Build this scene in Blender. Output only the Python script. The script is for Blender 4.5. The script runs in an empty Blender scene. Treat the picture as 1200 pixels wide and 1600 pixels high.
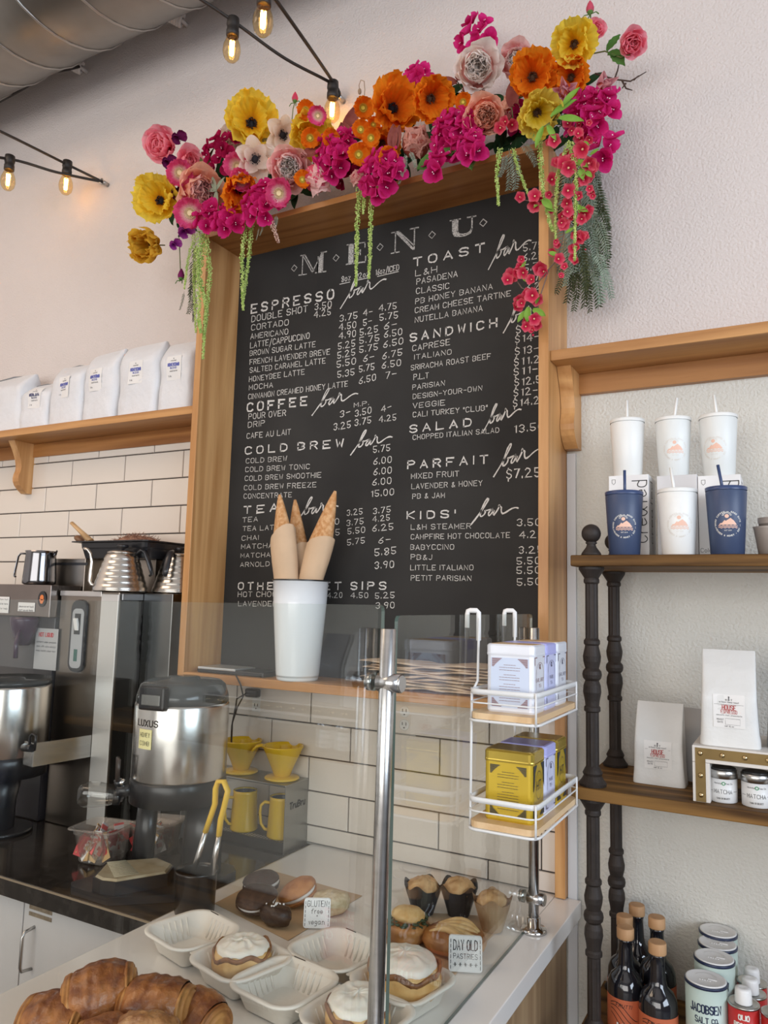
import bpy, bmesh, math, random
from mathutils import Vector as V, Matrix, Euler, noise
PI=math.pi
S=bpy.context.scene
COL=S.collection
# ---------------------------------------------------------------- camera
CP=V((0,-2.1,1.6765)); FPX=1182.52
def cam_axes(yaw=-0.499152532,pitch=0.116191407,roll=0.0256605486):
    f=V((math.sin(yaw)*math.cos(pitch),math.cos(yaw)*math.cos(pitch),math.sin(pitch)))
    r=V((math.cos(yaw),-math.sin(yaw),0)); u=r.cross(f)
    c,s=math.cos(roll),math.sin(roll)
    return c*r+s*u,-s*r+c*u,f
CR,CU,CF=cam_axes()
cd=bpy.data.cameras.new('camera'); cam=bpy.data.objects.new('camera',cd); COL.objects.link(cam)
cd.sensor_fit='VERTICAL'; cd.sensor_height=36; cd.lens=FPX*36/1600; cd.clip_start=.02
m=Matrix((CR,CU,-CF)).transposed().to_4x4(); m.translation=CP; cam.matrix_world=m
S.camera=cam
# ---------------------------------------------------------------- world, lights, exposure
w=bpy.data.worlds.new('sky'); S.world=w; w.use_nodes=True
bg=w.node_tree.nodes['Background']; bg.inputs[0].default_value=(.80,.88,1,1); bg.inputs[1].default_value=1.0
def area(name,loc,target,sx,sy,power,col):
    l=bpy.data.lights.new(name,'AREA'); l.shape='RECTANGLE'; l.size=sx; l.size_y=sy; l.energy=power; l.color=col
    o=bpy.data.objects.new(name,l); COL.objects.link(o); o.location=loc
    o.rotation_euler=(V(target)-V(loc)).to_track_quat('-Z','Y').to_euler(); return o
area('window_daylight_right',(3.05,-2.6,2.35),(0,-2.6,2.0),3.0,1.85,92,(.74,.85,1))
area('window_daylight_front',(-.5,-6.4,2.0),(-.5,0,2.0),5.6,2.6,120,(1,.925,.85))
area('added_warm_fill',(-3.4,-2.6,4.3),(-3.4,-2.2,0),2.2,1.6,34,(1,.74,.55))  # added warm fill for the left side, no fixture hangs there
vs=S.view_settings; vs.view_transform='Standard'; vs.look='None'; vs.gamma=1; vs.use_curve_mapping=False
vs.exposure=0.47
# ---------------------------------------------------------------- a point on a plane seen at a pixel of the 1200x1600 frame
def ray(x,y): return CR*((x-600)/FPX)+CU*(-(y-800)/FPX)+CF
def at_y(x,y,Y): d=ray(x,y); return CP+d*((Y-CP.y)/d.y)
def at_x(x,y,X): d=ray(x,y); return CP+d*((X-CP.x)/d.x)
def at_z(x,y,Z): d=ray(x,y); return CP+d*((Z-CP.z)/d.z)
# ---------------------------------------------------------------- materials
MATS={}
def mat(name,col,rough=.5,metal=0,var=0,scale=8,bump=0,bscale=60,trans=0,emit=0,spec=.5,sheen=0,stretch=(1,1,1),col2=None,sss=0,coat=0,bdist=.004,detail=3):
    if name in MATS: return MATS[name]
    m=bpy.data.materials.new(name); m.use_nodes=True; nt=m.node_tree; N=nt.nodes; L=nt.links
    b=N['Principled BSDF']; c4=(*col,1)
    b.inputs['Base Color'].default_value=c4; b.inputs['Roughness'].default_value=rough; b.inputs['Metallic'].default_value=metal
    b.inputs['Specular IOR Level'].default_value=spec
    if trans: b.inputs['Transmission Weight'].default_value=trans
    if coat: b.inputs['Coat Weight'].default_value=coat; b.inputs['Coat Roughness'].default_value=.08
    if sheen: b.inputs['Sheen Weight'].default_value=sheen
    if sss: b.inputs['Subsurface Weight'].default_value=sss; b.inputs['Subsurface Radius'].default_value=(.02,.01,.006); b.inputs['Subsurface Scale'].default_value=.3
    if emit: b.inputs['Emission Color'].default_value=c4; b.inputs['Emission Strength'].default_value=emit
    tc=N.new('ShaderNodeTexCoord'); mp=N.new('ShaderNodeMapping'); mp.inputs['Scale'].default_value=stretch
    L.new(tc.outputs['Object'],mp.inputs[0])
    if var or col2:
        n=N.new('ShaderNodeTexNoise'); n.inputs['Scale'].default_value=scale; n.inputs['Detail'].default_value=detail
        L.new(mp.outputs[0],n.inputs['Vector'])
        r=N.new('ShaderNodeValToRGB'); r.color_ramp.elements[0].position=.35; r.color_ramp.elements[1].position=.65
        c2=col2 or tuple(max(0,min(1,x*(1+var))) for x in col); c1=col if col2 else tuple(x*(1-var) for x in col)
        r.color_ramp.elements[0].color=(*c1,1); r.color_ramp.elements[1].color=(*c2,1)
        L.new(n.outputs[0],r.inputs[0]); L.new(r.outputs[0],b.inputs['Base Color'])
    if bump:
        n2=N.new('ShaderNodeTexNoise'); n2.inputs['Scale'].default_value=bscale; n2.inputs['Detail'].default_value=4
        L.new(mp.outputs[0],n2.inputs['Vector'])
        bp=N.new('ShaderNodeBump'); bp.inputs['Strength'].default_value=bump; bp.inputs['Distance'].default_value=bdist
        L.new(n2.outputs[0],bp.inputs['Height']); L.new(bp.outputs[0],b.inputs['Normal'])
    MATS[name]=m; return m
def wood(name,c1,c2,axis='x',rough=.38,scale=26,spec=.4):
    if name in MATS: return MATS[name]
    st={'x':(.06,1,1),'y':(1,.06,1),'z':(1,1,.05)}[axis]
    m=bpy.data.materials.new(name); m.use_nodes=True; nt=m.node_tree; N=nt.nodes; L=nt.links; b=N['Principled BSDF']
    tc=N.new('ShaderNodeTexCoord'); mp=N.new('ShaderNodeMapping'); mp.inputs['Scale'].default_value=st; L.new(tc.outputs['Object'],mp.inputs[0])
    n0=N.new('ShaderNodeTexNoise'); n0.inputs['Scale'].default_value=5; n0.inputs['Detail'].default_value=2; n0.inputs['Distortion'].default_value=1.4; L.new(mp.outputs[0],n0.inputs['Vector'])
    n1=N.new('ShaderNodeTexNoise'); n1.inputs['Scale'].default_value=scale*3; n1.inputs['Detail'].default_value=6; n1.inputs['Roughness'].default_value=.65; L.new(mp.outputs[0],n1.inputs['Vector'])
    ma=N.new('ShaderNodeMath'); ma.operation='MULTIPLY'; ma.inputs[1].default_value=9; L.new(n0.outputs[0],ma.inputs[0])
    fr=N.new('ShaderNodeMath'); fr.operation='PINGPONG'; fr.inputs[1].default_value=1; L.new(ma.outputs[0],fr.inputs[0])
    mx=N.new('ShaderNodeMix'); mx.data_type='FLOAT'; mx.inputs[0].default_value=.55; L.new(fr.outputs[0],mx.inputs[2]); L.new(n1.outputs[0],mx.inputs[3])
    r=N.new('ShaderNodeValToRGB'); r.color_ramp.elements[0].position=.2; r.color_ramp.elements[1].position=.72
    r.color_ramp.elements[0].color=(*c1,1); r.color_ramp.elements[1].color=(*c2,1)
    L.new(mx.outputs[0],r.inputs[0]); L.new(r.outputs[0],b.inputs['Base Color'])
    b.inputs['Roughness'].default_value=rough; b.inputs['Specular IOR Level'].default_value=spec
    bp=N.new('ShaderNodeBump'); bp.inputs['Strength'].default_value=.12; bp.inputs['Distance'].default_value=.002; L.new(n1.outputs[0],bp.inputs['Height']); L.new(bp.outputs[0],b.inputs['Normal'])
    MATS[name]=m; return m
def glassmat(name,tint=(.95,.98,.97),ior=1.5,rough=0.0,haze=0,hazecol=(.9,.9,.88),boost=0):
    if name in MATS: return MATS[name]
    m=bpy.data.materials.new(name); m.use_nodes=True; nt=m.node_tree; N=nt.nodes; L=nt.links
    N.remove(N['Principled BSDF']); out=N['Material Output']
    t=N.new('ShaderNodeBsdfTransparent'); t.inputs[0].default_value=(*tint,1)
    g=N.new('ShaderNodeBsdfGlossy'); g.inputs['Roughness'].default_value=rough
    f=N.new('ShaderNodeFresnel'); geo=N.new('ShaderNodeNewGeometry'); io=N.new('ShaderNodeMix'); io.data_type='FLOAT'
    io.inputs[2].default_value=ior; io.inputs[3].default_value=1/ior   # the same reflectance on both faces of the thin sheet
    L.new(geo.outputs['Backfacing'],io.inputs[0]); L.new(io.outputs[0],f.inputs[0])
    mx=N.new('ShaderNodeMixShader'); L.new(t.outputs[0],mx.inputs[1]); L.new(g.outputs[0],mx.inputs[2])
    L.new(f.outputs[0],mx.inputs[0])
    last=mx
    if haze:
        d=N.new('ShaderNodeBsdfDiffuse'); d.inputs[0].default_value=(*hazecol,1); m2=N.new('ShaderNodeMixShader'); m2.inputs[0].default_value=haze
        L.new(mx.outputs[0],m2.inputs[1]); L.new(d.outputs[0],m2.inputs[2]); last=m2
    L.new(last.outputs[0],out.inputs[0]); MATS[name]=m; return m
# ---------------------------------------------------------------- objects
def tag(o,label=None,cat=None,group=None,kind=None):
    if label: o['label']=label
    if cat: o['category']=cat
    if group: o['group']=group
    if kind: o['kind']=kind
    return o
def thing(name,label,cat,loc=(0,0,0),rz=0,group=None):
    o=bpy.data.objects.new(name,None); COL.objects.link(o); o.location=loc; o.rotation_euler=(0,0,rz); o.empty_display_size=.02
    return tag(o,label,cat,group)
def kids(o): return [c for c in COL.objects if c.parent==o]
CH={}
def link(name,me,parent=None,loc=(0,0,0),rot=(0,0,0),sc=None):
    o=bpy.data.objects.new(name,me); COL.objects.link(o); o.location=loc
    if isinstance(rot,Matrix): o.rotation_euler=rot.to_3x3().to_euler() 
    else: o.rotation_euler=rot
    if sc is not None: o.scale=(sc,sc,sc) if not hasattr(sc,'__len__') else sc
    if parent: o.parent=parent; CH.setdefault(parent.name,[]).append(o)
    return o
def dup(root,loc,rz=0,label=None,group=None,sc=1):
    r=root.copy(); COL.objects.link(r); r.location=loc; r.rotation_euler=(0,0,rz); r.scale=(sc,)*3
    if label: r['label']=label
    if group: r['group']=group
    for c in CH.get(root.name,[]):
        d=c.copy(); COL.objects.link(d); d.parent=r; CH.setdefault(r.name,[]).append(d)
        for g in CH.get(c.name,[]):
            e=g.copy(); COL.objects.link(e); e.parent=d; CH.setdefault(d.name,[]).append(e)
    return r
class G:
    def __init__(s,o=(0,0,0)): s.bm=bmesh.new(); s.mi=0; s.o=V(o)
    def v(s,p): return s.bm.verts.new(V(p)-s.o)
    def f(s,vs,sm=False):
        try: fc=s.bm.faces.new(vs)
        except ValueError: return None
        fc.material_index=s.mi; fc.smooth=sm; return fc
    def poly(s,pts,sm=False): return s.f([s.v(p) for p in pts],sm)
    def box(s,a,b,bev=0,rot=None,piv=None):
        """axis box between corners a and b"""
        a,b=V(a),V(b); n0=len(s.bm.verts)
        vs=[]
        for z in (a.z,b.z):
            for x,y in ((a.x,a.y),(b.x,a.y),(b.x,b.y),(a.x,b.y)): vs.append((x,y,z))
        if rot is not None:
            pv=V(piv) if piv is not None else (a+b)/2
            vs=[rot@(V(p)-pv)+pv for p in vs]
        vv=[s.v(p) for p in vs]
        fs=[s.f([vv[i] for i in q]) for q in ((3,2,1,0),(4,5,6,7),(0,1,5,4),(1,2,6,5),(2,3,7,6),(3,0,4,7))]
        if bev:
            es=list({e for f in fs for e in f.edges})
            r=bmesh.ops.bevel(s.bm,geom=es,offset=bev,segments=2,profile=.5,affect='EDGES')
            for f in r['faces']: f.material_index=s.mi
        return s
    def ring(s,pts): return [s.v(p) for p in pts]
    def loft(s,rings,cap0=True,cap1=True,sm=True,closed=True):
        R=[s.ring(r) for r in rings]; n=len(R[0])
        for a,b in zip(R,R[1:]):
            for i in range(n if closed else n-1):
                j=(i+1)%n; s.f([a[i],a[j],b[j],b[i]],sm)
        if cap0: s.f(R[0][::-1])
        if cap1: s.f(R[-1])
        return s
    def lathe(s,prof,c=(0,0,0),n=24,sm=True,cap0=True,cap1=True,axis=None,flute=None,sq=1):
        c=V(c); ax=V(axis).normalized() if axis is not None else V((0,0,1))
        q=V((0,0,1)).rotation_difference(ax)
        rings=[]
        for i,(r,z) in enumerate(prof):
            rg=[]
            for k in range(n):
                a=2*PI*k/n; rr=r
                if flute and flute(i): rr=r*(1-.07*(k%2))
                rg.append(c+q@V((rr*math.cos(a),rr*math.sin(a)*sq,z)))
            rings.append(rg)
        return s.loft(rings,cap0 and prof[0][0]>1e-5,cap1 and prof[-1][0]>1e-5,sm)
    def cyl(s,p0,p1,r0,r1=None,n=16,sm=True,caps=True):
        p0,p1=V(p0),V(p1); r1=r0 if r1 is None else r1
        return s.lathe([(r0,0),(r1,(p1-p0).length)],p0,n,sm,caps,caps,axis=p1-p0)
    def tube(s,pts,r,n=8,caps=True,sm=True,flat=None):
        pts=[V(p) for p in pts]; rings=[]; up=None
        for i,p in enumerate(pts):
            t=(pts[min(i+1,len(pts)-1)]-pts[max(i-1,0)])
            if t.length<1e-9: t=V((0,0,1))
            t.normalize()
            if up is None:
                up=V((0,0,1)) if abs(t.z)<.9 else V((0,1,0))
            a=t.cross(up)
            if a.length<1e-4: a=t.cross(V((1,0,0)))
            a.normalize(); b=a.cross(t).normalized(); up=b
            rr=r[i] if hasattr(r,'__len__') else r
            ra,rb=(rr,rr) if flat is None else (rr*flat[0],rr*flat[1])
            rings.append([p+a*math.cos(2*PI*k/n)*ra+b*math.sin(2*PI*k/n)*rb for k in range(n)])
        return s.loft(rings,caps,caps,sm)
    def sphere(s,c,r,seg=12,rg=8,sc=(1,1,1),rot=None,disp=None):
        c=V(c); prof=[]
        rings=[]
        for i in range(rg+1):
            th=PI*i/rg; row=[]
            for k in range(seg):
                ph=2*PI*k/seg; d=V((math.sin(th)*math.cos(ph),math.sin(th)*math.sin(ph),-math.cos(th)))
                rr=r*(1+(disp(d) if disp else 0)); p=V((d.x*sc[0],d.y*sc[1],d.z*sc[2]))*rr
                if rot is not None: p=rot@p
                row.append(c+p)
            rings.append(row)
        a=s.v(rings[0][0]); z=s.v(rings[-1][0]); R=[s.ring(r) for r in rings[1:-1]]
        n=seg
        for k in range(n): s.f([a,R[0][(k+1)%n],R[0][k]],True)
        for p,q in zip(R,R[1:]):
            for k in range(n): s.f([p[k],p[(k+1)%n],q[(k+1)%n],q[k]],True)
        for k in range(n): s.f([z,R[-1][k],R[-1][(k+1)%n]],True)
        return s
    def grid(s,fn,nu,nv,sm=True,closed=False):
        R=[[s.v(fn(i/nu,j/nv)) for j in range(nv+1)] for i in range(nu+(0 if closed else 1))]
        n=len(R)
        for i in range(nu):
            for j in range(nv):
                s.f([R[i][j],R[(i+1)%n][j],R[(i+1)%n][j+1],R[i][j+1]],sm)
        return s
    def mesh(s,name,mats):
        me=bpy.data.meshes.new(name)
        bmesh.ops.recalc_face_normals(s.bm,faces=s.bm.faces)
        s.bm.to_mesh(me); s.bm.free()
        for m in (mats if isinstance(mats,(list,tuple)) else [mats]): me.materials.append(m)
        return me
    def obj(s,name,mats,parent=None,label=None,**k):
        o=link(name,s.mesh(name,mats),parent,**k)
        if label: o['label']=label
        return o
def top(name,label,cat,g,mats,loc=None,group=None,rz=0):
    o=g.obj(name,mats,loc=loc if loc is not None else tuple(g.o)); o.rotation_euler=(0,0,rz)
    return tag(o,label,cat,group)
def struct(name,g,mats,loc=None):
    return tag(g.obj(name,mats,loc=loc if loc is not None else tuple(g.o)),kind='structure')
def rrect(w,h,r,z=0,n=4,c=(0,0)):
    pts=[]
    for cx,cy,a0 in ((w/2-r,h/2-r,0),(-w/2+r,h/2-r,PI/2),(-w/2+r,-h/2+r,PI),(w/2-r,-h/2+r,1.5*PI)):
        for k in range(n+1):
            a=a0+PI/2*k/n; pts.append(V((c[0]+cx+r*math.cos(a),c[1]+cy+r*math.sin(a),z)))
    return pts
# ---------------------------------------------------------------- hand lettering (a stroke alphabet)
FN={
'A':'00 26 40;12 32','B':'00 06;~06 26 45 44 33 03;~03 33 42 41 20 00','C':'~45 36 16 05 01 10 30 41','D':'00 06;~06 26 45 41 20 00',
'E':'46 06 00 40;03 33','F':'46 06 00;03 33','G':'~45 36 16 05 01 10 30 41 42;23 43','H':'00 06;40 46;03 43','I':'00 06','J':'~36 31 20 10 01',
'K':'00 06;46 03 40','L':'06 00 40','M':'00 06 22 46 40','N':'00 06 40 46','O':'~26 16 05 01 10 30 41 45 36 26','P':'00 06;~06 36 45 44 33 03',
'Q':'~26 16 05 01 10 30 41 45 36 26;22 40','R':'00 06;~06 36 45 44 33 03;23 40','S':'~45 36 16 05 04 13 33 42 41 30 10 01','T':'06 46;26 20',
'U':'~06 01 10 30 41 46','V':'06 20 46','W':'06 10 24 30 46','X':'06 40;46 00','Y':'06 23 46;23 20','Z':'06 46 00 40',
'0':'~16 05 01 10 20 31 35 26 16','1':'15 26 20','2':'~05 16 26 35 34 00;00 40','3':'~05 16 26 35 34 23 13;~13 23 32 31 20 10 01','4':'36 02 42;36 30',
'5':'36 06 03;~03 23 32 31 20 10 01','6':'~36 14 02 01 10 20 31 32 23 13 02','7':'06 36 10','8':'~23 04 05 16 26 35 34 12 01 10 20 31 32 23',
'9':'~34 23 13 04 05 16 26 35 34 20','$':'~35 26 16 05 04 13 23 32 31 20 10 01;17 16;10 1:','.':'00 01','-':'03 33','/':'0: 37','&':'~40 14 15 26 35 01 10 20 42',
"'":'06 04','"':'06 04;16 14',',':'10 0:','·':'03 13 12 02 03','*':'03 33;15 21;11 25','+':'22 24;13 33','(':'~16 04 02 10','!':'06 02;00 01',')':'~06 14 12 00',
'a':'~34 14 03 01 10 20 32;34 31 40','b':'06 00;~03 24 33 31 20 00','c':'~33 24 14 03 01 10 20 31','d':'36 30;~33 14 03 01 10 30','e':'02 32;~32 33 24 14 03 01 10 31',
'f':'~36 26 15 10;04 24','g':'~33 24 14 03 02 11 21 32;~34 30 2: 1: 0:','h':'06 00;~03 14 24 33 30','i':'04 00;06 05','k':'06 00;34 02 30','l':'06 00','m':'04 00;~03 14 23 20;~23 34 43 40',
'n':'04 00;~03 14 24 33 30','o':'~24 14 03 01 10 20 31 33 24','p':'04 0:;~04 24 33 31 20 00','r':'04 00;~02 14 24','s':'~34 14 03 22 31 20 00','t':'16 10;04 24','u':'~04 01 10 20 32;34 30',
'v':'04 10 24','w':'04 10 23 30 44','x':'04 30;34 00','y':'04 20;34 1:','q':'~33 24 14 03 01 10 30;34 3:','j':'~14 10 0:','z':'04 34 00 30'}
def chaikin(p,k=2):
    for _ in range(k):
        q=[p[0]]
        for a,b in zip(p,p[1:]):
            q+=[(a[0]*.75+b[0]*.25,a[1]*.75+b[1]*.25),(a[0]*.25+b[0]*.75,a[1]*.25+b[1]*.75)]
        q.append(p[-1]); p=q
    return p
def glyph(ch):
    out=[];w=0
    for st in FN.get(ch,'03 33').split(';'):
        sm=st[0]=='~'; st=st.lstrip('~')
        pts=[(int(t[0]),-2 if t[1]==':' else int(t[1])) for t in st.split()]
        w=max(w,max(p[0] for p in pts)); out.append(chaikin(pts) if sm else pts)
    return out,w
def layout(s,h=1,w=None,sp=1.8,jit=0,slant=0,rnd=None):
    """strokes of a line of writing, origin at its left baseline; h capital height, w total width"""
    res=[];x=0
    for ch in s:
        if ch==' ': x+=3.2; continue
        g,gw=glyph(ch)
        dy=rnd.uniform(-jit,jit)*3 if rnd else 0
        for st in g: res.append([(x+px,py+dy*.3+(rnd.uniform(-jit,jit) if rnd else 0)) for px,py in st])
        x+=gw+sp
    x-=sp; k=h/6; kx=(w/x) if w and x>0 else k
    return [[(px*kx+py*k*slant,py*k) for px,py in st] for st in res],x*kx
def ribbon(g,pts,lw,mp,rnd=None):
    n=len(pts)
    if n<2: return
    L=[];Rr=[]
    for i in range(n):
        a=pts[max(i-1,0)];b=pts[min(i+1,n-1)]; dx,dy=b[0]-a[0],b[1]-a[1]; l=math.hypot(dx,dy) or 1e-9
        k=lw/2*(1+(rnd.uniform(-.3,.25) if rnd else 0)); nx,ny=-dy/l*k,dx/l*k
        if 0<i<n-1:
            d1=(pts[i][0]-a[0],pts[i][1]-a[1]);l1=math.hypot(*d1) or 1e-9; c=max(.6,abs((d1[0]*dx+d1[1]*dy)/(l1*l))); nx/=c;ny/=c
        ex,ey=(0,0)
        if i==0: ex,ey=-dx/l*lw*.4,-dy/l*lw*.4
        if i==n-1: ex,ey=dx/l*lw*.4,dy/l*lw*.4
        x,y=pts[i][0]+ex,pts[i][1]+ey
        L.append(g.v(mp(x+nx,y+ny)));Rr.append(g.v(mp(x-nx,y-ny)))
    for i in range(n-1): g.f([L[i],L[i+1],Rr[i+1],Rr[i]])
def write(g,s,mp,h,x=0,y=0,w=None,lw=.13,align='c',sp=1.8,jit=0,slant=0,rnd=None):
    st,W=layout(s,h,w,sp,jit,slant,rnd)
    ox=x-(W/2 if align=='c' else (W if align=='r' else 0))
    for p in st: ribbon(g,[(a+ox,b+y) for a,b in p],lw*h,mp,rnd)
def plane_map(o,ux,uy):
    o,ux,uy=V(o),V(ux).normalized(),V(uy).normalized()
    return lambda u,v:o+ux*u+uy*v
def cyl_map(c,r,a0,z0,dr=0,off=.0006):
    return lambda u,v:V((c[0]+(r+dr*v+off)*math.cos(a0+u/r),c[1]+(r+dr*v+off)*math.sin(a0+u/r),c[2]+z0+v))
def fillpoly(g,pts,mp): g.poly([mp(*p) for p in pts])
def disc2(g,cx,cy,r,mp,n=16): fillpoly(g,[(cx+r*math.cos(2*PI*k/n),cy+r*math.sin(2*PI*k/n)) for k in range(n)],mp)
def ringstroke(g,cx,cy,r,lw,mp,n=28,a0=0,a1=2*PI): ribbon(g,[(cx+r*math.cos(a0+(a1-a0)*k/n),cy+r*math.sin(a0+(a1-a0)*k/n)) for k in range(n+1)],lw,mp)
BAR=[(0,-.42),(.18,-.1),(.42,.35),(.62,.85),(.66,1.02),(.56,1.05),(.45,.8),(.38,.3),(.4,.03),(.5,0),(.64,.12),(.66,.3),(.58,.36),(.7,.34),
     (.95,.40),(1.1,.42),(.96,.38),(.85,.18),(.9,.02),(1.02,.08),(1.14,.42),(1.14,.1),(1.22,.06),(1.34,.3),(1.42,.6),(1.36,.64),(1.38,.5),(1.54,.52),(1.56,.3),(1.66,.1),(1.82,.12),(2.1,.34),(2.35,.42),(2.52,.36)]
# ================================================================= THE SETTING
PL=mat('painted_plaster',(.655,.595,.565),.75,bump=1.0,bscale=135,bdist=.004,var=.015,scale=3)
FLR=mat('floor_concrete',(.13,.12,.11),.45,var=.12,scale=3)
WHT=mat('room_paint',(.78,.755,.74),.8)
# the wall is painted in two colours: warm pink above the shelf rails, cream below them
nt=PL.node_tree; b_=nt.nodes['Principled BSDF']; src=b_.inputs['Base Color'].links[0].from_socket
ge=nt.nodes.new('ShaderNodeNewGeometry'); sx_=nt.nodes.new('ShaderNodeSeparateXYZ'); nt.links.new(ge.outputs['Position'],sx_.inputs[0])
gt=nt.nodes.new('ShaderNodeMath'); gt.operation='LESS_THAN'; gt.inputs[1].default_value=2.285; nt.links.new(sx_.outputs['Z'],gt.inputs[0])
mc=nt.nodes.new('ShaderNodeMix'); mc.data_type='RGBA'; nt.links.new(gt.outputs[0],mc.inputs[0]); nt.links.new(src,mc.inputs[6]); mc.inputs[7].default_value=(.655,.635,.575,1); nt.links.new(mc.outputs[2],b_.inputs['Base Color'])
g=G((0,0,0)); g.box((-5,0,0),(3.2,.12,4.8)); struct('wall_back',g,PL)
g=G(); g.box((-5.12,-6.6,0),(-5,0,4.8)); struct('wall_left',g,WHT)
g=G(); g.box((3.1,-6.6,0),(3.2,-4.2,4.8)); g.box((3.1,-1.0,0),(3.2,0,4.8)); g.box((3.1,-4.2,0),(3.2,-1.0,1.3)); g.box((3.1,-4.2,3.3),(3.2,-1.0,4.8)); struct('wall_right',g,mat('dark_side_wall',(.13,.125,.12),.8))
g=G(); g.box((-5,-6.7,0),(-3.4,-6.6,4.8)); g.box((2.4,-6.7,0),(3.2,-6.6,4.8)); g.box((-3.4,-6.7,0),(2.4,-6.6,.6)); g.box((-3.4,-6.7,3.4),(2.4,-6.6,4.8)); struct('wall_front',g,WHT)
g=G(); g.box((-5.1,-6.7,-.1),(3.2,.1,0)); struct('floor',g,FLR)
g=G(); g.box((-5.1,-6.7,4.8),(3.2,.1,4.9)); struct('ceiling',g,mat('ceiling_paint',(.62,.58,.55),.8))
WF=mat('window_frame_paint',(.12,.12,.12),.4)
for i,(a,b,xx) in enumerate((((-4.2),(-1.0),3.13),)):
    g=G((xx,0,0))
    for y in (a+.03,(a+b)/2,b-.03): g.box((xx-.03,y-.03,1.3),(xx+.03,y+.03,3.3))
    for z in (1.33,2.4,3.27): g.box((xx-.03,a,z-.03),(xx+.03,b,z+.03))
    struct('window_1',g,WF)
g=G((0,-6.65,0))
for x in (-3.37,-1.45,.47,2.37): g.box((x-.03,-6.68,.6),(x+.03,-6.62,3.4))
for z in (.63,2.5,3.37): g.box((-3.4,-6.68,z-.03),(2.4,-6.62,z+.03))
struct('window_2',g,WF)
# tiles, each its own piece on a dark bed of grout
ZT=2.2623; PX=.3042; RZ=.10422; G0=2.2162
g=G((-3,0,1)); g.box((-3.62,-.006,.911),(-1.803,-.0005,ZT)); g.box((-1.803,-.006,.911),(-.585,-.0005,1.398)); bed=struct('wall_tiling',g,mat('dark_grout',(.06,.052,.05),.9))
TILE=mat('glazed_tile',(.72,.655,.575),.12,bump=.05,bscale=9,spec=.5)
gp=.0042
tilemesh={}
def tile(x0,x1,z0,z1):
    k=(round(x1-x0,3),round(z1-z0,3))
    if k not in tilemesh:
        t=G(); a,b=k[0]/2,k[1]/2; e=.002; 
        t.loft([[(-a,0,-b),(a,0,-b),(a,0,b),(-a,0,b)],[(-a,-.006,-b),(a,-.006,-b),(a,-.006,b),(-a,-.006,b)],[(-a+e,-.008,-b+e),(a-e,-.008,-b+e),(a-e,-.008,b-e),(-a+e,-.008,b-e)]],sm=False)
        tilemesh[k]=t.mesh('tile',TILE)
    o=link('tile',tilemesh[k],bed,loc=((x0+x1)/2+3,-.006,(z0+z1)/2-1))
    o.rotation_euler=(random.uniform(-.006,.006),0,random.uniform(-.004,.004))
random.seed(4)
for r in range(-1,13):
    zt=min(ZT,G0-RZ*(r)); zb=G0-RZ*(r+1) 
    if r==-1: zt=ZT; zb=G0
    if r==12: zb=.912
    off=-.932+(PX/2 if r%2==0 else 0)
    n=-11
    while off+n*PX<-.56:
        x0=off+n*PX+gp/2; x1=off+(n+1)*PX-gp/2; n+=1
        hi=-.585 if zb<1.39 else -1.80
        x1=min(x1,hi)
        if x0>-1.80 and zt>1.3975: zt_=min(zt,1.3975)
        else: zt_=zt
        if x0<-3.6 or x1-x0<.012: continue
        if zb>1.39 and x0>-1.8: continue
        if x1>-1.80 and x0<-1.8 and zt>1.3975:
            if x1+1.80>.02: tile(-1.80,x1,zb+gp/2,min(zt,1.3975)-gp/2) if min(zt,1.3975)-zb>.01 and zb<1.38 else None
            x1=-1.8035
        if zt_-zb<.01: continue
        tile(x0,x1,zb+gp/2,zt_-gp/2)
# ================================================================= MENU FRAME
OAKz=wood('oak_upright',(.43,.20,.065),(.66,.37,.15),'z'); OAKx=wood('oak_board',(.36,.16,.05),(.56,.29,.105),'x')
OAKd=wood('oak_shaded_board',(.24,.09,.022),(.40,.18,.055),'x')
XL0,XL1,XR0,XR1=-1.803,-1.776,-.585,-.5575; YF=-.188; ZTOP=2.925; ZLED=1.4266
FX=(XL0+XR1)/2
frame=thing('menu_frame','deep oak frame holding the big black chalkboard menu, flowers along its top','menu board',(FX,0,ZLED))
o=V((FX,0,ZLED))
g=G(o); g.box((XL0,YF,1.399),(XL1,0,ZTOP+.02),.0015); g.obj('side_panel',OAKz,frame)
g=G(o); g.box((XR0,YF,1.399),(XR1,0,ZTOP+.02),.0015); g.obj('side_panel',OAKz,frame)
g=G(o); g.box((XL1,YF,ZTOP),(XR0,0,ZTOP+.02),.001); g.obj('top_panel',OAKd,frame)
g=G(o); g.box((XL1,YF,1.399),(XR0,0,ZLED),.002); g.obj('ledge',wood('oak_ledge',(.42,.19,.06),(.62,.32,.12),'x'),frame)
CHB=mat('chalkboard',(.026,.025,.024),.8,var=.0,col2=(.040,.039,.037),scale=2.2,spec=.2)
g=G(o); g.box((XL1,-.006,ZLED),(XR0,0,ZTOP)); board=g.obj('chalkboard',CHB,frame)
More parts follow.
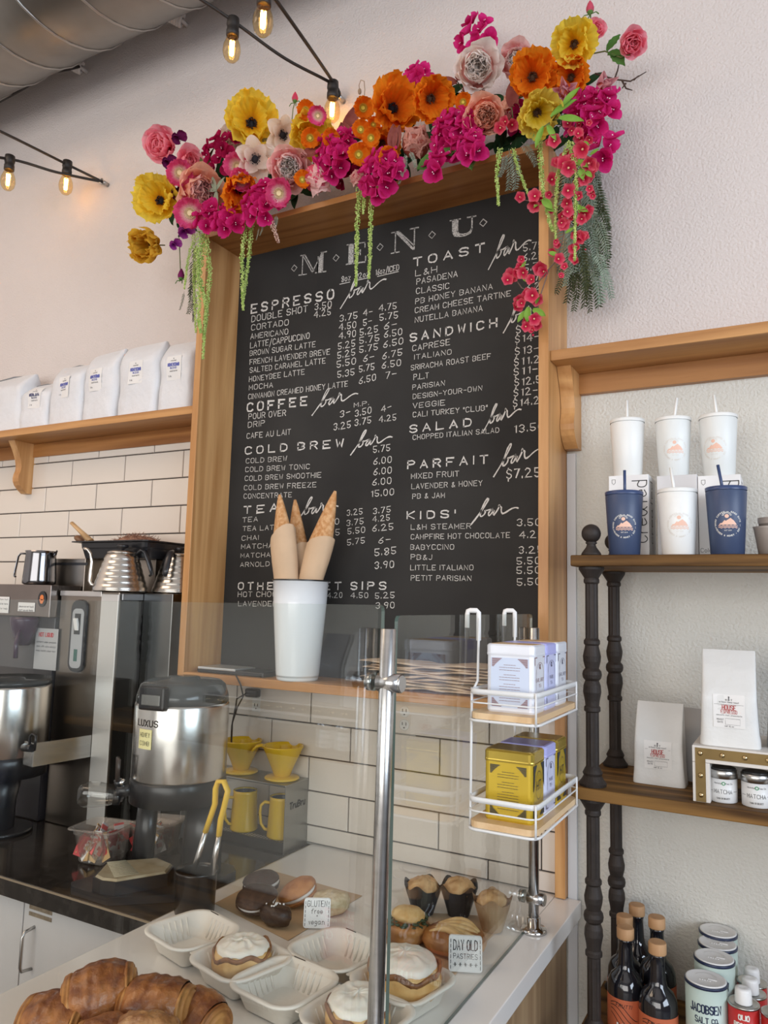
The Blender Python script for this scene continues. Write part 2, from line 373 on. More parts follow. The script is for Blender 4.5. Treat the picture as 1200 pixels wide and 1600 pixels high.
# trim boards under the frame, on the wall
g=G((-.57,0,1.15)); g.box((-.585,-.034,.912),(-.5575,0,1.399),.001); struct('trim_1',g,OAKz)
g=G((-.545,0,1)); g.box((-.5565,-.012,.0),(-.532,0,2.10),.001); struct('trim_2',g,mat('white_trim_paint',(.70,.72,.74),.4))
CHALK=mat('chalk',(.60,.58,.54),.95,col2=(.30,.29,.275),scale=420,detail=2)
CHALKB=mat('bright_chalk',(.74,.72,.68),.95,col2=(.48,.465,.44),scale=420,detail=2)
rn=random.Random(7)
YB=-.0072
bmap=lambda x,z:V((x,YB,z))
def zA(x,y): return 360+x/4.2857,320+y/4.2857
def zB(x,y): return 620+x/4.2857,320+y/4.2857
def zC(x,y): return 350+x/4.138,640+y/4.138
def zD(x,y): return 610+x/4.138,640+y/4.138
def chalk(zf,s,x0,y0,x1,y1,h,big=False,lw=None):
    a=at_y(*zf(x0,y0),YB); b=at_y(*zf(x1,y1),YB); c=at_y(*zf(x0,y0-h),YB)
    H=(c.z-a.z)*(.92 if big else .86); W=(b-a).length; ux=(b-a).normalized()
    mp=lambda u,v:V((a.x+ux.x*u,YB,a.z+ux.z*u+v))
    lw=lw or (.19 if big else .118)
    for k in range(1):
        write(gch,s,mp,H,w=W,lw=lw,align='l',sp=3.6 if big else 1.9,jit=.16,rnd=rn)
def chalkbar(zf,x0,y0,x1,y1,h):
    """the looped word 'bar' with its tail"""
    a=at_y(*zf(x0,y0),YB); b=at_y(*zf(x1,y1),YB); c=at_y(*zf(x0,y0-h),YB)
    H=c.z-a.z; ux=(b-a); W=ux.length/1.5; ux.normalize()
    pts=chaikin([((px+.25*py)*W,py*H) for px,py in BAR],1)
    mp=lambda u,v:V((a.x+ux.x*u,YB,a.z+ux.z*u+v))
    ribbon(gch,pts,.0044,mp,rn)
def line(*items,name='menu_line',m=None):
    global gch
    for it in items:
        gch=G(o); pr=it[0]!='bar' and it[1][0] in '$0123456789'
        (chalkbar if it[0]=='bar' else chalk)(*(it[1:] if it[0]=='bar' else it))
        gch.obj('menu_script' if it[0]=='bar' else 'menu_price' if pr else name,m or CHALKB,frame)
L=line
L((zA,'ESPRESSO',140,725,690,625,60,True),('bar',zA,750,640,915,585,118),name='menu_heading')
L((zA,'8oz',745,518,803,503,42),(zA,'12oz',845,497,925,478,42),(zA,'16oz/ICED',970,472,1128,437,42))
gch=G(o)
for x0,y0,x1,y1 in ((733,532,800,517),(850,505,925,488),(985,480,1125,447)):
    a,b=at_y(*zA(x0,y0),YB),at_y(*zA(x1,y1),YB); ribbon(gch,[(a.x,a.z),(b.x,b.z)],.0025,bmap)
gch.obj('underline',CHALKB,frame)
for s,x0,y0,x1,y1,h,pr in (
 ('DOUBLE SHOT',142,785,515,715,46,[('3.50',565,705,675,685)]),
 ('CORTADO',140,840,388,805,42,[('4.25',560,755,670,735)]),
 ('AMERICANO',135,900,385,865,40,[('3.75',733,782,848,760),('4-',890,745,950,735),('4.75',995,712,1110,695)]),
 ('LATTE/CAPPUCCINO',133,960,528,895,42,[('4.50',727,840,840,822),('5-',890,810,945,797),('5.75',1000,775,1120,757)]),
 ('BROWN SUGAR LATTE',130,1012,568,950,38,[('4.90',727,898,838,880),('5.25',868,875,985,850),('6-',1030,835,1112,818)]),
 ('FRENCH LAVENDER BREVE',130,1070,665,1000,38,[('5.25',722,970,833,945),('5.75',865,930,995,910),('6.50',1030,890,1148,870)]),
 ('SALTED CARAMEL LATTE',130,1125,635,1060,38,[('5.25',718,1030,833,1005),('5.75',865,990,985,970),('6.50',1025,957,1155,930)]),
 ('HONEYBEE LATTE',125,1185,495,1135,38,[('5.50',713,1090,838,1065),('6-',890,1052,960,1035),('6.75',1018,1035,1148,1005)]),
 ('MOCHA',125,1240,283,1222,38,[('5.35',718,1157,828,1138),('5.75',862,1122,962,1103),('6.50',1015,1097,1140,1075)]),
 ('CINNAMON CREAMED HONEY LATTE',120,1302,785,1215,38,[('6.50',862,1200,972,1175),('7-',1040,1165,1110,1150)])):
    L((zA,s,x0,y0,x1,y1,h),*[(zA,p,a,b,c,d,48) for p,a,b,c,d in pr])
L((zA,'COFFEE',112,1385,510,1340,58,True),('bar',zA,560,1362,725,1330,108),name='menu_heading')
L((zA,'POUR OVER',122,1437,370,1410,42),(zA,'3-',735,1425,800,1405,48),(zA,'3.50',835,1418,942,1395,48),(zA,'4-',1010,1390,1075,1370,48),(zA,'M.P.',828,1355,925,1340,32))
L((zA,'DRIP',118,1492,228,1480,42),(zA,'3.25',692,1510,803,1490,50),(zA,'3.75',833,1480,940,1460,48),(zA,'4.25',995,1455,1108,1440,45))
L((zC,'CAFE AU LAIT',147,188,430,160,38))
L((zC,'COLD BREW',137,287,770,240,48,True),('bar',zC,830,250,975,230,100),name='menu_heading')
for s,x0,y0,x1,y1,p,a,b,c,d in (('COLD BREW',142,347,405,330,'5.75',965,278,1072,265),('COLD BREW TONIC',138,403,553,382,'6.00',967,355,1082,340),
  ('COLD BREW SMOOTHIE',135,460,627,437,'6.00',967,422,1082,410),('COLD BREW FREEZE',130,520,595,500,'6.00',960,490,1080,478),('CONCENTRATE',128,575,437,565,'15.00',945,565,1097,550)):
    L((zC,s,x0,y0,x1,y1,34),(zC,p,a,b,c,d,46))
L((zC,'TEA',128,672,345,655,48,True),('bar',zC,480,682,625,672,105),name='menu_heading')
L((zC,'TEA',120,727,217,722,33),(zC,'3.25',795,685,893,675,42),(zC,'3.75',965,675,1075,662,42))
L((zC,'TEA LATTE',122,785,385,772,33),(zC,'3.50',625,748,742,740,42),(zC,'3.75',793,752,900,737,42),(zC,'4.25',960,727,1070,715,42))
L((zC,'CHAI',115,847,222,840,33),(zC,'4.75',625,820,745,810,42),(zC,'5.50',800,805,910,795,42),(zC,'6.25',960,788,1092,775,46))
L((zC,'MATCHA LATTE',112,900,520,885,33),(zC,'5.75',797,877,908,862,42),(zC,'6-',1000,865,1075,855,42))
L((zC,'MATCHA TEA',108,958,420,948,32),(zC,'5.85',975,945,1110,932,50))
L((zC,'ARNOLD PALMER',105,1017,520,1003,32),(zC,'3.90',975,1030,1097,1020,50))
L((zC,'OTHER SWEET SIPS',92,1162,1045,1162,46,True),name='menu_heading')
L((zC,'HOT CHOCOLATE',90,1210,520,1208,36),(zC,'4.20',668,1217,763,1215,38),(zC,'4.50',818,1218,930,1216,38),(zC,'5.25',978,1222,1100,1216,42))
L((zC,'LAVENDER MILK',92,1270,470,1270,35),(zC,'3.90',982,1285,1100,1283,44))
L((zB,'TOAST',112,412,585,312,55,True),('bar',zB,625,372,780,325,135),name='menu_heading')
for s,x0,y0,x1,y1,h,p,a,b in (('L&H',125,478,268,450,45,'5.75',848,312),('PASADENA',133,533,405,480,42,'6.25',847,378),('CLASSIC',130,597,350,560,42,'5.75',855,447),
  ('PB HONEY BANANA',125,665,640,563,40,'5.75',865,520),('CREAM CHEESE TARTINE',122,725,762,610,40,'6.25',870,580),('NUTELLA BANANA',122,788,572,710,40,None,0,0)):
    L((zB,s,x0,y0,x1,y1,h),*([(zB,p,a,b,a+130,b-27,52)] if p else []))
L((zB,'SANDWICH',90,915,668,815,55,True),('bar',zB,725,800,880,765,130),name='menu_heading')
for s,x0,y0,x1,y1,h,p,a,b in (('CAPRESE',105,980,355,935,42,'$13-',800,860),('ITALIANO',118,1035,365,1000,36,'$14-',795,925),('SRIRACHA ROAST BEEF',95,1108,628,1030,38,'$13-',793,1005),
  ('P.L.T',113,1172,212,1160,42,'$11.25',787,1077),('PARISIAN',105,1238,320,1208,36,'$11-',785,1143),('DESIGN-YOUR-OWN',108,1300,570,1243,36,'$12.50',790,1214),
  ('VEGGIE',108,1362,322,1340,38,'$12-',785,1284),('CALI TURKEY "CLUB"',108,1422,605,1375,38,'$14.25',780,1354)):
    L((zB,s,x0,y0,x1,y1,h),(zB,p,a,b,a+(155 if len(p)==4 else 215),b-(22 if len(p)==4 else 30),54))
L((zB,'SALAD',88,1525,497,1480,52,True),('bar',zB,585,1475,725,1440,115),name='menu_heading')
L((zD,'CHOPPED ITALIAN SALAD',145,195,702,148,34),(zD,'13.50',793,150,990,130,54))
L((zD,'PARFAIT',112,382,628,345,52,True),('bar',zD,680,378,850,335,125),name='menu_heading')
L((zD,'MIXED FRUIT',135,447,442,430,38),(zD,'$7.25',752,447,965,432,66))
L((zD,'LAVENDER & HONEY',137,513,593,490,36)); L((zD,'PB & JAM',143,577,350,568,36))
L((zD,"KIDS'",108,705,418,698,50,True),('bar',zD,535,695,700,685,108),name='menu_heading')
for s,x0,y0,x1,y1,p,a,b in (('L&H STEAMER',133,775,520,768,'3.50',820,752),('CAMPFIRE HOT CHOCOLATE',133,838,772,828,'4.25',835,830),('BABYCCINO',130,905,410,903,'3.25',832,930),
  ('PB&J',133,968,268,970,'5.50',818,1000),('LITTLE ITALIANO',130,1037,535,1037,'5.50',818,1062),('PETIT PARISIAN',133,1103,522,1107,'5.50',820,1137)):
    L((zD,s,x0,y0,x1,y1,36),(zD,p,a,b,a+150,b-4,50))
# the title in outlined serif capitals with chalk-rubbed stems
def serif(ch,x0,y0,x1,y1,top_):
    a=at_y(x0,y0,YB); b=at_y(x1,y1,YB); c=at_y(x0,top_,YB); H=c.z-a.z; W=(b-a).length; ux=(b-a).normalized()
    mp=lambda u,v:V((a.x+ux.x*u*W,YB+.0002,a.z+ux.z*u*W+v*H))
    g=G(o); D={
    'M':(['0,0 .28,0','.04,1 .2,1','.8,1 1,1','.62,0 1,0','.12,0 .12,1','.12,1 .5,.05','.2,1 .55,.12','.5,.05 .84,1','.7,0 .7,.6','.88,0 .88,1','.7,0 .7,.8'],[((.72,0),(.86,0),(.86,1),(.72,.72))]),
    'E':(['0,0 1,0','0,1 .95,1','.95,1 .95,.75','1,0 1,.28','.12,0 .12,1','.34,0 .34,1','.34,.52 .72,.52','.72,.4 .72,.65'],[((.13,.02),(.33,.02),(.33,.98),(.13,.98))]),
    'N':(['0,0 .3,0','0,1 .28,1','.7,1 1,1','.15,0 .15,1','.15,1 .82,0','.28,1 .86,.16','.86,0 .86,1'],[((.16,.98),(.28,.98),(.84,.05),(.76,.03))]),
    'U':(['0,1 .4,1','.68,1 1,1','.1,1 .1,.3','.3,1 .3,.3','.1,.3 .18,.08 .38,0 .62,0 .8,.1 .86,.3','.3,.3 .36,.14 .5,.09 .66,.1 .78,.18 .84,.35','.86,.3 .86,1'],[((.12,.98),(.28,.98),(.28,.25),(.4,.1),(.38,.02),(.2,.1),(.12,.3))])}
    lines,fills=D[ch]
    for l in lines:
        pts=[tuple(map(float,t.split(','))) for t in l.split()]
        p2=[(p[0],p[1]) for p in pts]
        ribbon(g,[(p[0]*W,p[1]*H) for p in p2],.0042,lambda u,v:mp(u/W,v/H),rn)
    for q in fills: fillpoly(g,q,lambda u,v:mp(u,v)-V((0,-.0001,0)))
    g.obj('title_letter',mat('rubbed_chalk',(.20,.195,.185),.95,col2=(.62,.60,.56),scale=260,detail=3),frame)
serif('M',467,430,509,424,400); serif('E',541,413,571,409,383); serif('N',611,396,653,388,364); serif('U',703,372,743,365,345)
gch=G(o)
for x,y in ((459.6,419),(525,403),(593.7,386),(675,367),(755,348)):
    c=at_y(x,y,YB); d=.012; ribbon(gch,[(c.x-d,c.z),(c.x,c.z+d),(c.x+d,c.z),(c.x,c.z-d),(c.x-d,c.z)],.0025,bmap,rn)
gch.obj('diamond_marks',CHALK,frame)
# smudges left by wiped chalk
# ================================================================= WALL SHELVES
def corbel(g,x0,x1,yfront,z0,h):
    pr=[(0,0)]
    n=14; prof=[]
    for k in range(n+1):
        t=k/n; d=yfront*(1-.10*t-.42*(math.sin(PI*min(1,t*1.9))**2 if t<.53 else 0)-(.0 if t<.53 else .0))
        if t<.55: d=yfront*(1-.38*math.sin(PI*t/1.1)**1)
        else: d=yfront*(.62+.12*math.sin(PI*(t-.55)/.45)-.30*((t-.55)/.45)**3)
        prof.append((d,z0-h*t))
    for a in (x0,x1): pass
    L0=[V((x0,y,z)) for y,z in prof]+[V((x0,0,z0-h)),V((x0,0,z0))]
    L1=[V((x1,y,z)) for y,z in prof]+[V((x1,0,z0-h)),V((x1,0,z0))]
    g.loft([L0,L1],sm=False); return g
def wall_shelf(label,x0,x1,zt,corb):
    t=thing('wall_shelf',label,'shelf',((x0+x1)/2,0,zt-.03)); o=V(t.location)
    g=G(o); g.box((x0,-.172,zt-.0285),(x1,0,zt),.0015); g.obj('shelf_board',OAKx,t)
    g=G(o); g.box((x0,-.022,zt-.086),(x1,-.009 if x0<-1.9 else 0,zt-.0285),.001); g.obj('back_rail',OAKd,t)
    for c in corb:
        g=G(o); corbel(g,c,c+.038,-.115,zt-.0285,.215); g.obj('corbel',OAKz,t)
    return t
wall_shelf('oak wall shelf right of the menu frame, above the row of tumblers',-.5570,1.35,2.3515,(-.556,.62))
wall_shelf('oak wall shelf left of the menu frame, carrying the big white coffee bags',-3.55,-1.8035,2.3300,(-2.885,-3.5))
# ================================================================= DUCT AND STRING LIGHTS
GALV=mat('galvanised_steel',(.29,.275,.25),.38,1,var=.14,scale=4,bump=.12,bscale=14)
yd,rd=-.42,.33
# lower edge of the duct as seen from the counter
zc=None
d0=ray(150,86); dy,dz=d0.y,d0.z; l=math.hypot(dy,dz); 
zc=CP.z+((yd-CP.y)*dz+rd*l)/dy
duct=thing('air_duct','fat galvanised spiral air duct running along the wall at the top left','duct',(-2.8,yd,zc)); o=V(duct.location)
g=G(o); g.lathe([(rd,0),(rd,4.6)],(-4.95,yd,zc),48,axis=(1,0,0)); g.obj('pipe',GALV,duct)
for k in range(20):
    pts=[]; x0=-4.9+k*.235
    for j in range(33):
        a=2*PI*j/32; pts.append((x0+.235*j/32,yd+(rd+.002)*math.cos(a),zc+(rd+.002)*math.sin(a)))
    if pts[-1][0]<-.3:
        g=G(o); g.tube(pts,.0055,5); g.obj('spiral_seam',mat('duct_seam',(.46,.44,.41),.35,1),duct)
COIL=mat('white_coil_wrap',(.62,.58,.55),.6)
for (x,y),lab in (((124,104),'white coiled sleeve poking from behind the duct, nearer the left edge'),((281,30),'white coiled sleeve poking from behind the duct, nearer the top centre')):
    e=at_y(x+4,y+3,-.03); s0=V((e.x-.085,-.12,e.z+.035)); g=G(e)
    n=90; q=(e-s0); q.normalize(); up=q.cross(V((0,0,1))).normalized(); up2=q.cross(up)
    L0=(e-s0).length
    g.tube([s0+q*L0*k/n+(up*math.cos(k*.9)+up2*math.sin(k*.9))*.022 for k in range(n+1)],.0085,5)
    g.tube([s0,e,V((e.x,0,e.z))],.008,6)
    top('coiled_sleeve',lab,'cable sleeve',g,COIL)
WIRE=mat('black_rubber_wire',(.020,.015,.012),.6); SOCK=mat('black_bulb_socket',(.016,.012,.010),.5)
BULB=glassmat('glow_tinted_bulb_glass',(1,.86,.62),1.45); FIL=mat('glowing_filament',(1,.56,.13),.5,emit=20)  # warm glow of the lit bulbs put into the amber glass tint
def bulbset(parent,p,o,tilt=0,s=1.0):
    p=V(p)
    g=G(o); g.lathe([(.012,.030),(.019,.028),(.0205,.005),(.0185,0),(.0185,-.012),(.020,-.014),(.020,-.032),(.016,-.034)],p,16); so=g.obj('socket',SOCK,parent)
    g=G(o); g.lathe([(.014,-.034),(.020,-.046),(.0270,-.066),(.0285,-.085),(.0245,-.104),(.014,-.117),(.001,-.1205)],p,18,cap0=True); b=g.obj('bulb',BULB,so)
    g=G(o)
    for k in range(4):
        a=k*PI/2; r=.0065; g.cyl(p+V((r*math.cos(a),r*math.sin(a),-.052)),p+V((r*.6*math.cos(a+.5),r*.6*math.sin(a+.5),-.098)),.0034,n=6)
    g.obj('filament',FIL,so)
def string_light(label,wires,bulbs,hook):
    t=thing('string_light',label,'string lights',hook); o=V(hook)
    for w_ in wires:
        w_=[V(p) for p in w_]; q=[]
        for i in range(len(w_)-1):
            p0=w_[max(i-1,0)];p1=w_[i];p2=w_[i+1];p3=w_[min(i+2,len(w_)-1)]
            for k in range(6):
                t_=k/6; q.append(.5*((2*p1)+(p2-p0)*t_+(2*p0-5*p1+4*p2-p3)*t_*t_+(3*p1-p0-3*p2+p3)*t_**3))
        q.append(w_[-1])
        g=G(o); g.tube(q,.0055,6); g.obj('cable',WIRE,t)
    for p in bulbs: bulbset(t,p,o)
    g=G(o); g.cyl(hook,(hook[0],0,hook[2]),.009,n=10); g.tube([(hook[0],-.03,hook[2]+.014),(hook[0]-.012,-.04,hook[2]),(hook[0],-.03,hook[2]-.012)],.004,6); g.obj('wall_hook',mat('zinc_hook',(.5,.48,.45),.4,1),t)
hkA=at_y(529,150,-.035); b1=at_y(520,140,-.07); b2=at_y(364,42,-.40); b3=at_y(413,-8,-.62)
string_light('string of warm bulbs hooked to the wall above the flowers',
  [[hkA,b1+V((0,0,.02)),(b1+b2)/2+V((0,0,.004)),b2+V((0,0,.02)),b2+(b2-b1)*1.1+V((0,0,.06)),b2+(b2-b1)*2.6+V((0,0,.3))],[hkA,b1+V((.004,0,.022)),b3+V((0,0,.03)),b3+(b3-b1)*.8,b3+(b3-b1)*1.9+V((0,0,.25))]],[b1,b2,b3],tuple(hkA))
hkB=at_y(160,284,-.03); c1=at_y(105,262,-.12); c2=at_y(15,254,-.30)
string_light('string of warm bulbs hooked to the wall at the left, under the duct',
  [[hkB,c1+V((.003,0,.012)),at_y(0,205,-.5),at_y(-120,150,-.9),at_y(-420,20,-1.4)],[hkB,(hkB+c2)/2+V((0,0,.0)),c2+V((0,0,.015)),at_y(-100,236,-.6),at_y(-420,180,-1.2)]],[c1,c2],tuple(hkB))
pa,pb=at_y(-40,180,-.12),at_y(108,108,-.12)
g=G(pb); g.tube([pa,(pa+pb)/2+V((0,0,.012)),at_y(80,113,-.12),pb,at_y(124,104,-.08)],.006,6); top('duct_cable','thin dark cable running along the lower edge of the duct','cable',g,WIRE)
# ================================================================= COUNTERS
QZ=mat('white_quartz',(.80,.765,.72),.16,var=.012,scale=5,spec=.5)
ct=thing('pastry_counter','white quartz pastry counter with a wood side, holding the pastries','counter',(-.95,-1.6,0)); o=V(ct.location)
g=G(o); g.box((-1.3655,-2.6,.868),(-.5895,-.001,.91),.002); g.obj('countertop',QZ,ct)
g=G(o); g.box((-.5885,-2.6,.868),(-.521,-.013,.91),.002); g.obj('edge_strip',QZ,ct)
g=G(o); g.box((-1.36,-2.58,.001),(-.56,-.014,.868)); g.obj('cabinet_body',wood('oak_counter_side',(.27,.16,.08),(.42,.28,.15),'z',.5),ct)
BLK=mat('black_stone_counter',(.028,.024,.021),.13,var=.3,scale=30,spec=.6)
bc=thing('back_counter','black stone back counter over white cabinets, under the brewer','counter',(-2.5,-.35,0)); o=V(bc.location)
g=G(o); g.box((-3.7,-.685,.855),(-1.370,-.001,.905),.002); g.obj('countertop',BLK,bc)
g=G(o); g.box((-3.7,-.6865,.899),(-1.369,-.684,.904)); g.box((-1.3698,-.685,.900),(-1.3658,-.001,.9085)); g.obj('edge_trim',mat('edge_metal',(.62,.50,.36),.35,.8),bc)
LAM=mat('white_laminate',(.60,.585,.58),.35)
g=G(o); g.box((-3.7,-.64,.06),(-1.369,-.01,.855)); g.obj('cabinet_body',LAM,bc)
for k in range(4):
    x1=-1.372-k*.49
    g=G(o); g.box((x1-.486,-.66,.08),(x1,-.641,.850),.0015); d=g.obj('door',LAM,bc)
    g=G(o); hx=x1-.44
    g.tube([(hx,-.66,.79),(hx,-.690,.786),(hx,-.695,.775),(hx,-.695,.70),(hx,-.690,.689),(hx,-.66,.685)],.0045,8)
    g.obj('handle',mat('satin_nickel',(.55,.54,.53),.3,1),d)
    g=G(o)
    g.box((x1-.465,-.6612,.832),(x1-.375,-.6598,.842)); g.box((x1-.465,-.6612,.815),(x1-.375,-.6598,.825)); g.obj('label_strip',mat('brown_label_strip',(.30,.24,.17),.5,col2=(.20,.15,.10),scale=90),d)
# ================================================================= GLASS SCREEN
GLS=glassmat('screen_glass',(.955,.975,.962),1.56); GED=mat('glass_edge',(.07,.115,.10),.15,spec=.6)
STL=mat('brushed_steel',(.60,.59,.575),.27,1,var=.06,scale=6,stretch=(1,1,12))
CHR=mat('polished_steel',(.66,.65,.64),.14,1)
XG=-.589
def pane(label,y0,y1,z0,z1):
    g=G((XG,(y0+y1)/2,z0)); g.mi=0; t=.003; r=.010
    P=[(y0,z0),(y1,z0)]+[(y1-r+r*math.cos(a),z1-r+r*math.sin(a)) for a in (0,.5,1.05,PI/2)]+[(y0+r+r*math.cos(a),z1-r+r*math.sin(a)) for a in (PI/2,2.1,2.6,PI)]
    a=[g.v((XG-t,y,z)) for y,z in P]; b=[g.v((XG+t,y,z)) for y,z in P]
    g.f(a); g.f(b[::-1]); g.mi=1
    for i in range(len(P)): j=(i+1)%len(P); g.f([a[i],a[j],b[j],b[i]])
    return top('glass_pane',label,'glass screen',g,[GLS,GED],group=None)
pane('clear glass screen pane nearer the wall, with the white tea rack hung over it',-.967,-.232,.9115,1.652)
pane('long clear glass screen pane nearer the camera, left of the middle steel post',-1.80,-1.014,.9115,1.669)
def post(label,y,ztop,clampz,px_=-.5715):
    t=thing('screen_post',label,'post',(px_,y,.91)); o=V(t.location)
    g=G(o); g.lathe([(.0125,0),(.0125,ztop-.91-.001),(.0115,ztop-.91)],o,20); g.obj('pole',STL,t)
    g=G(o); g.lathe([(.031,.0005),(.031,.006),(.026,.011),(.0165,.013),(.0165,.032),(.0128,.034)],o,24); g.obj('base_flange',CHR,t)
    for z in clampz:
        g=G(o); g.cyl((-.5853,y,z),(-.546,y,z),.0145,n=28); g.cyl((-.546,y,z),(-.5435,y,z),.0145,.0125,n=28); g.obj('clamp',STL,t)
        g=G(o); g.cyl((-.604,y,z),(-.5928,y,z),.0145,n=28); g.cyl((-.6065,y,z),(-.604,y,z),.0125,.0145,n=28); g.obj('clamp_disc',mat('clamp_disc',(.40,.42,.42),.2,1),t)
    return t
pm_=post('steel screen post in the middle, rising past the pastry trays',at_x(607,985,-.5715).y,1.632,(1.548,)); yt_=at_x(607,985,-.5715).y; yb__=at_x(587,1590,-.5715).y; sl=(yt_-yb__)/(at_x(607,985,-.5715).z-at_x(587,1590,-.5715).z); pm_.location.y=yt_-sl*(1.632-.91); pm_.rotation_euler=(-math.atan(sl),0,0); print('SL',yt_,yb__,sl)
post('steel screen post on the counter edge, behind the tea rack',-.262,1.619,(1.30,.985))
# ================================================================= TEA RACK
RW=mat('white_powder_coat',(.80,.80,.79),.35); BAM=wood('bamboo_tray',(.66,.43,.22),(.80,.58,.34),'y',.45)
rack=thing('tea_rack','white wire rack with two wooden trays, hooked over the glass screen','rack',(-.50,-.56,1.245)); o=V(rack.location)
X0,X1,Y0,Y1=-.5715,-.432,-.690,-.385
for yh in (-.632,-.405):
    g=G(o)
    g.tube([(-.5985,yh,1.625),(-.5985,yh,1.652),(-.597,yh,1.659),(-.592,yh,1.6605),(-.578,yh,1.6605),(-.5735,yh,1.657),(-.573,yh,1.60)],.0024,8,flat=(2.2,1)); g.obj('hook',RW,rack)
    g=G(o); yy=yh-.035 if yh<-.5 else yh+.0
    g.tube([(-.5725,yh,1.645),(-.5725,yh-.004,1.52),(-.5725,yy,1.50),(-.5725,yy,1.24)],.0028,6); g.obj('upright_wire',RW,rack)
def rr(x0,x1,y0,y1,z,r,n=4): return [p+V(((x0+x1)/2,(y0+y1)/2,0)) for p in rrect(x1-x0,y1-y0,r,z,n)]
for zb in (1.450,1.247):
    g=G(o); a=rr(X0,X1,Y0,Y1,zb,.02); g.tube(a+[a[0],a[1]],.0028,6,caps=False)
    g.obj('base_wire',RW,rack)
    g=G(o); g.loft([rr(X0+.003,X1-.003,Y0+.003,Y1-.003,zb+.003,.018),rr(X0+.003,X1-.003,Y0+.003,Y1-.003,zb+.0145,.018)],sm=False); g.obj('wooden_tray',BAM,rack)
    g=G(o); a=rr(X0,X1,Y0,Y1,zb+.034,.02); g.tube(a+[a[0],a[1]],.0017,6,caps=False); g.obj('lower_rail',RW,rack)
    g=G(o); a=rr(X0,X1,Y0,Y1,zb+.050,.02); b=rr(X0,X1,Y0,Y1,zb+.060,.02); a2=rr(X0+.0025,X1-.0025,Y0+.0025,Y1-.0025,zb+.050,.018); b2=rr(X0+.0025,X1-.0025,Y0+.0025,Y1-.0025,zb+.060,.018)
    R=[g.ring(q) for q in (a,b,b2,a2)]; n=len(a)
    for p,q in ((0,1),(1,2),(2,3),(3,0)):
        for i in range(n): j=(i+1)%n; g.f([R[p][i],R[p][j],R[q][j],R[q][i]],True)
    g.obj('band_rail',RW,rack)
    for x,y in ((X0,Y0+.02),(X1-.004,Y0+.004),(X1,Y1-.02),(X0,Y1-.02)):
        g=G(o); g.cyl((x,y,zb),(x,y,zb+.06),.0022,n=6); g.obj('corner_wire',RW,rack)
# tea tins
def teatin(body,lid,labelcol,ink,kind,name_lab,loc,lidpanel):
    t=thing('tea_tin',name_lab,'tin',loc,0,'square tea tins in the wire rack'); w_=.097; d=.078; h=.132
    def rrt(W,D,z,r): return [V(p) for p in rrect(W,D,r,z,3)]
    g=G(); g.loft([rrt(w_-.004,d-.004,0,.008),rrt(w_,d,.004,.009),rrt(w_,d,h-.018,.009)],sm=False); g.obj('tin_body',body,t)
    g=G(); g.loft([rrt(w_+.0025,d+.0025,h-.022,.010),rrt(w_+.0035,d+.0035,h-.019,.010),rrt(w_+.0025,d+.0025,h-.017,.010),rrt(w_+.0025,d+.0025,h-.003,.010),rrt(w_-.003,d-.003,h,.009)],sm=False); l=g.obj('tin_lid',lid,t)
    g=G(); g.loft([rrt(w_-.012,d-.012,h,.006),rrt(w_-.012,d-.012,h+.0006,.006)],sm=False); g.obj('lid_panel',lidpanel,l)
    # two printed sides: front (-y) with fine text, right (+x) with the arch
    g=G(); mpf=plane_map((0,-d/2-.0006,.006),(1,0,0),(0,0,1)); H=.100
    if labelcol: g2=G(); fillpoly(g2,[(-.039,.004),(.039,.004),(.039,H),(-.039,H)],mpf); g2.obj('printed_panel',labelcol,t)
    mpf=plane_map((0,-d/2-.001,.006),(1,0,0),(0,0,1)); r2=random.Random(3)
    for sx in (-1,1):
        for y0,sy in ((.006,1),(H-.002,-1)):
            for q in range(9):
                ww=.017*(1-q/9)**1.3+.002; ribbon(g,[(sx*.036,y0+sy*q*.0019),(sx*(.036-ww),y0+sy*q*.0019)],.0013,mpf)
    for i,z in enumerate((.086,.081,.076,.067,.062,.057,.049,.044,.039,.034,.022,.017)):
        ww=.012 if i in (0,3,6) else .021; x=-ww
        while x<ww:
            l_=r2.uniform(.002,.006); ribbon(g,[(x,z),(min(ww,x+l_),z)],.0008,mpf); x+=l_+.0012
    g.obj('fine_print',ink,t)
    g=G(); mpr=plane_map((w_/2+.0006,0,.006),(0,1,0),(0,0,1))
    if kind=='gold':
        for s_ in (-1,1):
            fillpoly(g,[(s_*.034,.102),(s_*.012,.102),(s_*.018,.094),(s_*.024,.088),(s_*.026,.070),(s_*.030,.058),(s_*.034,.052)],mpr)
            fillpoly(g,[(s_*.034,.004),(s_*.034,.030),(s_*.028,.022),(s_*.022,.014),(s_*.010,.008),(s_*.010,.004)],mpr)
        for q in range(36): a=2*PI*q/36; disc2(g,.0+.0195*math.cos(a),.062+.0225*math.sin(a)*1.15,.0011,mpr,5)
        write(g,'HT',mpr,.016,0,.054,lw=.13)
    else:
        ribbon(g,[(-.024,.040),(-.024,.070)]+[(.024*math.cos(PI-a*PI/10),.070+.022*math.sin(a*PI/10)) for a in range(11)]+[(.024,.040)],.0009,mpr)
        write(g,'a',mpr,.012,0,.080,lw=.2); write(g,'EARL GREY' if kind=='w1' else 'PARIS',mpr,.0065,0,.055,lw=.13); write(g,'TEA',mpr,.006,0,.044,lw=.12)
        for s_ in (-1,1):
            ribbon(g,[(s_*.032,.088),(s_*.032,.102),(s_*.020,.102)],.002,mpr); ribbon(g,[(s_*.032,.018),(s_*.032,.006),(s_*.020,.006)],.002,mpr)
    g.obj('side_print',ink,t)
    return t
GOLD=mat('yellow_gold_tin',(.62,.43,.035),.26,.35,spec=.6); GOLDL=mat('gold_lid',(.50,.36,.06),.2,.6); ORG=mat('orange_gold_lid_panel',(.52,.30,.09),.4)
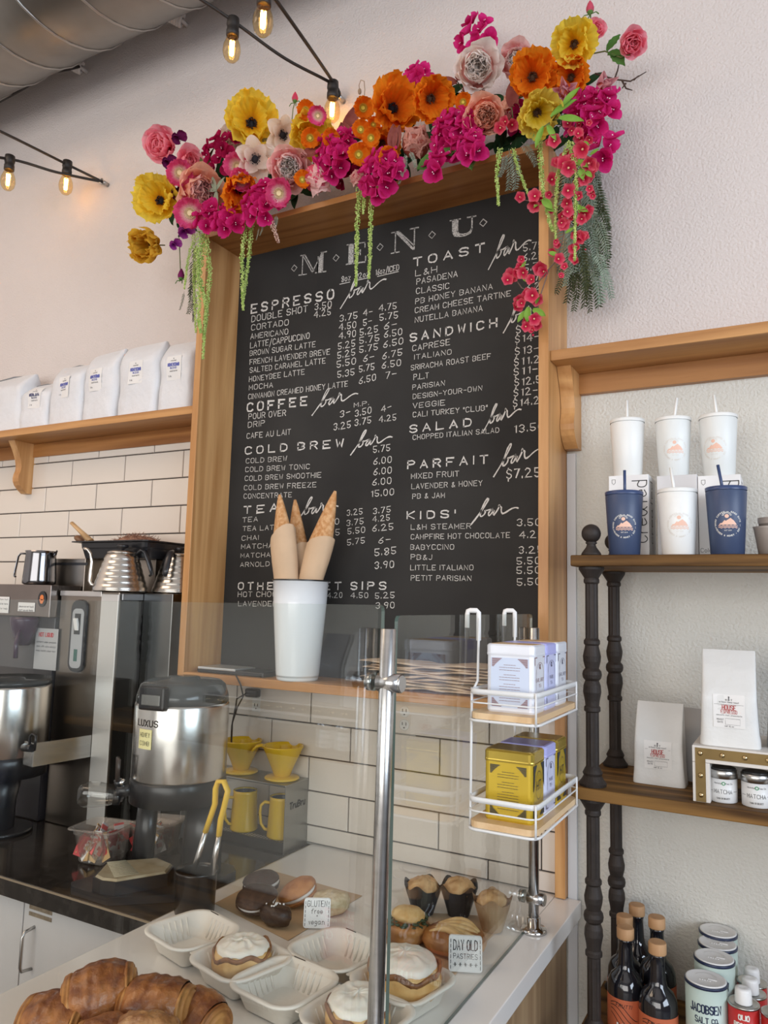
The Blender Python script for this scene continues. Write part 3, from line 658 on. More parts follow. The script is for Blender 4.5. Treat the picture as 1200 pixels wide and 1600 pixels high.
WT=mat('white_tin',(.78,.80,.86),.3,.1); LAVT=mat('lavender_tin',(.46,.47,.86),.3); INKK=mat('tin_black_ink',(.03,.035,.04),.5); INKN=mat('tin_navy_ink',(.10,.09,.16),.5); PANB=mat('tin_pale_blue_panel',(.64,.72,.88),.4)
DKL=mat('bronze_lid_panel',(.26,.19,.05),.25,.5)
zs=1.4645; zs2=1.2615
for i,(y,b,l,p,lp,lab) in enumerate(((-.614,WT,WT,'w1',mat('tan_lid_panel',(.62,.42,.22),.35),'white tea tin with fine print, front one on the upper rack tray'),(-.534,mat('lavender_white_tin',(.60,.63,.88),.3),LAVT,'w2',LAVT,'lavender-lidded tea tin, middle one on the upper rack tray'),(-.450,WT,WT,'w1',mat('tan_lid_panel',(.62,.42,.22),.35),'white tea tin at the back of the upper rack tray, nearest the wall'))):
    t=teatin(b,l,PANB if i==0 else None,INKN if i else mat('tin_brown_ink',(.28,.13,.12),.5),p,lab,(-.499,y,zs),lp)
for i,(y,b,l,p,lp,lab) in enumerate(((-.620,GOLD,GOLDL,'gold',DKL,'gold tea tin with black lace corners, front one on the lower rack tray'),(-.538,mat('pale_lavender_tin',(.66,.69,.88),.3),LAVT,'w2',mat('blue_lid_panel',(.20,.20,.42),.3),'pale tea tin with a purple lid, middle one on the lower rack tray'),(-.455,GOLD,GOLDL,'gold',DKL,'gold tea tin at the back of the lower rack tray, nearest the wall'))):
    teatin(b,l,None,INKK if i!=1 else INKN,p,lab,(-.499,y,zs2),lp)
# ================================================================= CUP OF CHURRO BREAD STICKS ON THE LEDGE
ENM=mat('white_enamel',(.80,.84,.86),.12,spec=.6)
cc=at_y(464,1048,-.135); cup=thing('enamel_vase','tall white enamel cup holding pastries, standing on the menu frame ledge','cup',(cc.x,-.132,ZLED)); o=V(cup.location)
hc=.306
g=G(o); g.lathe([(.062,0),(.0645,.004),(.067,.02),(.083,hc-.07),(.0865,hc-.004),(.089,hc-.003),(.089,hc),(.085,hc),(.082,hc-.01),(.066,.01),(.0,.01)],o,40); g.obj('cup_body',ENM,cup)
g=G(o); g.lathe([(.0892,hc-.0035),(.0898,hc-.001),(.0892,hc+.001)],o,40,cap0=False,cap1=False); g.obj('black_rim',mat('black_enamel_rim',(.02,.02,.02),.3),cup)
BRD=mat('sugared_bread',(.48,.22,.07),.75,col2=(.66,.40,.20),scale=90,bump=.5,bscale=160,detail=6); KPW=mat('kraft_wrap',(.58,.41,.26),.62,var=.07,scale=10,bump=.2,bscale=25)
def stick(label,base,topp,wraptop,lean):
    base,topp=V(base),V(topp); ax=(topp-base); Lh=ax.length; ax.normalize()
    t=thing('bread_stick',label,'pastry',tuple(base),0,'cinnamon bread sticks in the white cup'); o=base
    g=G(o); pts=[];rs=[]
    for k in range(25):
        u=k/24; pts.append(base+ax*Lh*u+V((lean*math.sin(u*PI)*.02,0,0))); 
        rs.append((.030+.0115*min(1,u*1.6)) if u<.60 else max(.0045,.043*(1-((u-.60)/.40))**.8+.004))
    g.tube(pts,rs,14,flat=(1,.62)); g.obj('bread',BRD,t)
    q=V((0,0,1)).rotation_difference(ax)
    g=G(o)
    def fn(u,v):
        a=2*PI*u*1.12; top_=wraptop*Lh*(1-.16*(.5-.5*math.cos(a*1.0+.6))); z=.02+v*(top_-.02)
        r=.032+.0125*min(1,1.6*z/Lh)+.0012*u+.001*math.sin(9*a+z*40)
        return base+q@V((r*math.cos(a),r*.70*math.sin(a),z))
    g.grid(fn,32,10); g.obj('paper_wrap',KPW,t)
    return t
bz=ZLED+.014
def tipat(x,y,Y): return at_y(x,y,Y)
stick('paper-wrapped bread stick at the left of the white cup',(cc.x-.014,-.145,bz+.06),tipat(437,773,-.150),.80,0)
stick('shorter bread stick standing behind the other two in the cup',(cc.x+.004,-.105,bz+.03),tipat(461,781,-.080),.72,0)
stick('tallest bread stick in the white cup, leaning to the right',(cc.x-.030,-.124,bz+.09),tipat(524,767,-.115),.72,0)
# ledge clutter: the stack of kraft paper sleeves and the black strap-like tray
KP=mat('kraft_paper_bag',(.66,.50,.36),.7,var=.10,scale=14,bump=.3,bscale=20)
r2=random.Random(5)
a=at_y(572,1075,-.14).x; b=at_y(800,1075,-.10).x
ORD=['lowest','second from the bottom','third from the bottom','fourth from the bottom','middle','fourth from the top','third from the top','second from the top','topmost']
for k in range(9):
    g=G(((a+b)/2,-.11,ZLED+.006*k)); z=ZLED+.0022+k*.0084; dx=r2.uniform(-.02,.03); xa,xb=a+.01+dx+abs(k-5)*.006,b-.02+dx; ph=r2.uniform(0,6)
    def fn(u,v,zz=z,xa=xa,xb=xb,ph=ph):
        an=2*PI*v; wv=.0030*math.sin(u*7+ph)+.0018*math.sin(u*15+ph*2); e=math.sin(PI*min(1,max(0,u)))**.25
        return V((xa+(xb-xa)*u+.010*math.cos(an)*math.sin(ph),-.112+(.066+.006*math.sin(u*8+ph))*math.cos(an),zz+.005+wv+.0042*e*math.copysign(abs(math.sin(an))**.8,math.sin(an))+.0014*math.sin(u*30+an*3+ph)))
    R_=[[g.v(fn(i/24,j/14)) for j in range(14)] for i in range(25)]
    for p_,q_ in zip(R_,R_[1:]):
        for j in range(14): g.f([p_[j],p_[(j+1)%14],q_[(j+1)%14],q_[j]],True)
    g.f(R_[0]); g.f(R_[-1])
    top('paper_bag',ORD[k]+' kraft paper bag of the crumpled stack on the menu frame ledge','paper sleeve',g,KP,group='kraft paper bags stacked on the ledge')
g=G((at_y(390,1050,-.1).x,-.10,ZLED)); x0=at_y(322,1050,-.12).x; x1=at_y(425,1052,-.12).x
x0=max(x0,-1.765)
g.box((x0,-.165,ZLED+.0005),(x1,-.06,ZLED+.016),.004); g.mi=1; g.box((x0+.004,-.1665,ZLED+.012),(x0+.16,-.060,ZLED+.020),.002)
top('tablet','black tablet with a silver edge lying flat at the left of the ledge','tablet',g,[mat('black_plastic',(.018,.018,.02),.3),mat('silver_edge',(.6,.62,.63),.3,.6)])
# outlets
def outlet(label,x,z,style,w_=.075,h=.118):
    t=thing('power_outlet',label,'outlet',(x,-.008,z)); 
    g=G(); g.box((-w_/2,-.004,-h/2),(w_/2,0,h/2),.0015); g.obj('cover_plate',mat('steel_cover_plate',(.26,.25,.22),.45,.8),t)
    for s_ in (-1,1):
        g=G(); c=V((0,-.004,s_*.0195))
        if style: g.lathe([(.0165,0),(.0165,.003),(.015,.004)],c,18,axis=(0,-1,0))
        else: g.box((-.0165,-.0075,c.z-.0185),(.0165,-.004,c.z+.0185))
        q=g.obj('socket_face',mat('outlet_white',(.74,.73,.69),.4),t)
        g=G()
        for dx in (-.006,.006): g.box((dx-.0012,-.0085,c.z-.001),(dx+.0012,-.0078,c.z+.008))
        g.sphere((0,-.0082,c.z-.008),.0022,8,5); g.obj('slot',mat('slot_dark',(.03,.03,.03),.5),q)
    return t
p=at_y(402,1096,-.01); outlet('power outlet near the yellow drippers, with a black plug in it',p.x,p.z+.005,0)
p=at_y(633,1122,-.01); outlet('round-faced power outlet just right of the middle steel post',p.x,p.z,1)
pl=at_y(395,1083,-.035); ld=thing('power_lead','thin black power lead with its plug in the left outlet, drooping by the drippers','cord',tuple(pl)); g=G(pl); g.box(pl+V((-.030,-.008,-.014)),pl+V((.022,.018,.014)),.006); g.obj('plug',mat('black_plastic',(.018,.018,.02),.3),ld)
g=G(pl); P=lambda x,y,Y:at_y(x,y,Y)
g.tube([P(368,1054,-.192),P(376,1070,-.194),P(380,1088,-.17),P(371,1105,-.12),P(363,1130,-.08),P(362,1160,-.08),P(366,1195,-.06),P(357,1210,-.05),P(342,1225,-.03)],.0024,6)
g.tube([pl+V((-.028,0,0)),P(382,1085,-.06),P(370,1092,-.07),P(367,1110,-.08),P(362,1135,-.09),P(361,1165,-.08)],.0024,6)
g.obj('cable',WIRE,ld)
# ================================================================= POUR-OVER STAND WITH DRIPPERS AND MUGS
SS=mat('stand_steel',(.33,.33,.31),.34,1,var=.04,scale=8)
sx1=-1.386; sx0=-1.745; sy0=-.137; sz=.905; sh=.203
st=thing('pour_over_stand','grey steel pour-over stand holding yellow drippers and mugs','stand',((sx0+sx1)/2,sy0/2,sz)); o=V(st.location)
th=.0022
g=G(o); g.box((sx1-th,sy0,sz+.001),(sx1,-.010,sz+sh-.006),.0005); sd=g.obj('side_panel',SS,st)
mp=plane_map((sx1+.0006,sy0/2-.004,sz+.128),(0,1,.0),(0,0,1)); g=G(o)
write(g,'TruBru',mp,.018,0,0,lw=.26,slant=.06); ribbon(g,[(-.036,.0),(-.031,0)],.002,mp); ribbon(g,[(-.038,.017),(-.026,.0175)],.004,mp); g.obj('brand_print',mat('print_black',(.015,.015,.015),.5),sd)
g=G(o); g.box((sx0,sy0,sz+.001),(sx0+th,-.010,sz+sh-.006),.0005); sd=g.obj('side_panel',SS,st)
mp=plane_map((sx0+th+.0006,sy0/2,sz+.128),(0,1,0),(0,0,1)); g=G(o); write(g,'TruBru',mp,.017,0,0,lw=.2); g.obj('brand_print',mat('print_pale',(.5,.5,.47),.5),sd)
g=G(o); g.box((sx0,sy0,sz+sh-.007),(sx1,-.010,sz+sh),.0022); g.obj('top_panel',SS,st)
g=G(o); g.box((sx0+th,sy0+.004,sz+.030),(sx1-th,-.012,sz+.033)); g.box((sx0+th,sy0+.003,sz+.004),(sx1-th,sy0+.006,sz+.033)); 
g.mi=1
for k in range(30): 
    for q in range(3): x=sx0+.012+k*.0118; g.box((x,sy0+.012+q*.008,sz+.0331),(x+.006,sy0+.015+q*.008,sz+.0334))
g.obj('drip_shelf',[mat('drip_shelf_steel',(.14,.135,.12),.35,1),mat('hole_pale',(.55,.52,.46),.5)],st)
YEL=mat('yellow_glaze',(.74,.47,.02),.16,spec=.6,sss=.0)
def dripper():
    t=thing('coffee_dripper','yellow ceramic coffee dripper on the steel stand, the left one','coffee dripper',(0,0,0),0,'yellow coffee drippers on the stand')
    g=G(); g.lathe([(.018,.006),(.0225,.010),(.030,.030),(.052,.078),(.0555,.086),(.056,.089),(.053,.089),(.050,.080),(.028,.032),(.016,.014),(.0,.014)],(0,0,0),36); g.obj('cone',YEL,t)
    g=G(); g.lathe([(.044,0),(.0475,.002),(.0475,.0055),(.044,.0075),(.018,.009)],(0,0,0),36); g.obj('base_plate',YEL,t)
    g=G(); 
    g.tube([(-.050,0,.083),(-.060,0,.087),(-.072,0,.084),(-.080,0,.076),(-.084,0,.068)],[.010,.009,.0085,.0085,.0075],10,flat=(1.25,.5)); g.obj('handle',YEL,t)
    g=G()
    for k in range(10):
        a=2*PI*k/10; g.tube([(.049*math.cos(a),.049*math.sin(a),.078),(.029*math.cos(a+.5),.029*math.sin(a+.5),.034)],.0012,4)
    g.obj('ribs',YEL,t); return t
zt=sz+sh
def mug():
    t=thing('mug','yellow straight-sided mug inside the steel stand, the left one','mug',(0,0,0),0,'yellow mugs inside the stand')
    g=G(); g.lathe([(.036,0),(.0395,.003),(.0395,.006),(.034,.088),(.0345,.094),(.032,.094),(.0315,.09),(.036,.006),(0,.006)],(0,0,0),32); g.mi=1
    g.obj('mug_body',YEL,t)
    g=G(); g.lathe([(.0322,.0943),(.0315,.09),(.0322,.075),(0,.075)],(0,0,0),32,cap0=False); g.obj('dark_inside',mat('slate_glaze',(.05,.06,.08),.3),t)
    g=G(); g.tube([(0,-.034,.078),(0,-.048,.080),(0,-.058,.072),(0,-.060,.055),(0,-.056,.030),(0,-.046,.018),(0,-.037,.016)],.0055,8,flat=(1.2,.7)); g.obj('handle',YEL,t); return t
d1=dripper(); p=at_z(382,1205,zt); d1.location=(p.x,-.072,zt+.0005); p2=at_z(447,1215,zt); d2=dup(d1,(p2.x,-.072,zt+.0005),-.05,'yellow ceramic coffee dripper on the steel stand, the right one')
d1.rotation_euler.z=.45; d2.rotation_euler.z=.45; d1.scale=(1.16,)*3; d2.scale=(1.16,)*3
mg=mug(); mg.scale=(1.12,1.12,1.30); zm=sz+.034; p=at_z(382,1295,zm); mg.location=(p.x,-.088,zm); mg.rotation_euler.z=-.55; p=at_z(437,1308,zm); dup(mg,(-1.434,-.086,zm),-1.0,'yellow straight-sided mug inside the steel stand, half hidden at the right').scale=(1.12,1.12,1.30)
# ================================================================= BREWER AND BACK COUNTER EQUIPMENT
BS=mat('brewer_steel',(.27,.235,.20),.30,1,var=.05,scale=5,stretch=(1,1,.1)); BSD=mat('brewer_side_steel',(.17,.17,.165),.22,1,var=.1,scale=4)
BP=mat('black_plastic',(.018,.018,.02),.3)
br=thing('coffee_brewer','tall brushed steel coffee brewer with a white rocker switch, kettles on top','coffee brewer',(-2.12,-.15,.905)); o=V(br.location)
g=G(o); g.box((-2.262,-.295,.906),(-1.976,-.006,1.682),.003); g.obj('body',BS,br)
g=G(o); g.box((-1.9757,-.288,.93),(-1.9745,-.012,1.655)); g.obj('side_panel',BSD,br)
g=G(o); g.box((-2.055,-.300,.93),(-1.9745,-.2955,1.674),.001); g.obj('corner_strip',mat('bright_aluminium',(.74,.73,.70),.38,.75),br)
g=G(o); g.box((-1.9744,-.290,1.655),(-1.965,-.012,1.676),.001); g.obj('hood_lip',mat('hood_lip_steel',(.42,.43,.44),.3,.9),br)
g=G(o); g.box((-2.262,-.299,1.664),(-2.057,-.2955,1.682),.001); g.obj('top_trim',STL,br)
a=at_y(112,935,-.2955); b=at_y(137,1022,-.2955); cx=(a.x+b.x)/2
g=G(o); pts=rrect(.078,.245,.03,0,4); g.loft([[V((cx+p.x,-.2955,1.53+p.y)) for p in pts],[V((cx+p.x*.96,-.303,1.53+p.y*.98)) for p in pts]],sm=False); sp=g.obj('switch_panel',BP,br)
g=G(o); pts=rrect(.056,.20,.018,0,4); g.loft([[V((cx+p.x,-.303,1.522+p.y)) for p in pts],[V((cx+p.x,-.3045,1.522+p.y)) for p in pts]],sm=False); g.obj('grey_plate',mat('grey_plate',(.36,.37,.38),.35),sp)
g=G(o); g.box((cx-.014,-.306,1.535),(cx+.014,-.304,1.605)); g.obj('switch_well',BP,sp)
g=G(o); g.box((cx-.009,-.314,1.548),(cx+.009,-.305,1.590),.002,rot=Euler((.25,0,0)).to_matrix()); g.obj('rocker_switch',mat('switch_white',(.8,.79,.77),.3),sp)
g=G(o); g.box((cx-.008,-.3055,1.445),(cx+.008,-.304,1.485)); g.obj('indicator_window',mat('green_window',(.02,.10,.08),.15),sp)
g=G(o); g.box((-2.44,-.20,.906),(-2.264,-.006,1.80),.002); g.box((-2.264,-.125,1.684),(-1.992,-.006,1.80),.002); g.obj('rear_hood',mat('rear_hood_steel',(.36,.32,.275),.33,1,var=.06,scale=6),br)
g=G(o); g.box((-2.425,-.2015,1.775),(-2.25,-.1995,1.785)); g.obj('vent_slot',BP,br)
g=G(o); # stainless bracket projecting to the front-left
zb=at_y(52,1180,-.50).z; xx=at_y(52,1180,-.50).x
for (p,q) in (((xx,-.50),(-2.058,-.301)),((xx,-.50),(xx-.055,-.49))):
    d=V((q[0]-p[0],q[1]-p[1],0)); n_=V((-d.y,d.x,0)).normalized()*.002
    P=[V((*p,0))-n_,V((*q,0))-n_,V((*q,0))+n_,V((*p,0))+n_]
    g.loft([[v+V((0,0,zb-.035)) for v in P],[v+V((0,0,zb+.035)) for v in P]],sm=False)
g.obj('bracket_band',STL,br)
# left machine with warning labels
lmx=at_y(79,930,-.33).x; lz=at_y(77,965,-.33).z; lmx=min(lmx,-2.268)
lm=thing('tea_brewer','dark steel brewer head at the left edge with paper notices, a pitcher on top','tea brewer',(-2.30,-.38,.905)); o=V(lm.location)
g=G(o); g.box((-2.85,-.33,lz),(lmx,-.206,1.700),.002); g.obj('head',mat('tea_brewer_steel',(.25,.215,.195),.28,1,var=.06,scale=5),lm)
g=G(o); g.box((-2.75,-.30,.906),(lmx-.004,-.206,lz),.002); g.obj('column',mat('dark_machine_panel',(.045,.042,.045),.3,col2=(.08,.07,.07),scale=3),lm)
g=G(o); g.box((-2.85,-.312,.906),(lmx,-.206,1.14),.004); g.obj('base',mat('dark_reflection_fill',(.022,.02,.024),.22),lm)  # added dark box in place of the reflections at the lower left
def plate(parent,name,x0,y0,x1,y1,Y,m,lines=(),ink=None,th=.0008,h=.005):
    a=at_y(x0,y0,Y); b=at_y(x1,y1,Y); g=G(V(parent.location)); g.box((a.x,Y-th,b.z),(b.x,Y,a.z)); q=g.obj(name,m,parent)
    if lines:
        g=G(V(parent.location)); mp=plane_map(((a.x+b.x)/2,Y-th-.0003,a.z),(1,0,0),(0,0,1)); W=b.x-a.x
        for s_,v,hh in lines: write(g,s_,mp,hh,0,-v,W*.86 if len(s_)>7 else None,lw=.16)
        g.obj('print',ink or mat('ink',(.05,.05,.06),.6),q)
    return q
PAPW=mat('label_paper',(.76,.75,.73),.6)
plate(lm,'notice',29,941,54,956,-.3315,PAPW,(('please do not touch',.017,.006),('staff use only thanks',.030,.006)))
plate(lm,'notice',-8,932,13,958,-.3315,PAPW,(('caution hot',.012,.006),('tea water here',.028,.006),('ask for help',.045,.006)))
g=G(o); c=at_y(66,936,-.3315); g.lathe([(.021,0),(.021,.0015)],c,20,axis=(0,-1,0),sq=1.3); lg=g.obj('round_sticker',BP,lm)
g=G(o); mp=plane_map(c+V((0,-.0022,-.003)),(1,0,0),(0,0,1)); disc2(g,0,.008,.010,mp); fillpoly(g,[(-.013,.002),(.013,.002),(.005,-.013),(-.005,-.013)],mp); g.obj('orange_mark',mat('orange_mark',(.70,.20,.05),.5),lg)
plate(lm,'warning_label',57,981,87,1048,-.3015,mat('grey_label',(.42,.42,.42),.5),(('contents under pressure',.05,.006),('open with care always',.065,.006),('keep hands clear now',.08,.006)))
a=at_y(72,992,-.3030); g=G(o); write(g,'HOT LIQUID',plane_map(a,(1,0,0),(0,0,1)),.013,0,-.006,.075,lw=.2); g.obj('red_print',mat('red_print',(.55,.05,.06),.5),lm)
g=G(o); c=at_y(38,985,-.33); g.lathe([(.022,-.03),(.034,0),(.046,.03),(.05,.055),(.05,.068)],(c.x,c.y,lz-.070),18); g.tube([(c.x+.02,c.y-.03,lz-.04),(c.x+.03,c.y-.05,lz-.09),(c.x+.04,c.y-.055,lz-.14)],.008,8); g.obj('brew_funnel',mat('purple_black_plastic',(.035,.012,.035),.25),lm)
# frothing pitcher
pc=thing('milk_pitcher','dark polished steel milk pitcher on the left brewer head','pitcher',(at_y(61,900,-.27).x,-.268,1.7005)); pc.scale=(.82,.82,1.04); pc.rotation_euler.z=.5; r=.070
g=G(); g.lathe([(.060,0),(.069,.004),(.070,.015),(.0655,.07),(.063,.105),(.066,.118),(.0645,.118),(.061,.104),(.067,.014),(0,.012)],(0,0,0),32); g.obj('body',mat('dark_polished_steel',(.20,.20,.21),.14,1),pc)
g=G(); g.tube([(-.064,0,.108),(-.090,0,.108),(-.100,0,.098),(-.110,0,.045),(-.112,0,.030),(-.106,0,.026)],.0055,8,flat=(1.7,.6)); g.obj('handle',mat('dark_polished_steel',(.2,.2,.21),.14,1),pc)
g=G(); g.tube([(.058,-.012,.100),(.070,-.003,.119),(.058,.012,.104)],.004,6); g.obj('spout',mat('dark_polished_steel',(.2,.2,.21),.14,1),pc)
# gooseneck kettles
KS=mat('kettle_steel',(.62,.585,.53),.25,1)
def kettle(label,loc,rz,spout=True,top=True,s=1):
    t=thing('gooseneck_kettle',label,'kettle',loc,rz,'gooseneck kettles on the brewer'); t.scale=(s,s,s)
    prof=[(.088,0),(.091,.004)]
    for k in range(6):
        z0=.006+k*.0198; r=.090-.0062*k
        prof+=[(r,z0),(r+.0002,z0+.005),(r-.0012,z0+.010),(r-.0036,z0+.0155)]
    prof+=[(.052,.126),(.049,.129)]
    g=G(); g.lathe(prof,(0,0,0),40); g.obj('body',KS,t)
    g=G(); g.lathe([(.047,.129),(.050,.131),(.050,.134),(.040,.139),(.010,.141)],(0,0,0),32); l=g.obj('lid',KS,t)
    g=G(); g.lathe([(.006,.141),(.006,.147),(.017,.151),(.0205,.157),(.017,.161),(0,.161)],(0,0,0),16); g.obj('knob',BP,l)
    g=G(); g.tube([(-.088,0,.020),(-.100,0,.022),(-.108,0,.035),(-.108,0,.065),(-.106,0,.10),(-.112,0,.128),(-.124,0,.142),(-.138,0,.146)],[.009,.0085,.008,.007,.006,.0055,.0055,.006],10); g.obj('spout',KS,t)
    g=G(); g.tube([(.047,0,.128),(.066,0,.144),(.080,0,.138),(.092,0,.112),(.104,0,.078),(.108,0,.062),(.100,0,.056)],[.006,.008,.010,.011,.010,.008,.005],10,flat=(1.2,.7)); g.obj('handle',BP,t)
    return t
kettle('steel gooseneck kettle with a beehive body on the brewer, spout to the left',(-2.030,-.245,1.6825),.42)
kettle('steel kettle behind, cut off by the menu frame, black handle towards the camera',(-1.905,-.098,1.682),-1.25)
g=G((-1.9,-.1,1.66)); g.box((-1.962,-.20,.907),(-1.83,-.004,1.680),.002); top('steel_cabinet','narrow steel cabinet against the tiles beside the brewer, a kettle on top','cabinet',g,BSD,loc=(-1.9,-.1,1.66))
# black pan with coffee chaff
pan=thing('food_pan','black food pan full of brown chaff on the tall back of the brewer','pan',(-2.12,-.115,1.8005)); o=V(pan.location)
W,D,H=.335,.20,.060; BPM=mat('black_pan_plastic',(.014,.014,.016),.28)
def rc(w_,d_,z,r=.02): return [p+o for p in rrect(w_,d_,r,z,3)]
g=G(o); g.loft([rc(W-.025,D-.025,0),rc(W-.008,D-.008,H*.55),rc(W-.004,D-.004,H*.62),rc(W,D,H-.006),rc(W+.05,D+.045,H-.004),rc(W+.05,D+.045,H),rc(W-.005,D-.01,H),rc(W-.06,D-.06,.006)],sm=False); g.obj('pan_body',BPM,pan)
g=G(o); r2=random.Random(2)
def chf(u,v): x=(u-.5)*(W-.02); y=(v-.5)*(D-.02); m=(1-(2*u-1)**4)*(1-(2*v-1)**4); return o+V((x-.01,y,.045+m*(.028*math.exp(-((u-.62)/.22)**2)+.012)+r2.uniform(-.003,.003)))
g.grid(chf,26,16)
for k in range(260):
    u,v=r2.gauss(.6,.17),r2.uniform(.1,.9); 
    if not .05<u<.95: continue
    p=chf(u,v); d=V((r2.uniform(-1,1),r2.uniform(-1,1),r2.uniform(-.1,.9))).normalized()*.016; g.tube([p,p+d*.6,p+d],.0008,3)
tag(g.obj('chaff',mat('brown_chaff',(.22,.10,.06),.9,col2=(.36,.20,.13),scale=60),pan),kind='stuff')
tw=at_y(112,817,-.17); sc=thing('wooden_scoop','wooden scoop stuck in the chaff pan','scoop',tuple(at_y(135,842,-.16))); o=V(sc.location)
WD=wood('beech_wood',(.42,.24,.10),(.62,.40,.20),'x',.5)
g=G(o); q1=at_y(142,846,-.155); g.tube([tw,tw*.6+q1*.4,q1],[.008,.0095,.014],12,flat=(1.1,.8)); g.obj('handle',WD,sc)
g=G(o); g.sphere(at_y(124,842,-.14),.020,14,8,sc=(1.2,.9,.6),rot=Euler((0,.4,0)).to_matrix()); g.obj('bowl',mat('dark_wood_bowl',(.20,.10,.05),.5),sc)
# thermal dispenser (right)
TS=mat('dispenser_steel',(.62,.605,.58),.24,1,var=.03,scale=3,stretch=(1,1,.05))
def dispenser(label,cx,cy,rb,z0,z1,zl,full=True):
    t=thing('thermal_dispenser',label,'coffee dispenser',(cx,cy,.905)); o=V(t.location)
    g=G(o); g.lathe([(rb*.985,z0),(rb,z0+.006),(rb,z1-.008),(rb*.98,z1)],(cx,cy,0),56); g.obj('steel_body',TS,t)
    g=G(o); g.lathe([(rb*1.005,z0-.062),(rb*1.01,z0-.004),(rb*.985,z0+.001)],(cx,cy,0),48); g.obj('bottom_collar',BP,t)
    g=G(o); g.lathe([(rb*.985,z1),(rb*.97,z1+.02),(rb*.90,zl-.01),(rb*.80,zl),(rb*.35,zl+.004),(rb*.33,zl+.010),(0,zl+.011)],(cx,cy,0),48); l=g.obj('lid',mat('smoky_lid_plastic',(.055,.06,.062),.16),t)
    a=math.atan2(CP.y-cy,CP.x-cx)-.62
    c,s_=math.cos(a),math.sin(a); R=Matrix.Rotation(a,3,'Z')
    g=G(o); pv=(cx,cy,0)
    g.box((cx+rb*.93,cy-.042,z1-.012),(cx+rb*1.10,cy+.042,z1+.052),.006,rot=R,piv=pv); h=g.obj('lid_latch',BP,l)
    g=G(o); g.box((cx+rb*1.10,cy-.030,z1+.002),(cx+rb*1.115,cy+.030,z1+.030),.002,rot=R,piv=pv); g.obj('latch_plate',mat('latch_grey',(.20,.20,.19),.3,.4),h)
    return t,a
LX=(-1.552,-.425); LR=.131
lx,la=dispenser('big steel thermal coffee dispenser with a yellow HONEY COMB note, on black legs',LX[0],LX[1],LR,1.170,1.378,1.436)
o=V(lx.location)
g=G(o)
g.tube([(-1.478,-.40,.92),(-1.474,-.40,1.12)],[.062,.054],16,flat=(1.0,.8)); g.obj('rear_column',BP,lx)
g=G(o); g.tube([(-1.625,-.475,.925),(-1.615,-.470,1.115)],[.035,.031],12,flat=(1,.75)); g.obj('front_leg',BP,lx)
g=G(o); g.loft([[V((x,y,z)) for x,y in ((-1.690,-.655),(-1.665,-.675),(-1.53,-.678),(-1.392,-.56),(-1.385,-.36),(-1.42,-.33),(-1.60,-.33),(-1.66,-.42))] for z in (.9055,.925)],sm=False); g.obj('base',BP,lx)
g=G(o); dp=[(-1.655,-.575),(-1.60,-.665),(-1.565,-.672),(-1.525,-.66),(-1.46,-.545),(-1.49,-.49),(-1.56,-.475)]
g.loft([[V((x,y,.925)) for x,y in dp],[V((x,y,.957)) for x,y in dp]],sm=False); dt=g.obj('drip_box',BP,lx)
dc=V((-1.552,-.572,0))
g=G(o); g.loft([[V((dc.x+(x-dc.x)*.95,dc.y+(y-dc.y)*.95,.957)) for x,y in dp],[V((dc.x+(x-dc.x)*.9,dc.y+(y-dc.y)*.9,.962)) for x,y in dp]],sm=False); bmesh.ops.triangulate(g.bm,faces=[f for f in g.bm.faces if len(f.verts)>4]); gr=g.obj('drip_grate',mat('tan_grate',(.36,.31,.21),.4,col2=(.28,.22,.13),scale=25),dt)
g=G(o)
for k in range(12): 
    t=k/11; g.tube([(-1.640+t*.095,-.585-t*.062,.9632),(-1.612+t*.100,-.545-t*.050,.9632)],.0012,5)
g.obj('grate_ribs',mat('pale_grate_rib',(.42,.37,.26),.4),gr)
R=V((math.cos(la),math.sin(la),0))
# faucet + clear guard
fa=math.atan2(-.8,-.62); F=V((math.cos(fa),math.sin(fa),0)); c0=V((*LX,1.140))+F*LR
g=G(o); g.tube([c0-F*.02,c0+F*.035],.016,12); g.tube([c0+F*.03,c0+F*.034+V((0,0,-.035))],.011,10); g.tube([c0+F*.028+V((0,0,.01)),c0+F*.034+V((0,0,.03))],.010,10); fc=g.obj('faucet',BP,lx)
hp=c0+F*.034+V((0,0,.028)); sd_=V((-F.y,F.x,0))
g=G(o); g.tube([hp-sd_*.007,hp-sd_*.017+V((0,0,.058)),hp+sd_*.017+V((0,0,.058)),hp+sd_*.007],.0055,8); g.obj('faucet_handle',mat('brown_black_handle',(.055,.04,.035),.35),fc)
g=G(o); g.sphere(c0+F*.022+V((.0,0,.022)),.011,12,8); g.obj('chrome_bonnet',CHR,fc)
CLR=glassmat('clear_plastic',(.93,.93,.92),1.75,.04)
q1=c0+F*.03; dr=(F*.75+V((-.8,0,0))).normalized()
g=G(o); rings=[]
for d_,s_ in ((-.01,.55),(.02,.8),(.06,1.0),(.085,1.0),(.10,.85),(.106,.5)):
    c=q1+dr*d_+V((0,0,-.012)); sdv=V((-dr.y,dr.x,0)); rings.append([c+sdv*p.x*s_+V((0,0,p.y*s_)) for p in rrect(.07,.062,.02,0,3)])
g.loft(rings,cap0=False); g.obj('clear_guard',CLR,fc)
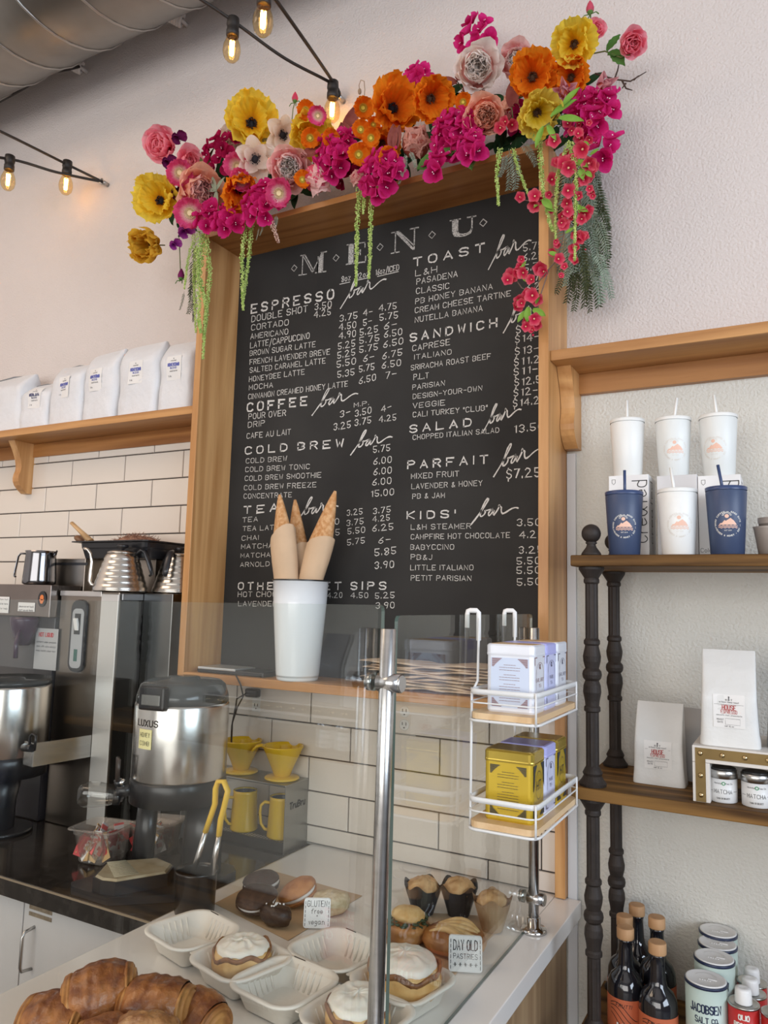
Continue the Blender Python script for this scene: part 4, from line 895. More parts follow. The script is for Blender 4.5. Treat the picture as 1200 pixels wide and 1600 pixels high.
# brand lettering + note on the steel body
ac=math.atan2(CP.y-LX[1],CP.x-LX[0]); 
mp=cyl_map((LX[0],LX[1],0),LR,ac,0)
an=lambda px,z: None
g=G(o); mpb=cyl_map((LX[0],LX[1],0),LR,ac-.78,1.322); write(g,'LUXUS',mpb,.016,.0,0,.075,lw=.18); g.obj('brand_print',mat('print_black',(.015,.015,.015),.5),lx)
g=G(o); mpn=cyl_map((LX[0],LX[1],0),LR,ac-.80,1.262,off=.0012)
R_=[[mpn(-.024+.048*i/6,.052*j) for j in (0,1)] for i in range(7)]
vv=[[g.v(p) for p in r_] for r_ in R_]
for p_,q_ in zip(vv,vv[1:]): g.f([p_[0],q_[0],q_[1],p_[1]])
nt=g.obj('sticky_note',mat('yellow_note',(.80,.74,.38),.7),lx)
g=G(o); mpn=cyl_map((LX[0],LX[1],0),LR,ac-.80,1.262,off=.002); write(g,'HONEY',mpn,.011,0,.032,.036,lw=.09); write(g,'COMB',mpn,.011,0,.010,.034,lw=.09); g.obj('note_lettering',mat('marker_ink',(.03,.03,.035),.6),nt)
# left dispenser
c=at_y(26,1120,-.42)
dl,_=dispenser('steel thermal dispenser cut off by the left edge of the photo',c.x-.01,-.445,.128,at_y(20,1176,-.42).z,at_y(20,1066,-.42).z,at_y(20,1066,-.42).z+.010)
g=G(V(dl.location)); g.lathe([(.035,.906),(.045,.92),(.045,1.0),(.06,1.09)],(c.x-.01,-.445,0),20); g.lathe([(.10,.906),(.10,.918)],(c.x-.01,-.445,0),28); g.obj('pedestal',BP,dl)
c=at_y(56,1160,-.56); g=G(V(dl.location)); g.tube([c+V((-.05,.0,-.02)),c+V((0,-.01,-.015))],.012,8); g.tube([c+V((-.012,-.01,-.02)),c+V((-.012,-.012,.018)),c+V((-.002,-.012,.026)),c+V((.014,-.012,.022)),c+V((.012,-.012,-.02))],.004,6); g.obj('faucet',BP,dl)
# packet tubs
def tub(label,cx,cy,w_,h,contents,rz=.2):
    t=thing('packet_tub',label,'tub',(cx,cy,.9055),rz,'clear tubs of packets on the black counter')
    g=G()
    def r_(k,z,rr=.02): return rrect(w_*k,w_*.92*k,rr,z,4)
    g.loft([r_(.72,.002),r_(.78,.006),r_(.88,h*.8),r_(.98,h*.83),r_(1.0,h-.004),r_(1.16,h-.003),r_(1.16,h),r_(.98,h),r_(.76,.008)],cap1=True); g.obj('clear_tub',glassmat('tub_plastic',(.93,.91,.88),1.45,.05,.14,(.8,.74,.70)),t)
    r3=random.Random(len(label)); cols=[mat('packet_white',(.78,.76,.75),.5),mat('packet_pink',(.75,.16,.15),.5),mat('packet_tan',(.52,.34,.16),.5),mat('packet_white',(.78,.76,.75),.5),mat('packet_red',(.50,.05,.05),.5)]
    for k in range(contents):
        a=r3.uniform(-.6,.6); x=r3.uniform(-.5,.5)*w_*.62; y=r3.uniform(-.5,.5)*w_*.55; 
        edge=r3.random()
        if edge<.5: y=-w_*.33
        elif edge<.75: x=w_*.32*(1 if r3.random()<.5 else -1)
        g=G(); g.mi=0; g.box((-.017,-.0008,-.026),(.017,.0008,.026)); g.mi=1; g.box((-.017,-.0012,.008),(.017,.0012,.020)); g.mi=2; g.box((-.008,-.0011,-.012),(.008,.0011,.000))
        q=g.obj('sugar_packet',[cols[k%5],cols[(k*2+1)%5],cols[4]],t); q.location=(x,y,.035+r3.uniform(0,.038)); q.rotation_euler=(r3.uniform(-.3,.3),a,r3.uniform(-.5,.5) if edge<.5 else r3.uniform(1.1,1.9))
    return t
p=at_z(150,1347,.9055)
tub('clear plastic tub of white and pink sugar packets, in front on the black counter',p.x+.0,p.y+.02,.135,.098,34)
tub('clear tub of tan and white packets tucked behind the front tub',p.x+.075,p.y+.175,.115,.09,20,.3)
q=at_z(235,1335,.9055); tub('clear tub of red and white packets seen between the black dispenser legs',q.x,q.y,.11,.09,16,.1)
q2=at_z(250,1322,.9055); g=G(q2); g.lathe([(.030,0),(.034,.01),(.036,.04),(.038,.045),(.034,.046),(.03,.01),(0,.008)],q2,24); top('ramekin','small white ramekin on the black counter behind the dispenser legs','ramekin',g,mat('white_ceramic',(.62,.62,.60),.25))
g=G((-1.79,-.09,.9055))
g.box((-1.825,-.19,.9055),(-1.752,-.01,.909)); g.box((-1.825,-.02,.9055),(-1.752,-.012,1.12)); g.box((-1.756,-.19,.9055),(-1.752,-.01,1.12)); g.box((-1.825,-.19,1.03),(-1.752,-.01,1.034)); g.mi=1; g.box((-1.822,-.196,1.040),(-1.757,-.191,1.09))
top('wire_organizer','low grey organizer with a white label behind the dispenser','organizer',g,[mat('organizer_grey',(.20,.20,.20),.4,.5),PAPW])
# black cup with tongs
cy=-.600; cx=at_y(306,1380,cy).x
tc=thing('tongs_cup','black cylinder cup at the corner of the pastry counter, holding tongs','cup',(cx,cy,.9105)); o=V(tc.location)
g=G(o); g.lathe([(.046,0),(.048,.004),(.0505,.095),(.0515,.1005),(.049,.1005),(.0475,.09),(.045,.006),(0,.006)],o,32); g.obj('cup_body',mat('black_cup',(.008,.008,.009),.25),tc)
tg=thing('tongs','yellow-handled steel tongs standing in the black cup','tongs',(cx,cy,.92)); o=V(tg.location)
tp=at_y(347,1222,-.60); la_=at_y(301,1366,-.60); lb=at_y(332,1360,-.60); ma=at_y(321,1300,-.60); mb=at_y(342,1306,-.60)
def lerp(a,b,t): return a+(b-a)*t
bot=.925
lA=la_+(la_-ma)*.22; lB=lb+(lb-mb)*.10
lA.z=max(lA.z,bot); lB.z=max(lB.z,bot)
g=G(o); w1=at_y(337,1232,-.6); w2=at_y(356,1236,-.6); w3=at_y(336,1256,-.6); w4=at_y(350,1262,-.6)
g.tube([ma,at_y(330,1274,-.6),w3,w1,at_y(341,1221,-.6),at_y(350,1221,-.6),w2,w4,at_y(345,1280,-.6),mb],.0062,8,flat=(1,1.4)); g.obj('yellow_grip',mat('yellow_rubber',(.72,.45,.04),.4),tg)
g=G(o)
for a_,b_ in ((ma,lA),(mb,lB)): g.tube([a_,(a_+b_)/2,b_],[.0065,.0075,.0085],8,flat=(1,.8))
g.obj('steel_arms',STL,tg)
# ================================================================= PASTRIES ON THE WHITE COUNTER
KRF=mat('kraft_sheet',(.54,.38,.23),.65,var=.05,scale=12)
for pts,lab in (([(335,1412),(430,1362),(566,1400),(450,1470)],'brown kraft paper sheet under the gluten free pastries'),([(560,1478),(640,1425),(770,1432),(786,1445),(699,1537)],'brown kraft paper sheet under the day old pastries')):
    P=[at_z(x,y,.9108) for x,y in pts]; P=[V((min(p.x,-.5965),p.y,p.z)) for p in P]; c=sum(P,V())/len(P); g=G(c); g.loft([P,[p+V((0,0,.0007)) for p in P]],sm=False); top('kraft_sheet',lab,'paper sheet',g,KRF)
FOAM=mat('bagasse_fibre',(.80,.755,.68),.6,bump=.12,bscale=120,sss=.0)
def half_tray(par,cx,name='tray_half',w_=.166,h=.046,tilt=0):
    g=G()
    def rg(k,z,rr): 
        pts=rrect(w_*k,w_*k,rr*k,z,6); return pts
    n=6
    rings=[rg(.62,.0,.02),rg(.66,.003,.022),rg(.90,h-.003,.04),rg(1.03,h-.002,.045),rg(1.04,h+.001,.045),rg(1.02,h+.003,.045),rg(.90,h+.002,.04),rg(.70,.012,.026),rg(.62,.0035,.02)]
    g.loft(rings,cap0=True,cap1=True)
    q=g.obj(name,FOAM,par); q.location=(cx,0,.001); q.rotation_euler=(0,tilt,0)
    g=G()
    for sx in (-1,1):
        for k in range(-2,3):
            for ax in (0,1):
                t=k*.013; a=V((sx*w_*.318,t,.006)); b=V((sx*w_*.437,t*1.15,h-.004))
                if ax: a,b=V((a.y,a.x,a.z)),V((b.y,b.x,b.z))
                g.tube([a,b],.0024,5)
    g.obj('ribs',FOAM,q)
    g=G(); g.box((-w_*.30,w_*.47,h+.0025),(-w_*.12,w_*.478,h+.0038)); g.obj('tab_slot',mat('slot_shadow_grey',(.03,.03,.03),.8),q)
    return q
def clam(label,ax,ay,bx,by):
    a,b=at_z(ax,ay,.95),at_z(bx,by,.95)
    yaw=math.atan2(b.y-a.y,b.x-a.x); mid=(a+b)/2
    t=thing('clamshell_tray',label,'takeout tray',(mid.x,mid.y,.9112),yaw,'open clamshell trays on the pastry counter'); d=.0885
    half_tray(t,-d); half_tray(t,d)
    g=G(); g.box((-.004,-.06,.043),(.004,.06,.0455)); g.obj('hinge',FOAM,t)
    return mid,yaw,V((mid.x+d*math.cos(yaw),mid.y+d*math.sin(yaw),.9155)),t
T1=clam('open fibre clamshell nearest the black tongs cup, iced bun in its right half',298,1457,380,1505)
T2=clam('open fibre clamshell nearest the camera, iced bun in its right half behind the steel post',447,1541,556,1590)
T3=clam('open fibre clamshell nearest the glass, its iced bun beside the day old sign',522,1487,634,1538)
CIN=mat('bun_dough',(.52,.27,.07),.6,col2=(.78,.52,.22),scale=22,bump=.4,bscale=60,detail=5); CNS=mat('cinnamon_swirl',(.13,.045,.018),.45,col2=(.30,.13,.05),scale=60); ICE=mat('cream_icing',(.86,.82,.73),.35,bump=.3,bscale=60,sss=.15)
def bun(label,c,s,seed,kind=0):
    t=thing('cinnamon_bun',label,'pastry',tuple(c),seed,'iced cinnamon buns in the clamshell trays')
    sd=seed*7.3
    nz=lambda a,z,f=1.0: noise.noise(V((math.cos(a)*1.5*f+sd,math.sin(a)*1.5*f,z*f*20)))
    g=G()
    def side(u,v):
        a=2*PI*u; z=v*.064*s; r=(.044+.013*min(1,v*2.2))*s*(1+.05*math.sin(PI*min(1,v*1.1)))*(1+.07*nz(a,z)) 
        if v>.98: r*=.9
        return V((r*math.cos(a)*1.06,r*math.sin(a),z+.0*s))
    g.grid(side,44,10,closed=True); g.loft([[side(k/44,1) for k in range(44)],[side(k/44,1)*.5+V((0,0,.03*s)) for k in range(44)]],cap0=False); g.obj('dough',CIN,t)
    g=G()
    for zz,th_ in ((.057,.0055),):
        pts=[]
        for k in range(41):
            a=2*PI*k/40; r=.0575*s*(1+.07*nz(a,zz)); pts.append(V((r*math.cos(a)*1.06,r*math.sin(a),zz*s+.005*math.sin(3*a+sd)+.004*math.sin(7*a))))
        g.tube(pts,th_*s,6,caps=False,flat=(.5,1))
    g.obj('cinnamon_layer',CNS,t)
    g=G(); nu,nv=48,12
    def ice(u,v):
        a=2*PI*u; drip=.007*(.5+.5*math.sin(4*a+sd))+.020*max(0,nz(a,.1,2))+.006*nz(a,.3,5)
        if v<.66: 
            rr=.050*s*(v/.66); z=.080*s-.008*s*(v/.66)**3+.0035*nz(a,v*.05,2.2)+.002*math.sin(14*v+a)
        else:
            k=(v-.66)/.34; rr=.050*s*(1+.10*math.sin(k*PI*.6)); z=.072*s-k*(drip+.008)*s
        rr*=(1+.05*nz(a,.2))
        return V((rr*math.cos(a)*1.06,rr*math.sin(a),z))
    g.grid(ice,nu,nv,closed=True); g.obj('icing',ICE,t); return t
bun('iced cinnamon bun with thick white icing in the tray by the tongs cup',T1[2]+V((-.005,.008,0)),.93,1)
bun('iced cinnamon bun with swirled icing partly behind the middle steel post',T2[2]+V((0,0,0)),.98,2)
bun('iced cinnamon bun with smooth flat icing beside the day old sign',T3[2]+V((0,.005,0)),1.12,3)
# whoopie pies and friends
CHO=mat('chocolate_cake',(.028,.012,.008),.55,col2=(.06,.028,.018),scale=70,bump=.4,bscale=120); CRM=mat('white_filling',(.84,.82,.80),.4)
def whoopie(label,c,r,rot,m,seed=0):
    t=thing('whoopie_pie',label,'pastry',tuple(c)); t.rotation_euler=rot
    for s_,nm in ((1,'top_cake'),(-1,'bottom_cake')):
        g=G(); n=28
        prof=[(0,.0245),(r*.4,.0235),(r*.75,.0185),(r*.95,.0105),(r,.006),(r*.93,.0045),(0,.0045)]
        g.lathe([(a*(1+.0),b*s_) for a,b in prof],(0,0,0),n,cap0=False,cap1=False)
        for v in g.bm.verts: v.co*=1+.10*noise.noise(v.co*28+V((seed,0,s_)))+.03*noise.noise(v.co*90)
        g.obj(nm,m,t)
    g=G(); g.lathe([(0,.005),(r*.90,.0048),(r*.955,0),(r*.90,-.0048),(0,-.005)],(0,0,0),28); 
    for v in g.bm.verts: v.co.x*=1+.03*noise.noise(v.co*40+V((seed,5,0)))
    g.obj('filling',CRM,t); return t
p=at_z(404,1385,.93); q=at_z(392,1413,.935); 
whoopie('dark chocolate whoopie pie at the back, lying flat with white filling showing',V((p.x,p.y+.012,.937)),.048,(.10,-.05,0),CHO,1)
whoopie('dark chocolate whoopie pie in front of the other, tilted towards the camera',V((q.x+.008,q.y+.012,.945)),.050,(.28,-.03,.2),CHO,2)
p=at_z(462,1402,.93); whoopie('orange-brown pumpkin whoopie pie leaning against the pale one',V((p.x-.003,p.y+.012,.939)),.050,(.30,-.28,0),mat('pumpkin_cake',(.36,.12,.025),.6,col2=(.50,.21,.06),scale=40,bump=.3,bscale=90),3)
p=at_z(427,1436,.93)
g=G((p.x,p.y+.01,.9125)); c=g.o
g.sphere(c+V((0,0,.024)),.033,22,14,sc=(1.28,.86,.74),disp=lambda d:.16*(max(abs(d.x),abs(d.y),abs(d.z))**-1-1.2)+.14*noise.noise(d*3.4)+.07*noise.noise(d*9)); g.mi=1
r2=random.Random(9)
for k in range(16): a=r2.uniform(0,6.28); e=r2.uniform(.0,.03); g.sphere(c+V((e*math.cos(a),e*math.sin(a),.050-e*.25)),r2.uniform(.0012,.003),6,4)
top('brownie','dark chocolate glazed lump of brownie in front of the whoopie pies','pastry',g,[mat('chocolate_glaze',(.026,.011,.008),.42,bump=.8,bscale=70),CRM])
p=at_z(512,1412,.93); g=G((p.x,p.y+.012,.9125)); c=g.o
g.lathe([(.040,0),(.046,.006),(.047,.022),(.043,.033),(.030,.038),(0,.039)],c,30)
for v in g.bm.verts: v.co*=1+.10*noise.noise(v.co*38)+.05*noise.noise(v.co*90)
top('crumb_cookie','pale crumbly oat cookie puck behind the gluten free sign','pastry',g,mat('oat_crumb',(.56,.43,.24),.85,col2=(.74,.62,.40),scale=55,bump=.8,bscale=110,detail=6))
# tent signs
def tent(label,base_c,yaw,w_,h,lines,tilt=.35):
    t=thing('tent_sign',label,'sign',tuple(base_c),yaw,'folded paper signs by the pastries'); th=.0028
    dy=h*math.sin(tilt); dz=h*math.cos(tilt)
    g=G()
    pts=rrect(w_,h,.006,0,3)
    def pan(s_,nm):
        g=G(); uy=V((0,s_*dy,dz))/h; nn=V((0,-s_*dz,dy)).normalized()*s_*1
        base=V((0,-s_*dy,0)) ; n_=V((0,-s_*dz,dy)).normalized()*th if s_>0 else V((0,dz,dy)).normalized()*th
        L0=[base+V((p.x,0,0))+uy*(p.y+h/2) for p in pts]; g.loft([L0,[q+n_ for q in L0]],sm=False); return g.obj(nm,mat('sign_card',(.80,.81,.81),.45),t),base,uy,n_
    f,base,uy,n_=pan(1,'front_card'); pan(-1,'back_card')
    g=G(); mp=lambda u,v: base+V((u,0,0))+uy*v+n_*1.12
    rr_=random.Random(1)
    for s_,v,hh,ww in lines: write(g,s_,mp,hh,0,v,ww,lw=.10,jit=.12,rnd=rr_)
    for sx in (-1,1):
        for k in range(6): ribbon(g,[(sx*w_*.44,h*(.08+k*.145)),(sx*w_*.44,h*(.17+k*.145))],.0012,mp)
    g.obj('lettering',mat('marker_ink',(.03,.03,.035),.6),f); return t
p=at_z(484,1446,.912); tent('small white tent sign lettered GLUTEN free + vegan',V((p.x+.012,p.y+.012,.9128)),.52,.062,.062,(('GLUTEN',.045,.012,.046),('free',.030,.010,.026),('+',.021,.009,None),('vegan',.008,.010,.036)))
p=at_z(738,1520,.912); tent('white tent sign lettered DAY OLD PASTRIES with a row of stars',V((p.x-.022,p.y+.014,.9128)),.42,.070,.066,(('DAY OLD',.040,.018,.050),('PASTRIES',.024,.009,.050),('*****',.009,.009,.050)))
# muffins
MUF=mat('muffin_top',(.46,.25,.10),.8,col2=(.66,.42,.20),scale=45,bump=.7,bscale=80,detail=6)
def muffin(label,c,s,wrap,inner,seed,tall=1.0):
    t=thing('muffin',label,'pastry',tuple(c),seed*.9,'muffins in tulip wrappers')
    g=G(); n=48; H=.062*tall*s
    def w_(u,v,off=0):
        a=2*PI*u; pt=abs(math.sin(2*a)); hh=H*(1+.26*pt**4*(v**2)); r=(.026+.018*v+ .006*pt*v*v)*s-off
        r*=1+.02*math.sin(12*a)*(1 if v<.8 else .3)
        return V((r*math.cos(a),r*math.sin(a),hh*v))
    g.grid(lambda u,v:w_(u,v),n,9,closed=True); g.grid(lambda u,v:w_(u,v,.0012),n,9,closed=True); g.f([g.v(w_(k/n,0)) for k in range(n)]); g.obj('paper_wrapper',wrap,t)
    g=G(); g.sphere((0,0,H*.93),.0400*s,30,18,sc=(1,1,.72),disp=lambda d:.12*noise.noise(d*3+V((seed,0,0)))+.10*noise.noise(d*8+V((seed,0,0)))); g.obj('muffin_top',MUF,t)
    return t
BWR=mat('black_wrapper_paper',(.018,.018,.022),.42); TWR=mat('tan_wrapper_paper',(.46,.31,.18),.5,col2=(.36,.20,.10),scale=22)
p=at_z(655,1431,.912); muffin('muffin in a black tulip wrapper, the left one by the glass',(p.x,p.y+.022,.9125),.98,BWR,MUF,1)
p=at_z(711,1434,.912); muffin('muffin in a black tulip wrapper with curled tips, right of its twin',(p.x,p.y+.022,.9125),1.0,BWR,MUF,2)
p=at_z(763,1458,.912); muffin('muffin in a stained tan paper wrapper at the right end of the pastries',(p.x,p.y+.024,.9125),.95,TWR,MUF,3,1.08)
CRU=mat('baked_crust',(.30,.10,.02),.45,col2=(.54,.25,.07),scale=20,bump=.5,bscale=55,detail=5,coat=.2)
p=at_z(630,1478,.912); c=V((p.x-.008,p.y+.035,.9125)); t=thing('spinach_pastry','puffed pastry with chopped greens between golden layers, by the post','pastry',tuple(c))
g=G(); g.lathe([(.030,0),(.046,.004),(.052,.014),(.048,.022),(.053,.028),(.046,.038),(.02,.042)],(0,0,0),28)
for v in g.bm.verts: v.co*=1+.07*noise.noise(v.co*30)
g.obj('crust',CRU,t)
g=G(); g.sphere((0,.004,.052),.040,22,12,sc=(1,.9,.42),disp=lambda d:.12*noise.noise(d*3.2)); g.obj('top_crust',mat('golden_top',(.62,.36,.12),.5,col2=(.80,.58,.28),scale=30,bump=.5,bscale=60),t)
g=G(); r2=random.Random(6)
for k in range(46): a=r2.uniform(0,6.28); rr=r2.uniform(.036,.045); g.sphere((rr*math.cos(a),rr*math.sin(a),.040+r2.uniform(-.006,.010)),r2.uniform(.003,.006),7,5,sc=(1.3,1,.6))
tag(g.obj('greens',mat('cooked_greens',(.035,.055,.02),.5),t),kind='stuff')
# danish: round twist with laminated ridges
p=at_z(704,1497,.912); c=V((p.x-.010,p.y+.045,.9125)); t=thing('danish','round golden twisted danish with a ridged centre behind the day old sign','pastry',tuple(c))
g=G(); g.lathe([(.045,0),(.062,.008),(.066,.020),(.058,.034),(.040,.040),(0,.036)],(0,0,0),40)
for v in g.bm.verts: v.co*=1+.05*noise.noise(v.co*22); v.co.x*=1.12
g.obj('crust',CRU,t)
g=G()
for k in range(6):
    y=-.030+k*.012; pts=[V((-.048+.096*q/8,y+.010*math.sin(q*.6+k),.036+.010*math.sin(PI*q/8))) for q in range(9)]; g.tube(pts,[.003+.005*math.sin(PI*q/8) for q in range(9)],8)
g.obj('twist_ridges',mat('pale_lamination',(.66,.40,.15),.5,col2=(.78,.55,.26),scale=40,coat=.2),t)
g=G(); pts=[V((.062*math.cos(a),.056*math.sin(a),.024)) for a in [k*.28 for k in range(14)]]; g.tube(pts,[.004+.010*math.sin(PI*k/13) for k in range(14)],8); g.obj('outer_fold',CRU,t)
# croissant rolls
CRO=mat('croissant_crust',(.15,.038,.008),.42,col2=(.38,.14,.034),scale=34,bump=1.0,bscale=85,detail=6,coat=.25); CRL=mat('croissant_layers',(.24,.075,.015),.5,col2=(.50,.23,.065),scale=30,bump=.4,bscale=60); CHB2=mat('dark_chocolate',(.02,.008,.006),.35)
def pac(label,c,yaw,s=1,roll=0,seed=0,pitch=0):
    t=thing('chocolate_croissant',label,'pastry',tuple(c),yaw,'croissants heaped at the front'); t.rotation_euler=(roll,pitch,yaw)
    L_=.051*s; R_=.045*s
    def prof(u):
        x=-L_+2*L_*u; e=abs(2*u-1); r=R_*1.06*(1-.30*e**2.4) 
        return x,r
    g=G(); n=36
    def f(u,v):
        x,r=prof(u*.84+.08); a=2*PI*v; sp_=1+.06*math.sin(a-.6+u*.5)+.02*math.sin(26*u)*max(0,math.cos(a-PI/2+.2))
        rr=r*sp_*(1+.08*noise.noise(V((x*26+seed,math.cos(a)*1.6,math.sin(a)*1.6)))+.05*noise.noise(V((x*90+seed,math.cos(a)*5,math.sin(a)*5))))
        return V((x,rr*math.cos(a)*1.10,rr*math.sin(a)*.90))
    R=[[g.v(f(i/26,j/n)) for j in range(n)] for i in range(27)]
    for A_,B_ in zip(R,R[1:]):
        for j in range(n): g.f([A_[j],A_[(j+1)%n],B_[(j+1)%n],B_[j]],True)
    g.obj('crust',CRO,t)
    for s_ in (-1,1):
        g=G()
        rings=[]
        x0=L_*.84
        seq=[(x0*.90,.80),(x0+.002*s,.86),(x0+.006*s,.84),(x0+.005*s,.84),(x0+.011*s,.80),(x0+.013*s,.72),(x0+.010*s,.66),(x0+.016*s,.60),(x0+.017*s,.50),(x0+.014*s,.44),(x0+.018*s,.34),(x0+.017*s,.12)]
        for x,k in seq:
            row=[]
            for j in range(28):
                a=2*PI*j/28; rr=R_*k*(1+.06*math.sin(a-.6)+.05*noise.noise(V((math.cos(a)*2,math.sin(a)*2,k*4+seed)))); row.append(V((s_*x,rr*math.cos(a)*1.08,rr*math.sin(a)*.90)))
            rings.append(row)
        g.loft(rings); g.obj('layered_end',CRL,t)
    g=G()
    for yy in (-.014,.014): g.sphere((-L_-.001,yy*s,.002*s),.0062*s,8,6,sc=(.8,1,.8))
    g.obj('chocolate_tip',CHB2,t); return t
def atc(x,y,z): return at_z(x,y,z)
p=atc(156,1552,.985); pac('chocolate croissant on top of the heap at the left, layered end facing left',(p.x,p.y,.985),.75,1.04,.3,1,-.12)
p=atc(246,1570,.975); pac('chocolate croissant on top of the heap at the right',(p.x,p.y,.972),.38,1.08,-.2,2,.0)
p=atc(88,1592,.955); pac('croissant low at the left end of the heap',(p.x,p.y,.952),.35,1.0,.1,3)
p=atc(305,1598,.955); pac('croissant low at the right end of the heap, mostly hidden',(p.x-.01,p.y+.012,.950),-.1,1.0,.5,4)
p=atc(170,1640,.95); pac('croissant at the bottom of the heap, under the others',(p.x,p.y,.950),.5,1.0,.5,5)
# almond croissant lump in front
p=atc(232,1592,1.0); c=V((p.x,p.y,.985)); t=thing('almond_croissant','craggy almond croissant with a white almond flake at the front of the heap','pastry',tuple(c)); 
g=G(); g.sphere((0,0,0),.040,34,20,sc=(1.35,.75,.62),rot=Euler((0,0,.4)).to_matrix(),disp=lambda d:.13*noise.noise(d*3.1+V((4,0,0)))+.10*noise.noise(d*7)+.05*noise.noise(d*15)); g.obj('crust',mat('almond_crust',(.24,.085,.025),.35,col2=(.50,.26,.10),scale=34,bump=.8,bscale=95,detail=6,coat=.4),t)
g=G(); a=atc(226,1587,1.003); 
g.sphere(a-c,.0065,10,6,sc=(1.4,1,.45)); g.obj('almond_flake',mat('almond_white',(.84,.78,.68),.5),t)
# ================================================================= BIG COFFEE BAGS ON THE LEFT SHELF
BAGM=mat('white_foil_bag',(.70,.71,.73),.42,bump=.6,bscale=16,bdist=.012,var=.02); GRYF=mat('grey_foil_fold',(.22,.24,.26),.35,.3)
def bigbag(label,xa,xb,zbot,ztop,seed,labelled=True,topfold=0,yb=-.02,d=.125,ink='HOUSE'):
    cx=(xa+xb)/2; W=(xb-xa); H=ztop-zbot; r3=random.Random(seed)
    t=thing('coffee_bag',label,'coffee bag',(cx,yb-d/2,zbot),r3.uniform(-.05,.05),'big white coffee bags on the left wall shelf')
    g=G(); n=28; nz=14
    def f(u,v):
        a=2*PI*u; cu=math.cos(a); su=math.sin(a); e=.35+.25*v
        sx=math.copysign(abs(cu)**.42,cu); sy=math.copysign(abs(su)**.42,su)
        th_=1-.0*v
        depth=d/2*(1-.86*max(0,(v-.70)/.30)**1.6); wid=W/2*(1-.03*v+.02*math.sin(v*6+seed))
        p=V((sx*wid,sy*depth+.018*max(0,v-.7)*2*math.sin(seed),H*(v)*(1-.10*(cu*.5+.5)*v*(topfold)-.03*v*(1-cu)*.5*(1-topfold))))
        k=.006*(v*(1-v)*4*.7+.25)
        return p+V((k*noise.noise(p*18+V((seed,0,0))),-abs(k)*2.0*noise.noise(p*14+V((0,seed,0))),k*noise.noise(p*20)))
    g.grid(lambda u,v:f(u,v),n,nz,closed=True); g.f([g.v(f(k/n,0)) for k in range(n)]); g.f([g.v(f(k/n,1)) for k in range(n)])
    g.obj('bag_body',BAGM,t)
    g=G(); g.tube([(-W*.32,0,H*.955),(0,.006,H*.985),(W*.40,.0,H*.93)],.0055,8,flat=(1.4,.9)); g.obj('folded_top',GRYF,t)
    if labelled:
        lw,lh=min(.068,W*.42),.088; lx=W*.02*(-1)+r3.uniform(-.01,.01); z0=H*.42
        def on(x,z,off):
            v=z/H; wid=W/2*(1-.03*v+.02*math.sin(v*6+seed)); cu=math.copysign((abs(x)/wid)**(1/.42),x); a=-math.acos(max(-1,min(1,cu))); p=f(a/(2*PI),v); return V((x,p.y-off,z))
        g=G(); g.grid(lambda u,v:on(lx-lw/2+lw*u,z0+lh*v,.0012),6,6); l=g.obj('label',PAPW,t)
        g=G(); mp=lambda u,v:on(lx+u,z0+v,.0020); disc2(g,0,.078,.002,mp,8); write(g,'roasted',mp,.0045,0,.068,lw=.16); write(g,'small batch',mp,.0045,0,.030,lw=.16); write(g,'5 lb',mp,.005,-lw*.28,.012,lw=.16)
        g.obj('fine_print',mat('ink',(.05,.05,.06),.6),l)
        g=G(); write(g,ink,mp,.0105,0,.050,lw*.74,lw=.26); write(g,'BLEND',mp,.006,0,.040,lw=.22); g.obj('name_print',mat('blue_ink',(.10,.12,.42),.6) if ink=='HONEYCOMB' else mat('dark_navy_ink',(.06,.07,.16),.6),l)
    return t
zsf=2.3305
for (x0,x1,yt,yb_,lb,sd,labd,ink,tf) in ((-30,40,591,667,'white coffee bag at the left edge, plain creased side showing',1,False,'',.3),(37,80,602,662,'low white coffee bag with a white label, second from the left',2,True,'MOCHA JAVA',.0),
   (81,134,573,652,'tall white coffee bag with a blue-lettered label, third from the left',3,True,'HONEYCOMB',.5),(133,186,556,648,'white coffee bag with a blue-lettered label, fourth from the left',4,True,'HONEYCOMB',-.2),
   (187,250,543,640,'wide white coffee bag with a blue-lettered label, second from the menu frame',5,True,'HONEYCOMB',.0),(251,302,538,632,'white coffee bag against the menu frame with a blue-lettered label',6,True,'HONEYCOMB',.1)):
    a=at_y(x0,yb_,-.115); b=at_y(x1,yb_,-.115); tz=at_y((x0+x1)/2,yt,-.085).z
    bigbag(lb,a.x,min(b.x,-1.812),zsf,tz,sd,labd,tf,ink=ink)
